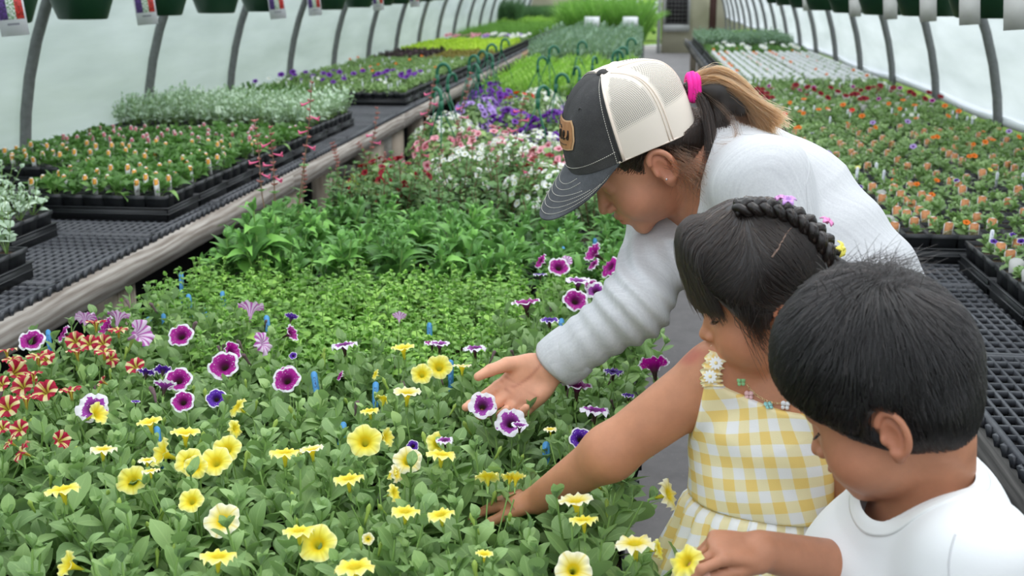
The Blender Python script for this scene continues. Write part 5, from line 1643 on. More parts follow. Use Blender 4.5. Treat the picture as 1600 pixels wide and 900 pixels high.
# --- cap
H_C = .121
t = NT('charcoal_twill', .9, .2)
n1 = t.noise(14, 4, t.co(), .6); n2 = t.noise(700, 1, t.co())
t.base(t.ramp(t.math('ADD', t.math('MULTIPLY', n1, .7), t.math('MULTIPLY', n2, .3)), [(.35, (0.035, 0.034, 0.034)), (.6, (0.062, 0.060, 0.060)), (.75, (0.12, 0.118, 0.12))])).bump(n2, .3, .001)
m_twill = t.m
t = NT('cream_mesh', .85, .2)
uv = t.co('UV')
s = t.sep(t.mapping(uv, (1, 1, 1)))
gx = t.math('SINE', t.math('MULTIPLY', s[0], 2 * PI / .0030)); gy = t.math('SINE', t.math('MULTIPLY', s[1], 2 * PI / .0030))
hole = t.math('MULTIPLY', t.math('GREATER_THAN', gx, -.45), t.math('GREATER_THAN', gy, -.30))
band_ = t.node('ShaderNodeAttribute', attribute_name='tint')
bs = t.node('ShaderNodeSeparateColor'); t.L(band_.outputs['Color'], bs.inputs[0])
hole = t.math('MULTIPLY', hole, bs.outputs[0])
t.base(t.mix(hole, (0.74, 0.66, 0.57), (0.12, 0.122, 0.112)))
t.bump(t.math('SUBTRACT', 1.0, hole), .35, .001)
m_mesh = t.m
m_creamtape = plain('cream_binding', (0.80, 0.68, 0.58), .85, .1, 0, .05)
m_thread = plain('pale_thread', (0.72, 0.68, 0.60), .8)
def cap_pt(az, v, off=0.0):
    """az 0 = front, + to the right; v 0 rim .. 1 button"""
    ca, sa = math.cos(az), math.sin(az)
    fr = .5 + .5 * ca
    Ry = .101 if ca > 0 else .116; Rx = .092
    R = 1 / math.sqrt((ca / Ry) ** 2 + (sa / Rx) ** 2)
    n = 2.1 + 1.9 * (1 - fr) ** .8
    ph = v * PI / 2
    z = H_C * (math.sin(ph)) ** (2 / n); r = R * (max(0, math.cos(ph))) ** (2 / n)
    zb = -.008 + .016 * sa * sa - .004 * ca
    lean = .004 * (z / H_C) ** 1.5
    q = np.array([sa * r, ca * r + lean, z + zb * (1 - v) ** 1.5])
    if off:
        q = q + nrm(np.array([sa, ca, .6 * v + .1])) * off
    return toW(CAPF, q)
PA = [0, 1.24, 2.16, PI, -2.16, -1.24]     # seams
cap_parts = []
def panel(name, a0, a1, mat, label):
    na, nv = 16, 22; V = []; UV = []; C = []
    for i in range(na + 1):
        a = a0 + (a1 - a0) * i / na
        for j in range(nv + 1):
            v = j / nv * .995
            puff = .0025 * math.sin(PI * i / na) * (1 - v)
            V.append(cap_pt(a, v, puff)); UV.append(((a - a0) * .10 * max(.15, math.cos(v * PI / 2)) if False else (a - a0) * .10 * math.cos(v * PI / 2), v * .19))
            edge = min(i / na, 1 - i / na) * (a1 - a0) * .1 * max(.05, math.cos(v * PI / 2)) > .0085
            C.append([1.0 if (edge and v > .155 and v < .97) else 0.0] * 3)
    Q = [[i * (nv + 1) + j, (i + 1) * (nv + 1) + j, (i + 1) * (nv + 1) + j + 1, i * (nv + 1) + j + 1] for i in range(na) for j in range(nv)]
    if a1 > a0: Q = [q[::-1] for q in Q]
    me = np_mesh(name, V, Q, uv=UV, mats=[mat], col=C)
    o = add(name, me, cap, label=label)
    return o
cap = thing('cap', 'baseball cap with charcoal front, cream mesh back and leather patch on the woman', 'cap')
for a0, a1 in ((PA[0], PA[1]), (PA[5], PA[0])): panel('front_panel', a0, a1, m_twill, 'charcoal front panel')
for a0, a1 in ((PA[1], PA[2]), (PA[2], PA[3]), (-PI, PA[4]), (PA[4], PA[5])): panel('mesh_panel', a0, a1, m_mesh, 'cream mesh panel')
def line_on(az_v, r, mat, name, off=.0006, par=None):
    P = [cap_pt(a, v, off) for a, v in az_v]
    return add(name, MB().tube(P, r, 6).mesh(name, [mat], True), par or cap)
for a in (PA[2], PA[3], PA[4]):
    for da in (-.035, .035):
        line_on([(a + da * (1 - .6 * v), v) for v in np.linspace(0, .97, 24)], .0012, m_creamtape, 'seam_binding')
for s_ in (-1, 1):
    # cream edging and dark piping at the front seam
    line_on([(s_ * 1.275, v) for v in np.linspace(0, .97, 24)], .0030, m_creamtape, 'seam_binding', -.0005)
    line_on([(s_ * 1.235, v) for v in np.linspace(0, .97, 24)], .0018, m_twill, 'seam_binding', .0008)
def dashes(P, name, par, r=.0005, duty=.62, step=.0036, mat=None):
    P = np.asarray(P); L = np.concatenate([[0], np.cumsum(np.linalg.norm(np.diff(P, axis=0), axis=1))])
    b = MB(); s = 0
    while s + step * duty < L[-1]:
        q = [np.array([np.interp(u, L, P[:, k]) for k in range(3)]) for u in (s, s + step * duty)]
        b.tube(q, r, 4); s += step
    return add(name, b.mesh(name, [mat or m_thread]), par, kind='stuff')
for s_ in (-1, 1):
    dashes([cap_pt(s_ * 1.16, v, .0016) for v in np.linspace(0, .96, 60)], 'stitching', cap)
dashes([cap_pt(a, .045, .0022) for a in np.linspace(-1.18, 1.18, 90)], 'stitching', cap)
line_on([(a, 0.0) for a in np.linspace(1.18, 2 * PI - 1.18, 60)], .0016, m_creamtape, 'rim_binding', 0)
bt = frame_from(CAPF['R'][:, 2], t=toW(CAPF, (0, .004, H_C - .001)))
add('button', MB().lathe([(.0085, 0), (.0088, .002), (.0078, .0048), (.005, .0066), (.0005, .0073)], 20, M=bt).mesh('button', [m_twill], True), cap)
# eyelets
for a in (-.62, .62):
    P0 = cap_pt(a, .52, .0012); P1 = cap_pt(a, .52, .004); fr = frame_from(P1 - P0, t=P0)
    tr = [fr[:3, 3] + .0032 * (math.cos(k) * fr[:3, 0] + math.sin(k) * fr[:3, 1]) for k in np.linspace(0, 2 * PI, 17)]
    add('eyelet', MB().tube(tr, .0010, 6, caps=False).mesh('eyelet', [m_twill], True), cap)
# brim
def brim_pt(s, a, off=0.0):
    """s 0 at crown .. 1 at edge, a -1..1 across"""
    az = a * 1.20
    Rr = 1 / math.sqrt((math.cos(az) / .101) ** 2 + (math.sin(az) / .092) ** 2)
    p0 = np.array([math.sin(az) * Rr, math.cos(az) * Rr, -.012 + .016 * math.sin(az) ** 2])
    ln = .074 * (1 - .80 * abs(a) ** 2.6) * s
    side = -a * .006 * s
    droop = -.60 * ln - 2.2 * ln * ln - .020 * (abs(a) ** 2) * s ** .8 * (1 - abs(a) ** 6)
    q = p0 + np.array([side, ln * .93, droop * 1.0])
    q[2] += off
    return toW(CAPF, q)
na, ns = 28, 12; V = []
for side in (0, 1):
    for i in range(na + 1):
        for j in range(ns + 1):
            a = -1 + 2 * i / na; s = j / ns
            V.append(brim_pt(s, a, (.0016 if side == 0 else -.0016) * (1 if s < .98 else .5)))
n1_ = (na + 1) * (ns + 1)
Q = [[i * (ns + 1) + j, (i + 1) * (ns + 1) + j, (i + 1) * (ns + 1) + j + 1, i * (ns + 1) + j + 1][::-1] for i in range(na) for j in range(ns)]
Q += [[n1_ + a for a in q[::-1]] for q in Q[:na * ns]]
Q += [[i * (ns + 1) + ns, (i + 1) * (ns + 1) + ns, n1_ + (i + 1) * (ns + 1) + ns, n1_ + i * (ns + 1) + ns] for i in range(na)]
Q += [[j + 1, j, n1_ + j, n1_ + j + 1] for j in range(ns)] + [[na * (ns + 1) + j, na * (ns + 1) + j + 1, n1_ + na * (ns + 1) + j + 1, n1_ + na * (ns + 1) + j] for j in range(ns)]
t = NT('faded_charcoal_twill', .85, .2)
n1 = t.noise(22, 5, t.co(), .7); n2 = t.noise(700, 1, t.co())
t.base(t.ramp(t.math('ADD', t.math('MULTIPLY', n1, .7), t.math('MULTIPLY', n2, .3)), [(.3, (0.055, 0.057, 0.062)), (.55, (0.095, 0.098, 0.105)), (.75, (0.17, 0.175, 0.185))])).bump(n2, .3, .001)
brim = add('brim', np_mesh('brim', V, Q, mats=[t.m]), cap, label='curved charcoal brim with six rows of pale stitching')
for k in range(6):
    inset = .10 + k * .125
    P = []
    for a in np.linspace(-1, 1, 90):
        s = 1 - inset * (1 if abs(a) < .4 else 1)
        aa = a * (1 - .13 * k)
        P.append(brim_pt(max(.02, s - .15 * (abs(a) ** 4) * (k > 3)), aa, .0021))
    dashes(P, 'stitching', brim, .00045)
# leather patch with lettering
t = NT('tan_leather_patch', .6, .3)
t.base(t.ramp(t.noise(60, 4, t.co(), .6), [(.3, (0.34, 0.15, 0.06)), (.7, (0.48, 0.24, 0.11))])); m_leather = t.m
m_leather_e = plain('patch_edge', (0.60, 0.36, 0.19), .6)
m_ink = plain('burnt_lettering', (0.03, 0.02, 0.015), .7)
def patch_pt(u, v, off):
    return cap_pt(u, .155 + v, off)
def patch_mesh(scale, off, mat):
    V = []; nu, nv = 18, 12
    hw, hh = .50 * scale, .125 * scale
    for i in range(nu + 1):
        for j in range(nv + 1):
            x = -1 + 2 * i / nu; y = -1 + 2 * j / nv
            lim = 1 - .16 * max(0, abs(y) - .45) / .55
            V.append(patch_pt(x * lim * hw, .155 + y * hh, off))
    Q = [[i * (nv + 1) + j, (i + 1) * (nv + 1) + j, (i + 1) * (nv + 1) + j + 1, i * (nv + 1) + j + 1][::-1] for i in range(nu) for j in range(nv)]
    return np_mesh('patch', V, Q, mats=[mat])
pt = add('patch', patch_mesh(1.0, .0032, m_leather_e), cap, label='tan leather patch with dark script lettering')
add('patch_face', patch_mesh(.90, .0040, m_leather), pt)
# script letters drawn as strokes in the patch plane, x along the patch, y up
def stroke(pts, r=.0009):
    return [(x, y) for x, y in pts]
def bezier2(pts, n=14):
    pts = np.array(pts, float); out = []
    for i in range(len(pts) - 1):
        p0 = pts[max(i - 1, 0)]; p1 = pts[i]; p2 = pts[i + 1]; p3 = pts[min(i + 2, len(pts) - 1)]
        for t_ in np.linspace(0, 1, 6, endpoint=False):
            out.append(.5 * (2 * p1 + (p2 - p0) * t_ + (2 * p0 - 5 * p1 + 4 * p2 - p3) * t_ ** 2 + (3 * p1 - p0 - 3 * p2 + p3) * t_ ** 3))
    out.append(pts[-1]); return np.array(out)
word = {'n': [(0, 0), (0, .9), (0, .1), (.35, .95), (.6, .8), (.6, .1), (.8, .05)],
        'e': [(0, .1), (.4, .5), (.45, .85), (.2, .95), (.05, .5), (.25, .02), (.6, .15)],
        's': [(0, .1), (.3, .5), (.35, .95), (.45, .5), (.35, .02), (.05, .05)]}
lt = MB()
def put(ch, x0, y0, w, h, r):
    P = bezier2(word[ch])
    lt.tube([patch_pt(-(-.5 + 0) * 0 + (x0 + p[0] * w), .155 + y0 + p[1] * h, .0052) for p in P], r, 5)
# the near end of the word shows: ...nes (patch runs from the wearer's right to left)
sg = -1
for ch, x0 in (('n', -.05), ('e', .13), ('s', .28)):
    P = bezier2(word[ch])
    lt.tube([patch_pt(sg * (x0 + p[0] * .16), .155 - .035 + p[1] * .075, .0050) for p in P], .0011, 5)
lt.tube([patch_pt(sg * x, .155 + .055 + y, .0050) for x, y in ((-.30, 0), (-.22, .02), (-.1, .01), (0, .02), (.05, 0))], .0009, 5)
lt.tube([patch_pt(sg * x, .155 - .075, .0050) for x in np.linspace(-.1, .28, 8)], .0005, 5)
add('lettering', lt.mesh('lettering', [m_ink], True), pt)
# --- ponytail and scrunchie
S0 = toW(CAPF, (-.012, -.119, .052)); back = nrm(CB(1, .1, -.05))
m_pinkb = NT('hot_pink_elastic', .6, .3, (0.85, 0.02, 0.32)).m
for k, (dx, r_) in enumerate(((0.002, .0165), (.008, .0180), (.014, .0165))):
    fr = frame_from(back, t=S0 + back * dx)
    P = [fr[:3, 3] + r_ * (.85 * math.cos(a) * fr[:3, 0] + 1.15 * math.sin(a) * fr[:3, 1]) * (1 + .06 * math.sin(5 * a + k)) for a in np.linspace(0, 2 * PI, 25)]
    add('hair_tie', MB().tube(P, .0052, 8, caps=False).mesh('hair_tie', [m_pinkb], True), woman, label='hot pink elastic hair tie')
def tail(n, mat, r, off, spread, end, ctrl, nm='ponytail'):
    a0 = S0 + RH.normal(0, 1, (n, 3)) * .004 + off * .6 + back * .006
    e = np.array(end)[None] + RH.normal(0, 1, (n, 3)) * spread
    c1 = S0 + ctrl[0] + off + RH.normal(0, 1, (n, 3)) * .007; c2 = np.array(ctrl[1])[None] + RH.normal(0, 1, (n, 3)) * (np.array(spread) * .7)
    P = bez(a0, c1, c2, e, 16)
    P += RH.normal(0, .0008, P.shape) * np.linspace(0, 1, 16)[None, :, None]
    strands(nm, mat, P, r, r * .35, woman)
D_S = (S0 - CAM) @ FW
tail(1500, s_hairl, .00042, CB(0, .006, .004), (.008, .006, .010), W(1200, 200, D_S - .02), (CB(.05, .045, 0), W(1165, 130, D_S - .02)))
tail(1500, s_hairm, .00042, CB(0, 0, .002), (.012, .008, .012), W(1182, 205, D_S), (CB(.05, .03, 0), W(1150, 150, D_S)))
tail(900, s_hairl, .00042, CB(0, .0, .006), (.010, .006, .008), W(1215, 188, D_S - .03), (CB(.05, .03, .01), W(1160, 150, D_S - .03)))
tail(1500, s_hairw, .00042, CB(0, -.006, 0), (.012, .012, .012), W(1125, 250, D_S + .01), (CB(.03, .0, 0), W(1150, 190, D_S)))
tail(700, s_hairw, .00042, CB(0, -.006, .01), (.008, .014, .008), W(1105, 290, D_S - .01), (CB(.03, -.01, 0), W(1120, 220, D_S - .01)))
tail(16, s_hairm, .0003, CB(0, 0, .01), (.006, .004, .006), W(1125, 225, D_S - .06), (CB(.05, -.01, .0), W(1190, 235, D_S - .05)))
# mass under the tail strands
def f_tail(p):
    d = seg(p, S0, W(1125, 138, D_S), .010, .022)
    d = smin(d, seg(p, W(1125, 140, D_S), W(1160, 165, D_S), .020, .020), .012)
    return smin(d, seg(p, W(1120, 150, D_S), W(1122, 215, D_S + .01), .018, .014), .015)
b_ = np.array([S0, W(1180, 190, D_S), W(1100, 240, D_S + .02)])
body('ponytail_core', f_tail, b_.min(0) - .05, b_.max(0) + .05, .005, m_hairw, woman)
# small earring and lash line
m_silv = plain('silver_metal', (0.75, 0.75, 0.76), .2, .6, 1.0)
add('earring', MB().lathe([(.0018, 0), (.0018, .001), (.0008, .0016), (.0001, .0018)], 10, M=frame_from(-HW['R'][:, 0], t=toW(HW, (-.0885, .000, -.020)))).mesh('earring', [m_silv], True), woman)
# ------------------------------------------------------------------ girl in a yellow gingham dress
m_skin_g = skin_mat('skin_warm_brown', (0.49, 0.215, 0.115))
m_hairg = hair_mat('black_brown_hair', (0.016, 0.011, 0.009), .33)
s_hairg = strand_mat('black_brown_strand', (0.010, 0.0065, 0.005), .25)
girl = thing('person', 'small girl in a yellow gingham dress reaching one arm into the flowers', 'person')
GS = .83
HG = head_at(W(1224, 507, 1.39), CB(-.955, -.20, -.15), CB(-.19, .95, .22), GS)
gWN = toW(HG, (0, -.040, -.05)); gNB = W(1218, 612, 1.50)
gCH = W(1208, 672, 1.51); gWS = W(1197, 765, 1.53); gPE = W(1200, 850, 1.55)
gl = nrm(CB(.90, -.06, .42))
gSR = W(1116, 588, 1.50); gER = W(952, 708, 1.53); gWR = W(842, 780, 1.63)
gSL = W(1322, 620, 1.42); gEL = W(1350, 762, 1.46); gWL = W(1352, 905, 1.46)
yy = nrm(W(750, 788, 1.68) - gWR); zz = nrm(np.array([0, 0, -1.0])); zz = nrm(zz - yy * (zz @ yy))
HANDG = {'O': gWR + yy * .004, 'R': np.stack([np.cross(yy, zz), yy, zz], 1), 's': .70}
gparts, _ = hand_parts([(.25, .35, .25), (.3, .4, .3), (.35, .45, .3), (.4, .5, .3)], thumb=((.020, .020, .006), (.7, .5, .4), .1, .1))
yy = nrm(gWL - gEL); zz = CB(-1, 0, 0); zz = nrm(zz - yy * (zz @ yy))
HANDGL = {'O': gWL, 'R': np.stack([np.cross(yy, zz), yy, zz], 1), 's': .68}
def f_gtorso(p):
    t = None
    for s in (-1, 1):
        a = seg(p, gNB + gl * s * .018 + (gCH - gNB) * .55, gCH + gl * s * .034, .050, .064)
        a = smin(a, seg(p, gCH + gl * s * .034, gWS + gl * s * .026, .064, .062), .03)
        a = smin(a, seg(p, gWS + gl * s * .026, gPE + gl * s * .03, .062, .075), .03)
        t = a if t is None else smin(t, a, .03)
    return smin(smin(t, seg(p, gNB, gSR, .034, .040), .03), seg(p, gNB, gSL, .034, .038), .03)
def f_girl(p):
    d = seg(p, gWN, gNB, .036, .041)
    d = smin(d, bounded(p, HG, .20, lambda q: head_local(q, 1.0, 1.18, .62, .0008, .86)), .010)
    d = smin(d, f_gtorso(p), .022)
    a = smin(seg(p, gSR, gER, .0425, .0345), seg(p, gER, gWR, .0345, .0215), .02)
    d = smin(d, a, .018)
    a = smin(seg(p, gSL, gEL, .040, .032), seg(p, gEL, gWL, .032, .021), .02)
    d = smin(d, a, .018)
    d = smin(d, bounded(p, HANDG, .2, lambda q: hand_local(q, gparts)), .010)
    d = smin(d, bounded(p, HANDGL, .2, lambda q: hand_local(q, gparts, -1)), .010)
    for s in (-1, 1):
        hip = gPE + gl * s * .045; kn = np.array([hip[0], hip[1], .34]); an = np.array([hip[0] + .02, hip[1], .06])
        d = smin(d, seg(p, hip, kn, .060, .042), .02); d = smin(d, seg(p, kn, an, .040, .026), .02)
        d = smin(d, seg(p, an, an + np.array([-.10, 0, -.03]), .028, .022), .015)
    return d
def t_girl(V):
    T = head_tint(V, HG, mouth=.0008)
    return T
P_ = np.array([gNB, gCH, gWS, gPE, gSR, gSL, gER, gEL, gWR, gWL, HANDG['O'] + HANDG['R'][:, 1] * .15, HANDGL['O'] + HANDGL['R'][:, 1] * .15, toW(HG, (0, .13, -.1)), toW(HG, (0, -.13, .18)), (gPE[0], gPE[1], .02)])
gb, gV, gQ = body('body', f_girl, P_.min(0) - .12, P_.max(0) + .12, .0026, m_skin_g, girl, t_girl)
# dress
t = NT('yellow_gingham', .85, .15)
uv = t.sep(t.co('UV'))
def stripe(v): return t.math('GREATER_THAN', t.math('SINE', t.math('MULTIPLY', v, 2 * PI / .0315)), 0.0)
su, sv = stripe(uv[0]), stripe(uv[1])
k_ = t.math('MULTIPLY', t.math('ADD', su, sv), .5)
t.base(t.ramp(k_, [(0.0, (0.84, 0.83, 0.82)), (.5, (0.86, 0.75, 0.45)), (1.0, (0.86, 0.62, 0.20))]))
t.bump(t.noise(600, 2, t.co()), .15, .001)
m_ging = t.m
m_trimw = plain('white_thread_edge', (0.80, 0.78, 0.72), .85, .1)
def f_gbody(p):
    return smin(f_gtorso(p), seg(p, gSR, gER, .0425, .0345), .018)
def f_bod0(p):
    t = None
    for s in (-1, 1):
        a = seg(p, gCH + gl * s * .035, gWS + gl * s * .027, .0715, .0690)
        a = smin(a, seg(p, gWS + gl * s * .027, gPE + gl * s * .03, .0690, .0810), .03)
        t = a if t is None else smin(t, a, .035)
    t = smin(t, f_gbody(p) - .0065, .008)
    u = (p - gWS.astype(F32)) @ gl.astype(F32)
    return t + .0014 * hashn(p, 26) + .0010 * np.sin((p[:, 2] * 90 + u * 30).astype(F32))
upv = np.array([0, 0, 1.0])
nfr = np.cross(gl, upv)            # points to the dress front
if nfr @ TC < 0: nfr = -nfr
NCUT = W(1246, 548, 1.40)
RN = np.stack([gl, nfr, np.cross(gl, nfr)], 1)
top_pt = W(1104, 590, 1.46)
ARMC = W(1098, 605, 1.47); ARMD = W(1306, 700, 1.44)
def f_bod(p):
    d = f_bod0(p)
    d = smax(d, -ell(p, NCUT, (.122, .25, .084), RN), .003)
    d = smax(d, (p - top_pt.astype(F32)) @ nrm(upv * .95 + gl * .0).astype(F32), .003)
    d = smax(d, (p - ARMC.astype(F32)) @ nrm(CB(-.985, .16, -.05)).astype(F32), .003)
    d = smax(d, (p - ARMD.astype(F32)) @ nrm(gl).astype(F32), .003)
    ws = gWS + np.array([0, 0, -.010])
    return smax(d, ((ws.astype(F32) - p) @ upv.astype(F32)), .003)
def uv_dress(V):
    q = V - (gWS + np.array([0, 0, 0])); a = np.arctan2(q @ gl, q @ nfr)
    return np.stack([a * .085 + .22 * q[:, 2], q[:, 2] * 1.05 - .18 * (a * .085)], 1)
body('bodice', f_bod, np.minimum(gCH, gWS) - .18, np.maximum(gNB, gCH) + .18, .0030, m_ging, girl, uv=uv_dress, label='yellow and white gingham bodice')
# neckline edge
def edge_curve(f1, f2, pts, off, n=70):
    P = np.array([np.interp(np.linspace(0, 1, n), np.linspace(0, 1, len(pts)), np.array(pts)[:, k]) for k in range(3)]).T
    return P
# skirt with gathers
ws = gWS + np.array([0, 0, -.006]); NT_, NZ = 132, 26; V = []; UVs = []
for j in range(NZ + 1):
    s = j / NZ; z = -.36 * s
    for i in range(NT_ + 1):
        a = 2 * PI * i / NT_
        A = .094 + .085 * s ** .75; Bd = .071 + .085 * s ** .75
        ple = (.0025 + .010 * min(1, s * 2.2)) * math.sin(24 * a + 1.3 * math.sin(3 * a) + 1.1 * s) + .004 * math.sin(9 * a + 2) * min(1, s * 3)
        if j == 0: ple = .0
        r = 1 + ple / .09
        g = .006 * math.exp(-((s - .05) / .05) ** 2)
        V.append(ws + gl * math.sin(a) * (A * r + g) + nfr * math.cos(a) * (Bd * r + g) + upv * z + np.array([-.03 * s, 0, 0])); UVs.append((a * .135 + .02, z * 1.0 + .006))
Q = [[j * (NT_ + 1) + i, j * (NT_ + 1) + i + 1, (j + 1) * (NT_ + 1) + i + 1, (j + 1) * (NT_ + 1) + i] for j in range(NZ) for i in range(NT_)]
sk = add('skirt', np_mesh('skirt', V, Q, uv=UVs, mats=[m_ging]), girl, label='gathered gingham skirt')
sm = sk.modifiers.new('thick', 'SOLIDIFY'); sm.thickness = .0015
wl = [ws + gl * math.sin(a) * .0955 + nfr * math.cos(a) * .0725 + upv * (.000 + .0006 * math.sin(40 * a)) for a in np.linspace(0, 2 * PI, 121)]
add('waist_seam', MB().tube(wl, .0012, 6, caps=False).mesh('waist_seam', [m_trimw], True), girl)
# ruffled straps with daisies
t = NT('pale_yellow_eyelet', .85, .15)
t.base(t.ramp(t.noise(160, 2, t.co()), [(.4, (0.82, 0.60, 0.22)), (.6, (0.84, 0.76, 0.52))])); m_ruf = t.m
m_wpet = plain('white_felt_petal', (0.84, 0.84, 0.82), .8); m_ycen = plain('pale_yellow_felt', (0.85, 0.68, 0.30), .8)
def snap(f, P, off):
    P = np.asarray(P, float)
    for _ in range(5):
        P = P - grad(f, P) * (f(P.astype(F32)).astype(float) - off)[:, None]
    return P
def both(p): return np.minimum(smin(f_gbody(p), seg(p, gWN, gNB, .037, .041), .022), f_bod(p))
def strap(pts, label):
    n = 46
    P = np.array([np.interp(np.linspace(0, 1, n), np.linspace(0, 1, len(pts)), np.array(pts)[:, k]) for k in range(3)]).T
    P = snap(f_gbody, P, .007)
    for _ in range(4): P[1:-1] = (P[:-2] + 2 * P[1:-1] + P[2:]) / 4
    T = np.gradient(P, axis=0); T /= np.linalg.norm(T, axis=1)[:, None]; G = grad(f_gbody, P); S = np.cross(T, G); V = []; m = 9
    for i in range(n):
        for j in range(m):
            w = -1 + 2 * j / (m - 1)
            ruf = .0045 * abs(w) * math.sin(i * 1.25 + (2 if w > 0 else 0)); wid = .0125 * (1 + .22 * math.sin(i * 1.25 + (1 if w > 0 else 3)))
            V.append(P[i] + S[i] * w * wid + G[i] * (ruf + .002 - .002 * abs(w)))
    Q = [[i * m + j, i * m + j + 1, (i + 1) * m + j + 1, (i + 1) * m + j] for i in range(n - 1) for j in range(m - 1)]
    o = add('strap', np_mesh('strap', V, Q, mats=[m_ruf]), girl, label=label)
    md = o.modifiers.new('thick', 'SOLIDIFY'); md.thickness = .0012
    return o, P, G
st1, sp, sg_ = strap([W(1112, 606, 1.44), W(1109, 588, 1.44), W(1116, 566, 1.45), W(1128, 548, 1.48), W(1140, 545, 1.56)], 'ruffled pale yellow shoulder strap with white daisies')
strap([W(1300, 640, 1.38), W(1298, 610, 1.38), W(1294, 585, 1.40), W(1285, 575, 1.46)], None)
def daisy(c, nrm_, r, par):
    M = frame_from(nrm_, t=c); b = MB()
    for k in range(11):
        a = 2 * PI * k / 11
        v, q, u = leaf_geo(r, r * .42, .1, .3, .9, .6, 4)
        Rm = np.array([[math.cos(a), -math.sin(a), 0], [math.sin(a), math.cos(a), 0], [0, 0, 1]])
        b.add((v @ Rm.T) @ M[:3, :3].T + M[:3, 3], Q=q, m=0)
    b.lathe([(r * .27, 0), (r * .25, r * .10), (r * .12, r * .18), (.0001, r * .2)], 12, m=1, M=M)
    return add('daisy', b.mesh('daisy', [m_wpet, m_ycen], True), par, label='white daisy with pale yellow centre')
for px, py in ((1118, 567), (1109, 588)):
    c = onsurf(f_gbody, [(px, py)], 1.25, .014)
    daisy(c[0] + TC * .003, nrm(grad(f_gbody, c)[0] + TC), .0088, st1)
# necklace
m_gold = plain('gold_chain', (0.80, 0.60, 0.34), .25, .6, 1.0)
npx = [(1160, 572), (1163, 590), (1170, 606), (1182, 618), (1198, 627), (1214, 631), (1230, 628), (1250, 612), (1262, 590)]
P = onsurf(both, px_line(npx, 60), 1.25, .0018)
L = np.concatenate([[0], np.cumsum(np.linalg.norm(np.diff(P, axis=0), axis=1))]); nl = int(L[-1] / .0031)
ch = MB(); pts = np.stack([np.interp(np.linspace(0, L[-1], nl), L, P[:, k]) for k in range(3)], 1); G = grad(both, pts); T = np.gradient(pts, axis=0)
for i in range(nl):
    tt = nrm(T[i]); s_ = np.cross(tt, G[i]) if i % 2 else nrm(np.cross(tt, G[i]) + G[i])
    ring = [pts[i] + .0024 * math.cos(a) * tt + .0013 * math.sin(a) * s_ for a in np.linspace(0, 2 * PI, 9)]
    ch.tube(ring, .00042, 4, caps=False)
nk = add('necklace', ch.mesh('necklace', [m_gold], True), girl, label='thin gold chain necklace with butterfly charms')
for (px, py), col, nm in (((1158, 597), (0.30, 0.62, 0.28), 'green'), ((1170, 618), (0.80, 0.50, 0.50), 'pink'), ((1201, 634), (0.30, 0.62, 0.60), 'teal'), ((1227, 634), (0.80, 0.80, 0.82), 'white')):
    c = onsurf(both, [(px, py)], 1.25, .0025)[0]; n_ = nrm(grad(both, np.array([c]))[0] + TC * .6); M = frame_from(n_, t=c); b = MB()
    for sx in (-1, 1):
        for dy, r_ in ((.0026, .0034), (-.0022, .0027)):
            th = np.linspace(0, 2 * PI, 13)[:12]
            ring = np.stack([sx * (.0026 + r_ * .9 * np.cos(th)), dy + r_ * np.sin(th), np.zeros(12)], 1)
            Vv = np.concatenate([ring, ring + [0, 0, .0009]]) @ M[:3, :3].T + M[:3, 3]
            b.add(Vv, Q=[[i, (i + 1) % 12, 12 + (i + 1) % 12, 12 + i] for i in range(12)], T=[[12, 12 + i, 12 + i + 1] for i in range(1, 11)])
    add('butterfly_charm', b.mesh('butterfly_charm', [plain(nm + '_enamel', col, .3)], False), nk, label=nm + ' enamel butterfly charm')
# hair
def f_ghair(p):
    q = local(p, HG)
    d = ell(q, (0, .019, .065), (.0940, .1150, .1110))
    d = smin(d, ell(q, (0, -.060, .0), (.060, .045, .055)), .03)
    d = smax(d, q[:, 1] * .93 - q[:, 2] * .62 - .040, .006)
    # leave cheek and ear clear
    d = smax(d, np.minimum(q[:, 1] - .006, .002 + .43 * (q[:, 1] - .043) - q[:, 2]), .005)
    d = smax(d, -(ell(q, (-.080, -.004, -.012), (.03, .022, .028))), .003)
    d = smax(d, -.060 - q[:, 2] + .1 * (q[:, 1] + .06), .004)
    prt = .0028 * np.exp(-(q[:, 0] / .0022) ** 2) * (q[:, 1] > -.06)
    return d * F32(GS) + prt.astype(F32)
hp = np.array([toW(HG, a) for a in ((-.1, -.13, -.09), (.1, .14, .19), (-.1, .14, .19), (.1, -.13, -.09))])
ghair, _, _ = body('hair', f_ghair, hp.min(0) - .05, hp.max(0) + .05, .0035, m_hairg, girl, label='black hair with fringe, combed to a crown braid')
RG = np.random.default_rng(5)
rt = roots_on(f_ghair, HG, 9000, RG, ((-.1, -.12, -.06), (.1, .14, .18)), lambda q: (np.abs(q[:, 0]) > .0015))
def g_dir(q):
    x, y, z = q.T
    front = np.clip((y - .00) / .05, 0, 1) * np.clip((z - .02) / .05, 0, 1)
    sx = np.sign(x) * np.clip(np.abs(x) / .01, 0, 1)
    # front falls forward, the rest is drawn back to the side braid
    return np.stack([sx * .8 * (1 - front * .6), front * 1.6 - .8 * (1 - front), -.7 - .3 * front + .5 * (y < -.03) * (z < .03)], 1)
st = comb(f_ghair, rt, dirl(HG, g_dir), 9, .055, RG, .0007, .001, .10)
strands('hair_strands', s_hairg, st, .00036, .00016, ghair)
strands('hair_glints', strand_mat('brown_glint_strand', (0.075, 0.045, 0.03), .3), st[::14] + RG.normal(0, .0004, st[::14].shape), .0003, .00012, ghair)  # paler strands on top: hair sheen put into their colour
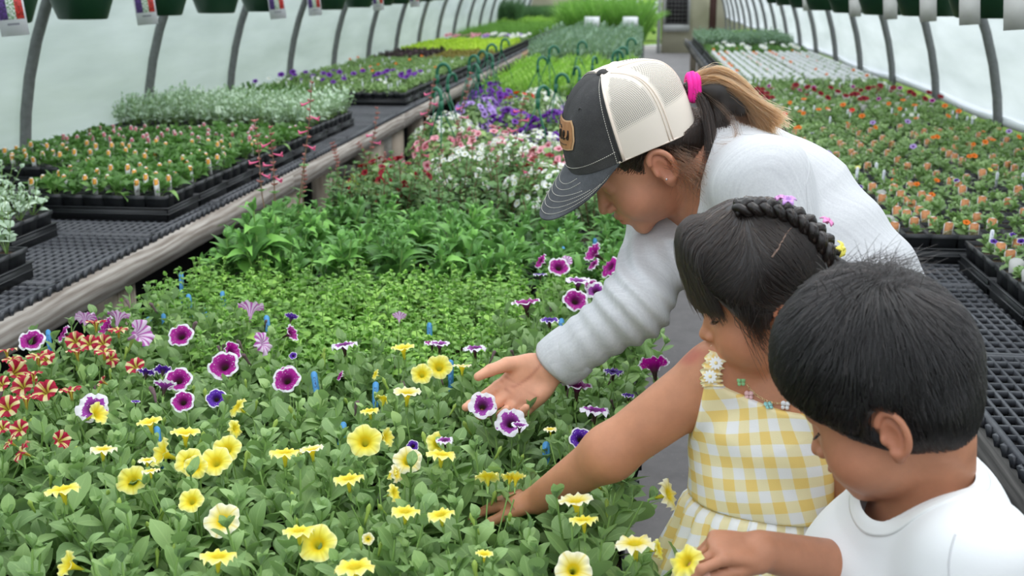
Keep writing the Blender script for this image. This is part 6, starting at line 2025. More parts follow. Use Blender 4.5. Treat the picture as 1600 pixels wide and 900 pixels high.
# fringe
n = 3200
u = RG.uniform(-1, 1, n); q0 = np.stack([u * .062, .075 + RG.uniform(-.03, .02, n) - .020 * u * u, .165 - .035 * u * u + RG.uniform(-.006, .002, n)], 1)
q1 = q0 + np.stack([u * .012, .042 + 0 * u, -.010 + 0 * u], 1)
q3 = np.stack([u * .074 + RG.normal(0, .004, n), .111 - .036 * u ** 2 + RG.normal(0, .0030, n), .036 - .014 * np.abs(u) ** 2 + RG.normal(0, .006, n) - .004 * np.round(np.sin(u * 23))], 1)
q2 = q3 + np.stack([u * -.004, .018 + 0 * u, .050 + 0 * u], 1)
LW = lambda q: HG['O'] + (q * GS) @ HG['R'].T
strands('fringe', s_hairg, bez(LW(q0), LW(q1), LW(q2), LW(q3), 12), .00045, .00018, ghair)
# side locks in front of the ears
n = 900
for sx, nn in ((-1, 200), (1, 150)):
    q0 = np.stack([sx * (.078 + RG.uniform(-.004, .006, nn)), .032 + RG.normal(0, .014, nn), .060 + RG.normal(0, .012, nn)], 1)
    q3 = np.stack([sx * (.078 + RG.normal(0, .003, nn)), .026 + RG.normal(0, .011, nn), .002 - np.abs(RG.normal(0, .034, nn))], 1)
    q1 = q0 + [sx * .012, .010, -.02]; q2 = q3 * .5 + q0 * .5 + [sx * .012, .012, -.01]
    strands('side_lock', s_hairg, bez(LW(q0), LW(q1), LW(q2), LW(q3), 12), .0004, .00012, ghair)
pl = onsurf(f_ghair, px_line([(1250, 340), (1240, 352), (1228, 366), (1216, 388), (1206, 402)], 50), 1.2, .0010); pl += RG.normal(0, .0004, pl.shape)
add('parting', MB().tube(pl, np.linspace(.0006, .0014, 50), 5).mesh('parting', [plain('scalp_skin', (0.20, 0.13, 0.10), .7)], True), ghair)
# crown braid: three strands plaited over the head
bp = [(1150, 330, 1.40), (1185, 316, 1.385), (1225, 318, 1.38), (1262, 335, 1.38), (1290, 362, 1.385), (1306, 400, 1.40), (1314, 440, 1.42), (1312, 480, 1.45)]
BPw = np.array([np.interp(np.linspace(0, 1, 160), np.linspace(0, 1, len(bp)), [W(*b)[k] for b in bp]) for k in range(3)]).T
for _ in range(2):
    BPw[1:-1] = (BPw[:-2] + BPw[1:-1] * 2 + BPw[2:]) / 4
BPw = snap(f_ghair, BPw, .006)
for _ in range(20):
    BPw[1:-1] = (BPw[:-2] + BPw[1:-1] * 2 + BPw[2:]) / 4
T = np.gradient(BPw, axis=0); T /= np.linalg.norm(T, axis=1)[:, None]; G = grad(f_ghair, BPw); S = np.cross(T, G)
br = add('braid', None, ghair)
br['label'] = 'plaited braid laid over the crown of the head'
bm3 = MB(); sw = []
for k in range(3):
    ph = 2 * PI * k / 3; s_ = np.linspace(0, 1, 160) * 2 * PI * 4.2 + ph
    amp = np.linspace(.0065, .0100, 160)
    Pk = BPw + S * (amp * np.sin(s_))[:, None] + G * (.0040 * np.sin(2 * s_))[:, None]
    bm3.tube(Pk, np.linspace(.0052, .0085, 160), 10)
    for q in range(90):
        o_ = RG.normal(0, 1, 2); o_ /= np.linalg.norm(o_); rr = np.linspace(.0054, .0088, 160)[:, None]
        sl = slice(int(RG.uniform(0, 110)), None)
        idx = np.linspace(sl.start, min(159, sl.start + 50), 14).astype(int)
        sw.append((Pk + (S * o_[0] + G * o_[1]) * rr)[idx])
br.data if False else None
ghair_b = bm3.mesh('braid', [m_hairg], True)
bo = bpy.data.objects.new('braid', ghair_b); COL.objects.link(bo); bo.parent = ghair; bo['label'] = br['label']
bpy.data.objects.remove(br)
strands('braid_strands', s_hairg, np.array(sw), .0004, .0003, ghair)
# flower clips
def clip(px, py, D, col, nm, r=.0105, face=None):
    c = W(px, py, D); n_ = nrm(face if face is not None else CB(-.2, .5, .8))
    M = frame_from(n_, t=c); b = MB()
    for k in range(5):
        a = 2 * PI * k / 5 + .3
        v, q, u = leaf_geo(r, r * .62, .35, .9, .8, .7, 4)
        Rm = np.array([[math.cos(a), -math.sin(a), 0], [math.sin(a), math.cos(a), 0], [0, 0, 1]])
        b.add((v @ Rm.T) @ M[:3, :3].T + M[:3, 3], Q=q)
    b.lathe([(r * .2, -r * .3), (r * .28, 0), (r * .2, r * .3), (.0001, r * .4)], 10, M=M)
    o = add('flower_clip', b.mesh('flower_clip', [plain(nm + '_clip_plastic', col, .35, .5)], True), ghair, label=nm + ' flower hair clip')
    md = o.modifiers.new('thick', 'SOLIDIFY'); md.thickness = .0012
clip(1232, 312, 1.365, (0.55, 0.28, 0.66), 'lilac', .0115, CB(-.1, .8, .6))
clip(1218, 308, 1.37, (0.66, 0.30, 0.60), 'mauve', .008, CB(-.3, .9, .3))
clip(1293, 345, 1.37, (0.76, 0.25, 0.50), 'pink', .0110, CB(.4, .8, .4))
clip(1315, 389, 1.385, (0.86, 0.75, 0.12), 'yellow', .0125, CB(.75, .2, .62))
# lowered lashes and brow on the near side
def lash(F, sx, par, mat):
    b = MB()
    arc = [toW(F, (sx * (.031 + .0148 * math.cos(a)), .0905 - .007 * abs(math.cos(a)) ** 2, .0105 - .0035 * math.sin(a))) for a in np.linspace(0, PI, 14)]
    b.tube(arc, .0007, 5)
    for a in np.linspace(.15, PI - .15, 16):
        p0 = np.array([sx * (.031 + .0148 * math.cos(a)), .0905 - .007 * abs(math.cos(a)) ** 2, .0105 - .0035 * math.sin(a)])
        b.tube([toW(F, p0), toW(F, p0 + [sx * .002 * math.cos(a), .004, -.0025]), toW(F, p0 + [sx * .003 * math.cos(a), .0075, -.0030])], [.0004, .0003, .0001], 4)
    add('eyelashes', b.mesh('eyelashes', [mat], True), par)
for sx in (-1, 1): lash(HG, sx, girl, m_hairg)
# ------------------------------------------------------------------ boy in a white T-shirt holding a yellow flower
m_skin_b = skin_mat('skin_brown', (0.44, 0.195, 0.11))
m_hairb = hair_mat('black_hair', (0.0105, 0.0085, 0.008), .36, .45)
s_hairb = strand_mat('black_strand', (0.0045, 0.0036, 0.0034), .25)
boy = thing('person', 'small boy with short black hair in a plain white T-shirt pinching a yellow flower', 'person')
BS = .90
HB = head_at(W(1392, 684, 1.14), CB(-.79, -.321, -.523), CB(-.406, .912, .053), BS)
bWN = toW(HB, (0, -.026, -.045)); bNB = W(1450, 800, 1.26)
bl_ = nrm(CB(.42, -.08, .90))                # towards his left shoulder
bCH = W(1432, 905, 1.28); bWS = W(1415, 1060, 1.33); bPE = W(1410, 1180, 1.38)
bSL = W(1520, 865, 1.15); bEL = W(1510, 1040, 1.16); bWL = W(1440, 1160, 1.17)
bSR = W(1385, 850, 1.38); bER = W(1385, 900, 1.33); bWR = W(1190, 860, 1.235)
yy = nrm(W(1105, 856, 1.215) - bWR); zz = nrm(CB(-.05, -.90, -.42)); zz = nrm(zz - yy * (zz @ yy))
HANDB = {'O': bWR - yy * .004, 'R': np.stack([np.cross(yy, zz), yy, zz], 1), 's': .66}
bparts, btips = hand_parts([(.42, .85, .55), (.75, 1.0, .6), (1.0, 1.1, .7), (1.15, 1.2, .8)], thumb=((.022, .018, .012), (.26, .02, -.20), .16, .10))
def f_boy(p):
    d = seg(p, bWN, bNB, .040, .048)
    d = smin(d, bounded(p, HB, .19, lambda q: head_local(q, 1.0, 1.12, .68, .0, .90)), .014)
    t = None
    for s in (-1, 1):
        a = seg(p, bNB + bl_ * s * .02 + (bCH - bNB) * .5, bCH + bl_ * s * .045, .050, .070)
        a = smin(a, seg(p, bCH + bl_ * s * .045, bPE + bl_ * s * .04, .070, .075), .03)
        t = a if t is None else smin(t, a, .03)
    t = smin(t, seg(p, bNB, bSL, .036, .040), .04); t = smin(t, seg(p, bNB, bSR, .036, .038), .04)
    d = smin(d, t, .03)
    a = smin(seg(p, bSL, bEL, .040, .033), seg(p, bEL, bWL, .032, .022), .02); d = smin(d, a, .02)
    a = smin(seg(p, bSR, bER, .038, .033), seg(p, bER, bWR, .034, .0215), .02); d = smin(d, a, .02)
    d = smin(d, bounded(p, HANDB, .2, lambda q: hand_local(q, bparts)), .010)
    for s in (-1, 1):
        hip = bPE + bl_ * s * .05; kn = np.array([hip[0], hip[1], .33]); an = np.array([hip[0] + .02, hip[1], .06])
        d = smin(d, seg(p, hip, kn, .062, .043), .02); d = smin(d, seg(p, kn, an, .040, .027), .02)
        d = smin(d, seg(p, an, an + np.array([-.10, 0, -.03]), .028, .022), .015)
    return d
def t_boy(V):
    T = head_tint(V, HB)
    q = (V - HANDB['O']) @ HANDB['R'] / HANDB['s']
    tp = btips[4]; nail = np.linalg.norm(q - (tp[0] - tp[1] * .003), axis=1)
    m = (nail < .0095)
    nd = -HANDB['R'][:, 2] * .2
    return T * (1 + (m * .22)[:, None])
P_ = np.array([bNB, bCH, bWS, bPE, bSR, bSL, bER, bEL, bWR, bWL, HANDB['O'] + HANDB['R'][:, 1] * .14, toW(HB, (0, .13, -.1)), toW(HB, (0, -.13, .18)), (bPE[0], bPE[1], .02)])
body('body', f_boy, P_.min(0) - .13, P_.max(0) + .13, .0026, m_skin_b, boy, t_boy)
# thumb nail
tp, td = btips[4]
nl_c = toW(HANDB, tp - td * .002); nw = nrm(TC * .9 + UP * .35)
P = snap(f_boy, np.array([nl_c + nw * .008]), .0002)[0]; g = grad(f_boy, np.array([P]))[0]
M = frame_from(g, t=P); ty = HANDB['R'] @ td; ty = nrm(ty - g * (ty @ g)); tx = np.cross(ty, g)
V = []; 
for i in range(7):
    for j in range(7):
        u_, v_ = -1 + i / 3, -1 + j / 3
        V.append(P + tx * u_ * .0040 * math.sqrt(max(0, 1 - .25 * v_ * v_)) + ty * v_ * .0050 - g * (.0014 * u_ * u_ - .0004))
add('fingernail', np_mesh('fingernail', V, [[i * 7 + j, (i + 1) * 7 + j, (i + 1) * 7 + j + 1, i * 7 + j + 1] for i in range(6) for j in range(6)], mats=[plain('pink_nail', (0.66, 0.36, 0.27), .3, .5)]), boy)
# shirt
t = NT('white_cotton', .9, .15, (0.80, 0.80, 0.80))
t.bump(t.noise(500, 2, t.co()), .10, .001); m_cotton = t.m
ua = nrm(bEL - bSL); ub = nrm(bER - bSR)
nkd = nrm(bNB - bWN)
NC0 = W(1447, 745, 1.20); NC1 = W(1447, 792, 1.225)
def f_tee0(p):
    t = None
    for s in (-1, 1):
        a = seg(p, bNB + bl_ * s * .03 + (bCH - bNB) * .35, bCH + bl_ * s * .045, .066, .086)
        a = smin(a, seg(p, bCH + bl_ * s * .045, bPE + bl_ * s * .035, .086, .102), .04)
        t = a if t is None else smin(t, a, .04)
    t = smin(t, seg(p, bNB, bSL, .052, .052), .05); t = smin(t, seg(p, bNB, bSR, .050, .050), .05)
    t = smin(t, seg(p, bNB + (bWN - bNB) * .12, bNB, .062, .060), .03)
    a = seg(p, bSL, bSL + ua * .14, .053, .060); d = smin(t, a, .035)
    a = seg(p, bSR, bSR + ub * .045, .050, .052); d = smin(d, a, .035)
    d = d - .0022 * hashn(p, 20) - .0016 * np.sin(((p - bSL.astype(F32)) @ nrm(CB(.3, 1, .2)).astype(F32)) * 110 + 3 * hashn(p, 9)) * np.clip(1 - np.linalg.norm(p - (bSL + ua * .05).astype(F32), axis=1) / .11, 0, 1)
    return smax(d, (p - (bPE + np.array([0, 0, -.02])).astype(F32)) @ np.array([0, 0, -1], F32), .004)
def ncut(p):
    return seg(p, bWN + CB(0, .02, 0), bNB + (bWN - bNB) * .10 + CB(-.018, -.006, .004), .058, .0575)
def f_tee(p):
    return smax(f_tee0(p), -ncut(p), .009)
P_ = np.array([bNB, bCH, bWS, bPE, bSR, bSL, bSL + ua * .14])
body('t_shirt', f_tee, P_.min(0) - .15, P_.max(0) + .14, .0034, m_cotton, boy, label='plain white cotton T-shirt')
# ribbed collar: band that follows the opening
m_rib = NT('white_rib', .9, .15, (0.82, 0.82, 0.81)); m_rib.bump(m_rib.noise(1, 1, m_rib.mapping(m_rib.co(), (700, 700, 4))), .12, .001); m_rib = m_rib.m
axn = nrm(bNB - bWN); c0 = bNB + (bWN - bNB) * .10 + CB(-.018, -.006, .004)
fr = frame_from(-axn, t=c0); ths = np.linspace(0, 2 * PI, 97)[:96]
rim = []
for a in ths:
    dr = math.cos(a) * fr[:3, 0] + math.sin(a) * fr[:3, 1]
    # walk up the wall of the cut until outside the shirt
    lo_, hi_ = -.08, .10
    P0 = c0 + dr * .0590
    zz_ = np.linspace(lo_, hi_, 90); pp = P0[None] + (-axn)[None] * zz_[:, None]
    v = f_tee0(pp.astype(F32)); ins = np.where(v < 0)[0]
    rim.append(pp[ins[-1]] if len(ins) else P0)
rim = np.array(rim)
for _ in range(30): rim = (np.roll(rim, 1, 0) + rim * 2 + np.roll(rim, -1, 0)) / 4
rows = [rim - TC * 0]
cur = rim.copy()
for k in range(5):
    G = grad(f_tee0, cur); out_ = cur - c0; out_ = out_ - G * (out_ * G).sum(1)[:, None]; out_ /= np.linalg.norm(out_, axis=1)[:, None]
    cur = cur + out_ * .0036; cur = cur - grad(f_tee0, cur) * (f_tee0(cur.astype(F32)).astype(float) - .0016)[:, None]
    rows.append(cur.copy())
inner = [rim + axn * .006 - 0, rim + axn * .0]
rows[0] = rim - axn * .0016
V = np.concatenate(rows + [snap(f_tee0, cur, -.0008)])
k_ = len(V) // 96
Q = [[i * 96 + j, i * 96 + (j + 1) % 96, (i + 1) * 96 + (j + 1) % 96, (i + 1) * 96 + j] for i in range(k_ - 1) for j in range(96)]
add('collar', np_mesh('collar', V, Q, mats=[m_rib]), boy, label='ribbed white crew collar')
m_seamw = plain('white_seam', (0.62, 0.62, 0.63), .9, .1)
seam_line(f_tee, [W(1478, 812, 1.08), W(1473, 845, 1.08), W(1466, 900, 1.08), W(1470, 960, 1.08)], .0011, m_seamw, 'seam', boy, .0)
m_short = plain('navy_shorts', (0.03, 0.035, 0.06), .9)
def f_shorts(p):
    d = None
    for s in (-1, 1):
        hip = bPE + bl_ * s * .04
        a = smin(seg(p, hip + [0, 0, .06], hip, .080, .082), seg(p, hip, np.array([hip[0], hip[1], .36]), .078, .066), .03)
        d = a if d is None else smin(d, a, .02)
    return smax(d, .36 - p[:, 2], .004)
body('shorts', f_shorts, (bPE[0] - .2, bPE[1] - .2, .33), (bPE[0] + .2, bPE[1] + .2, bPE[2] + .16), .007, m_short, boy, label='dark blue shorts')
# hair
def f_bhair(p):
    q = local(p, HB)
    d = ell(q, (0, .009, .070), (.0930, .1080, .1080))
    d = smin(d, ell(q, (0, .001, .056), (.0880, .1110, .1070)), .01)
    d = smin(d, ell(q, (0, -.045, .006), (.066, .038, .060)), .025)
    d = smax(d, q[:, 1] * .70 - q[:, 2] * .72 - .018, .006)
    d = smax(d, -(ell(q, (-.094, -.004, -.004), (.034, .027, .042))), .003)
    d = smax(d, -.048 - q[:, 2] + .35 * (q[:, 1] + .05), .005)
    return d * F32(BS) + F32(.0010) * hashn(q, 60)
hp = np.array([toW(HB, a) for a in ((-.1, -.14, -.09), (.1, .14, .19), (-.1, .14, .19), (.1, -.14, -.09))])
bhair, _, _ = body('hair', f_bhair, hp.min(0) - .05, hp.max(0) + .05, .0035, m_hairb, boy, label='short straight black hair with a whorl at the back')
RB = np.random.default_rng(8)
rt = roots_on(f_bhair, HB, 13000, RB, ((-.1, -.13, -.06), (.1, .14, .19)), lambda q: (q[:, 2] < .2))
WH = np.array([-.020, -.050, .150])
def b_dir(q):
    v = q - WH; n_ = np.linalg.norm(v, axis=1)[:, None] + 1e-6
    sw = np.cross(np.array([0, -.4, .9]), v) / n_
    d = v / n_ + .35 * sw * np.exp(-n_ / .05)
    d[:, 2] -= .25 + .5 * (q[:, 2] < .03)
    d[:, 1] += .35 * (q[:, 1] > .02)
    return d
st = comb(f_bhair, rt, dirl(HB, b_dir), 9, .048, RB, .0010, .0040, .10)
strands('hair_strands', s_hairb, st, .00060, .00020, bhair)
strands('hair_glints', strand_mat('grey_brown_glint_strand', (0.05, 0.038, 0.032), .3), st[::16] + RB.normal(0, .0004, st[::16].shape), .00045, .00015, bhair)  # lighter copies of some strands, sheen on black hair painted as colour
# longer tips along the forehead, ears and crown
q_all = (rt - HB['O']) @ HB['R'] / BS
sel = (q_all[:, 1] > .045) & (q_all[:, 2] > .02)
st2 = comb(f_bhair, rt[sel][:1800], dirl(HB, lambda q: np.stack([q[:, 0] * 3, 1.0 + 0 * q[:, 0], -1.3 + 0 * q[:, 0]], 1)), 8, .034, RB, .0012, .004, .14)
strands('fringe', s_hairb, st2, .00042, .00012, bhair)
n = 260
base = toW(HB, (-.01, -.040, .165)) + (RB.normal(0, 1, (n, 3)) * [.03, .03, .006]) @ HB['R'].T
base = snap(f_bhair, base, .0)
d1 = RB.normal(0, 1, (n, 3)) * .006 + UP * .012 + RT * RB.uniform(-.010, .03, n)[:, None]
# ragged lower edge: over the ears, sideburns and nape
edge = roots_on(f_bhair, HB, 2600, RB, ((-.1, -.13, -.06), (.1, .10, .05)), lambda q: q[:, 2] < .05)
ed = comb(f_bhair, edge, dirl(HB, lambda q: np.stack([0 * q[:, 0], -.25 + .0 * q[:, 0], -1 + 0 * q[:, 0]], 1)), 6, .020, RB, .0006, .0006, .14)
strands('short_sides', s_hairb, ed, .00036, .00010, bhair)
strands('cowlick', s_hairb, bez(base, base + UP * .006, base + d1 * .8 + UP * .004, base + d1 * 1.3, 8), .0004, .0001, bhair)
for sx in (-1, 1): lash(HB, sx, boy, m_hairb)
# ------------------------------------------------------------------ flowering baskets standing on the middle bench
R6 = np.random.default_rng(77)
bpot = MB().lathe([(.085, 0), (.088, .003), (.118, .105), (.126, .107), (.126, .122), (.119, .122), (.116, .108)], 28)
bpot.lathe([(.116, .108), (.0001, .110)], 28, m=1, cap=False)
bpot_me = bpot.mesh('pot', [m_green_pot, m_soil], True)
def hook_mesh(h=.36):
    b = MB()
    for k in range(3):
        a = k * 2 * PI / 3 + .4
        b.tube([(.120 * math.cos(a), .120 * math.sin(a), 0), (.05 * math.cos(a), .05 * math.sin(a), h * .55), (.004 * math.cos(a), .004 * math.sin(a), h * .80)], .0030, 5)
    b.tube([(0, 0, h * .78), (0, 0, h * .90)], .010, 8)
    P = [(0, 0, h * .88)] + [(.032 - .032 * math.cos(a) + 0, 0, h * .93 + .038 * math.sin(a)) for a in np.linspace(0, PI * 1.05, 12)]
    b.tube(P, [.0085] * len(P), 8)
    return b.mesh('hanger', [m_hook], True)
hook_me = hook_mesh()
def mound(r, h, mat, seed, n=300, size=.035, geo=None, droop=.0):
    R = np.random.default_rng(seed); Ms = []
    for i in range(n):
        th = R.uniform(0, 6.28); ph = math.acos(R.uniform(-.15 - droop, 1))
        d = np.array([math.sin(ph) * math.cos(th), math.sin(ph) * math.sin(th), math.cos(ph)])
        Ms.append(leaf_M(d * np.array([r, r, h]) * R.uniform(.55, 1), d + [0, 0, .3], R.uniform(0, 6.28), R.uniform(-.1, .8), size * R.uniform(.7, 1.3)))
    return foliage('foliage', split3(Ms, geo or G_pet, R), [], [mat, m_petstem])
def mound_flowers(r, h, kind, n, fr, seed):
    R = np.random.default_rng(seed); Ms = []
    for i in range(n):
        th = R.uniform(0, 6.28); ph = math.acos(R.uniform(.0, 1))
        d = np.array([math.sin(ph) * math.cos(th), math.sin(ph) * math.sin(th), math.cos(ph)])
        n_ = nrm(d + R.uniform(-.4, .4, 3))
        Ms.append(frame_from(n_, t=d * np.array([r, r, h]) * R.uniform(.95, 1.1), s=fr * R.uniform(.8, 1.15)))
    V, Q, U = place_many(small5(), Ms)
    return np_mesh('flowers', V, Q, uv=U, mats=[FM[kind]])
mnd = [mound(.17, .15, m_petleaf, 900), mound(.17, .15, m_seed2, 901)]
mfl = {k: mound_flowers(.17, .15, k, n, r, 910 + i) for i, (k, n, r) in enumerate((('pk', 46, .020), ('wh', 110, .015), ('li', 60, .026), ('dp', 66, .026), ('rd', 70, .017), ('sc', 14, .02)))}
KN = {'pk': 'salmon pink', 'wh': 'white', 'li': 'lilac', 'dp': 'deep purple', 'rd': 'dark red', 'sc': 'scarlet'}
pos_w = ['nearest', 'second', 'third', 'fourth', 'fifth', 'sixth', 'seventh']
cnt = {}
spots = [(690, 205, 'pk', 1), (735, 225, 'wh', 0), (795, 205, 'wh', 0), (748, 152, 'li', 1), (800, 168, 'dp', 0), (840, 200, 'wh', 1), (868, 172, 'dp', 1), (812, 140, 'sc', 0), (905, 158, 'dp', 1), (872, 215, 'pk', 0),
         (856, 250, 'wh', 0), (770, 128, 'dp', 1), (700, 172, 'wh', 1), (612, 240, 'rd', 0), (760, 190, 'pk', 0), (905, 205, 'wh', 0), (855, 235, 'rd', 0), (925, 135, 'li', 1), (840, 135, 'wh', 1)]
for px, py, k, hk in sorted(spots, key=lambda a: -a[1]):
    p = onz(px, py, .86)
    if p[0] < -1.08: p[0] = -1.08
    cnt[k] = cnt.get(k, 0) + 1
    t = thing('flower_basket', 'green pot of %s flowers beyond the sage, %s of its colour' % (KN[k], pos_w[cnt[k] - 1]), 'flower basket', (p[0], p[1], CZ), R6.uniform(0, 6.28), '%s flower baskets on the middle bench' % KN[k])
    add('pot', bpot_me, t)
    add('foliage', mnd[R6.integers(0, 2)], t, loc=(0, 0, .13), kind='stuff')
    add('flowers', mfl[k], t, loc=(0, 0, .13), kind='stuff')
    if hk: add('hanger', hook_me, t, loc=(0, 0, .115), label='dark green plastic hanger with hook')
# hooks that stand farther along
for i, (px, py) in enumerate(((683, 110), (733, 96), (747, 88), (761, 77), (783, 68), (858, 80), (903, 72), (957, 88), (980, 67), (965, 82))):
    p = onz(px, py, 1.06)
    if p[0] < -1.06: p = np.array([-1.06, p[1] * (1.06 / -p[0]) if False else p[1], 0])
    t = thing('flower_basket', 'green pot with a tall green hook among the far seedlings, %s from the near end' % ORDN[i], 'flower basket', (p[0], p[1], CZ), R6.uniform(-.5, .5), 'pots with tall hooks far along the middle bench')
    add('pot', bpot_me, t); add('foliage', mnd[i % 2], t, loc=(0, 0, .11), kind='stuff'); add('hanger', hook_me, t, loc=(0, 0, .15)).scale = (1, 1, 1.05)
t = thing('seedling_tray', 'empty black tray between the white flowers and the cap brim', 'tray', (-.28, 4.85, CZ)); add('tray_shell', tray_me, t)
tg = tag_mesh(.045, .10, .1, plain('white_card', (0.85, 0.86, 0.86), .5), None, .12)
o = add('plant_tag', tg, loc=tuple(onz(842, 292, CZ + .14)), label='large blank white tag leaning among the flowers left of the cap', cat='tag'); o.name = 'white_card'; o.rotation_euler = (-.3, .25, .1)
# ------------------------------------------------------------------ hanging pots under the side purlins
hp_ = MB().lathe([(.092, 0), (.098, .004), (.126, .085), (.146, .150), (.156, .152), (.158, .185), (.150, .186), (.143, .160)], 36)
hp_.lathe([(.143, .160), (.0001, .163)], 36, m=1, cap=False)
hp_me = hp_.mesh('pot', [m_green_pot, m_soil], True)
hang_fol = mound(.17, .13, m_petleaf, 950, 260)
m_wire = plain('hanger_wire', (0.02, 0.08, 0.05), .5)
def hang_wires(h):
    b = MB()
    for k in range(3):
        a = k * 2 * PI / 3
        b.tube([(.150 * math.cos(a), .150 * math.sin(a), .18), (0, 0, h - .03)], .0018, 5)
    P = [(0, 0, h - .04), (0, 0, h - .015)] + [(.014 - .014 * math.cos(a), 0, h + .010 * math.sin(a) + .004) for a in np.linspace(.3, PI * 1.2, 8)]
    b.tube(P, .003, 6)
    return b.mesh('hanger', [m_wire], True)
t = NT('three_band_picture_tag', .35, .5)
uv = t.sep(t.co('UV')); n = t.noise(150, 3, t.co()); pet = t.ramp(n, [(.4, (0.3, 0.3, 0.3)), (.6, (1, 1, 1))])
mid = t.ramp(n, [(.42, (0.10, 0.30, 0.06)), (.55, (0.80, 0.82, 0.78))])
c = t.mix(t.math('GREATER_THAN', uv[0], .37), t.mix(1.0, (0.14, 0.05, 0.30), pet, 'MULTIPLY'), mid)
c = t.mix(t.math('GREATER_THAN', uv[0], .66), c, t.mix(1.0, (0.75, 0.06, 0.05), pet, 'MULTIPLY'))
inb = t.math('MULTIPLY', band(t, uv[0], .06, .94), band(t, uv[1], .26, .99))
c = t.mix(inb, (0.80, 0.78, 0.82), c)
ln = t.math('MULTIPLY', band(t, uv[1], .17, .20), band(t, uv[0], .3, .72))
c = t.mix(ln, c, (0.35, 0.33, 0.40))
t.base(c); m_tag3 = t.m
def card(w, h, mat, back):
    V = []; UV = []
    for y in (-.0006, .0006):
        for x, z in ((-w / 2, -h), (w / 2, -h), (w / 2, 0), (-w / 2, 0)):
            V.append((x, y, z)); UV.append((x / w + .5, 1 + z / h))
    return np_mesh('care_tag', V, [(0, 1, 2, 3), (7, 6, 5, 4), (0, 4, 5, 1), (1, 5, 6, 2), (2, 6, 7, 3), (3, 7, 4, 0)], uv=UV, mats=[mat, back], mi=[0, 1, 0, 0, 0, 0], smooth=False)
m_cardback = plain('tag_card_back', (0.50, 0.49, 0.46), .6)
card3 = card(.095, .215, m_tag3, m_cardback); cardb = card(.072, .105, m_cardback, m_cardback)
def hang_row(X, items, zp, side, tags):
    wall = 'left' if X < 0 else 'right'
    me = {}
    for i, (px, py) in enumerate(items):
        p = onx(px, py, X)
        zb = p[2]
        t = thing('hanging_pot', 'dark green hanging pot under the %s roof rail, %s from the near end' % (wall, ORDN[i]), 'hanging pot', (X, p[1], zb), 0, 'dark green pots hanging on the %s' % wall)
        add('pot', hp_me, t).scale = (1, 1, 1) if X < 0 else (1.32, 1.32, 1.1)
        add('foliage', hang_fol, t, loc=(0, 0, .17), kind='stuff')
        add('hanger', hang_wires(zp - zb), t)
        if i in tags:
            o = add('care_tag', card3 if X < 0 else cardb, t, loc=(tags[i], -.160, .175) if X < 0 else (tags[i] - .04, -.215, .085), label='white tag with purple, white and red flower pictures' if X < 0 else 'grey back of a hanging tag')
            o.rotation_euler = (.05, -.08, .25 if X < 0 else -.5)
hang_row(-2.30, [(5, 36), (130, 30), (252, 24), (338, 20.5), (410, 18), (515, 15), (560, 11.5), (595, 8.5), (622, 6), (643, 4), (662, 2), (680, 0)], 1.74, -1, {0: .11, 2: -.02, 4: .13, 5: -.08, 7: .0, 9: .05})
hang_row(1.28, [(1680, 33), (1548, 28), (1455, 25), (1388, 23), (1335, 20), (1293, 16), (1262, 12), (1238, 8), (1220, 5)], 1.86, 1, {0: -.20, 1: -.10, 2: -.03, 3: .0, 4: .0, 6: 0, 8: 0})
for nm, x, z in (('trim_4', -2.30, 1.752), ('trim_5', 1.28, 1.872)):
    add(nm, MB().tube([(x, -2, z), (x, Y_END, z)], .012, 8).mesh(nm, [m_steel], True), kind='structure')
# ------------------------------------------------------------------ two signs, far end wall, vent, frame
m_white = plain('white_sign_board', (0.82, 0.83, 0.84), .5)
m_mark = plain('grey_print', (0.35, 0.35, 0.37), .6)
m_stake = plain('wire_stake', (0.35, 0.35, 0.34), .5)
for i, (px, py) in enumerate(((925, 34.5), (985, 34.5))):
    p = ony(px, py, 15.9)
    t = thing('sign', ['small white sign on a stake above the silver plants, left of the pair', 'small white sign with two printed lines on a stake, nearer the path'][i], 'sign', (p[0], p[1], CZ))
    h = p[2] - CZ
    w = .10
    add('board', MB().box((-w, -.004, h - .07), (w, .004, h + .07)).mesh('board', [m_white]), t)
    b = MB()
    for k, (zz, ww) in enumerate(((.030, .03), (-.004, .05), (-.022, .045)) if i == 0 else ((.022, .03), (-.006, .05), (-.020, .04))):
        n_ = int(ww / .009)
        for q in range(-n_, n_ + 1):
            if (q * 7 + k * 3) % 5 == 0: continue
            b.box((q * .010 - .0038, -.0052, h + zz - (.007 if k == 0 else .004)), (q * .010 + .0032, -.004, h + zz + (.007 if k == 0 else .004)))
    add('lettering', b.mesh('lettering', [m_mark]), t, kind='stuff')
    add('stake', MB().box((-.012, -.006, 0), (.012, .0, h - .06)).mesh('stake', [m_stake]), t)
YE = 27.5
t = NT('tan_end_panel', .8, .2)
t.base(t.ramp(t.noise(2, 4, t.co()), [(.3, (0.40, 0.37, 0.26)), (.7, (0.55, 0.52, 0.39))])); m_tan = t.m
def end_panel(name, pxa, pxb, ztop=2.4, z0=0.0, y=YE, mat=None):
    a, b_ = ony(pxa, 30, y)[0], ony(pxb, 30, y)[0]
    add(name, MB().box((a, y, z0), (b_, y + .08, ztop)).mesh(name, [mat or m_tan]), kind='structure')
end_panel('wall_back', 770, 912)
end_panel('wall_back_1', 1034, 1108)
end_panel('wall_back_2', 1119, 1170)
m_dkred = plain('dark_brown_door', (0.07, 0.03, 0.025), .7)
end_panel('door_1', 1108, 1119, 2.05, 0, YE + .02, m_dkred)
for i, pxx in enumerate((912, 1030)):
    x = ony(pxx, 30, YE)[0]
    add('trim_%d' % (6 + i), MB().box((x - .04, YE - .06, 0), (x + .04, YE + .1, 2.5)).mesh('trim', [plain('grey_post_paint', (0.42, 0.43, 0.42), .7)]), kind='structure')
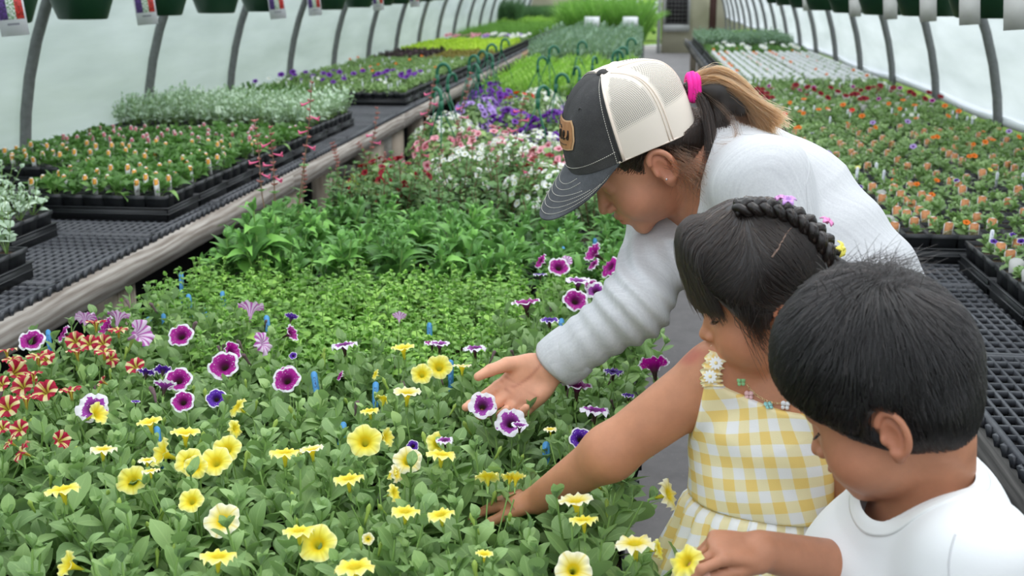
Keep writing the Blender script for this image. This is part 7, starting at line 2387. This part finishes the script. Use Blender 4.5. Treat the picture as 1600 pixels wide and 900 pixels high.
# slatted vent
a = ony(1036, 48, YE - .1); c_ = ony(1079, 2, YE - .1)
t = thing('vent_grille', 'square grey vent with a dark grid at the far end of the path', 'vent', ((a[0] + c_[0]) / 2, YE - .14, a[2] - .02))
w, h = (c_[0] - a[0]), 1.05
m_gfr = plain('grey_vent_frame', (0.34, 0.34, 0.33), .6); m_vdark = plain('vent_dark', (0.012, 0.011, 0.012), .8); m_vbar = plain('vent_bar', (0.09, 0.085, 0.085), .6)
add('backing', MB().box((-w / 2 + .02, .05, .14), (w / 2 - .02, .07, h)).mesh('backing', [m_vdark]), t)
add('frame', MB().box((-w / 2, 0, 0), (w / 2, .10, .16)).box((-w / 2, 0, .15), (-w / 2 + .05, .10, h + .05)).box((w / 2 - .05, 0, .15), (w / 2, .10, h + .05)).box((-w / 2, 0, h), (w / 2, .10, h + .07)).mesh('frame', [m_gfr]), t)
sl = MB().box((-w / 2 + .05, .01, -.010), (w / 2 - .05, .04, .010)).mesh('slat', [m_vbar]); vb = MB().box((-.008, .0, .16), (.008, .02, h)).mesh('bar', [m_vbar])
for k in range(9): add('slat', sl, t, loc=(0, 0, .20 + k * .095))
for k in range(6): add('bar', vb, t, loc=(-w / 2 + .05 + (k + .5) * (w - .1) / 6, 0, 0))
# timber rack in front of the end wall
t = thing('timber_rack', 'weathered timber rack with diagonal braces before the tan end wall', 'rack', (ony(862, 15, 25.8)[0], 25.8, 0))
xw = (ony(893, 15, 25.8)[0] - ony(832, 15, 25.8)[0]) / 2; zt = ony(862, 15, 25.8)[2]
def bar(nm, p, q, r=.03, mat=m_post):
    return add(nm, MB().tube([p, q], r, 6).mesh(nm, [mat]), t)
bar('beam', (-xw, 0, zt), (xw * 1.6, 0, zt)); bar('post', (-xw, 0, 0), (-xw, 0, zt)); bar('post', (xw, 0, 0), (xw, 0, zt + .1)); bar('brace', (-xw, 0, zt - .3), (-xw + .3, 0, zt)); bar('brace', (xw - .35, 0, zt), (xw, 0, zt - .42)); bar('brace', (xw + .35, 0, zt), (xw, 0, zt - .42))
# shrubs outside the far end
def shrub(x, y, r, h, mat, seed, label):
    t = thing('shrub', label, 'shrub', (x, y, 0), 0, 'shrubs outside the far end')
    m = mound(r, h, mat, seed, 900, .16, G_sal)
    add('foliage', m, t, loc=(0, 0, h * .25), kind='stuff')
    add('stem', MB().tube([(0, 0, 0), (0, 0, h * .6)], .05, 6).mesh('stem', [m_post]), t)
for i, (x, y, r, h) in enumerate(((-3.2, 33, 1.4, 1.7), (-1.2, 34, 1.5, 2.0), (0.6, 33.5, 1.3, 1.8), (2.4, 34, 1.4, 2.0), (-5, 33, 1.5, 2.2), (4.4, 34, 1.5, 2.0))):
    shrub(x, y, r, h, [m_seed, m_dgrass, m_limeg][i % 3], 960 + i, '%s green shrub from the left outside the far opening' % ORDN[i].replace('first', 'second') if i else 'round green shrub outside the far opening behind the end wall')
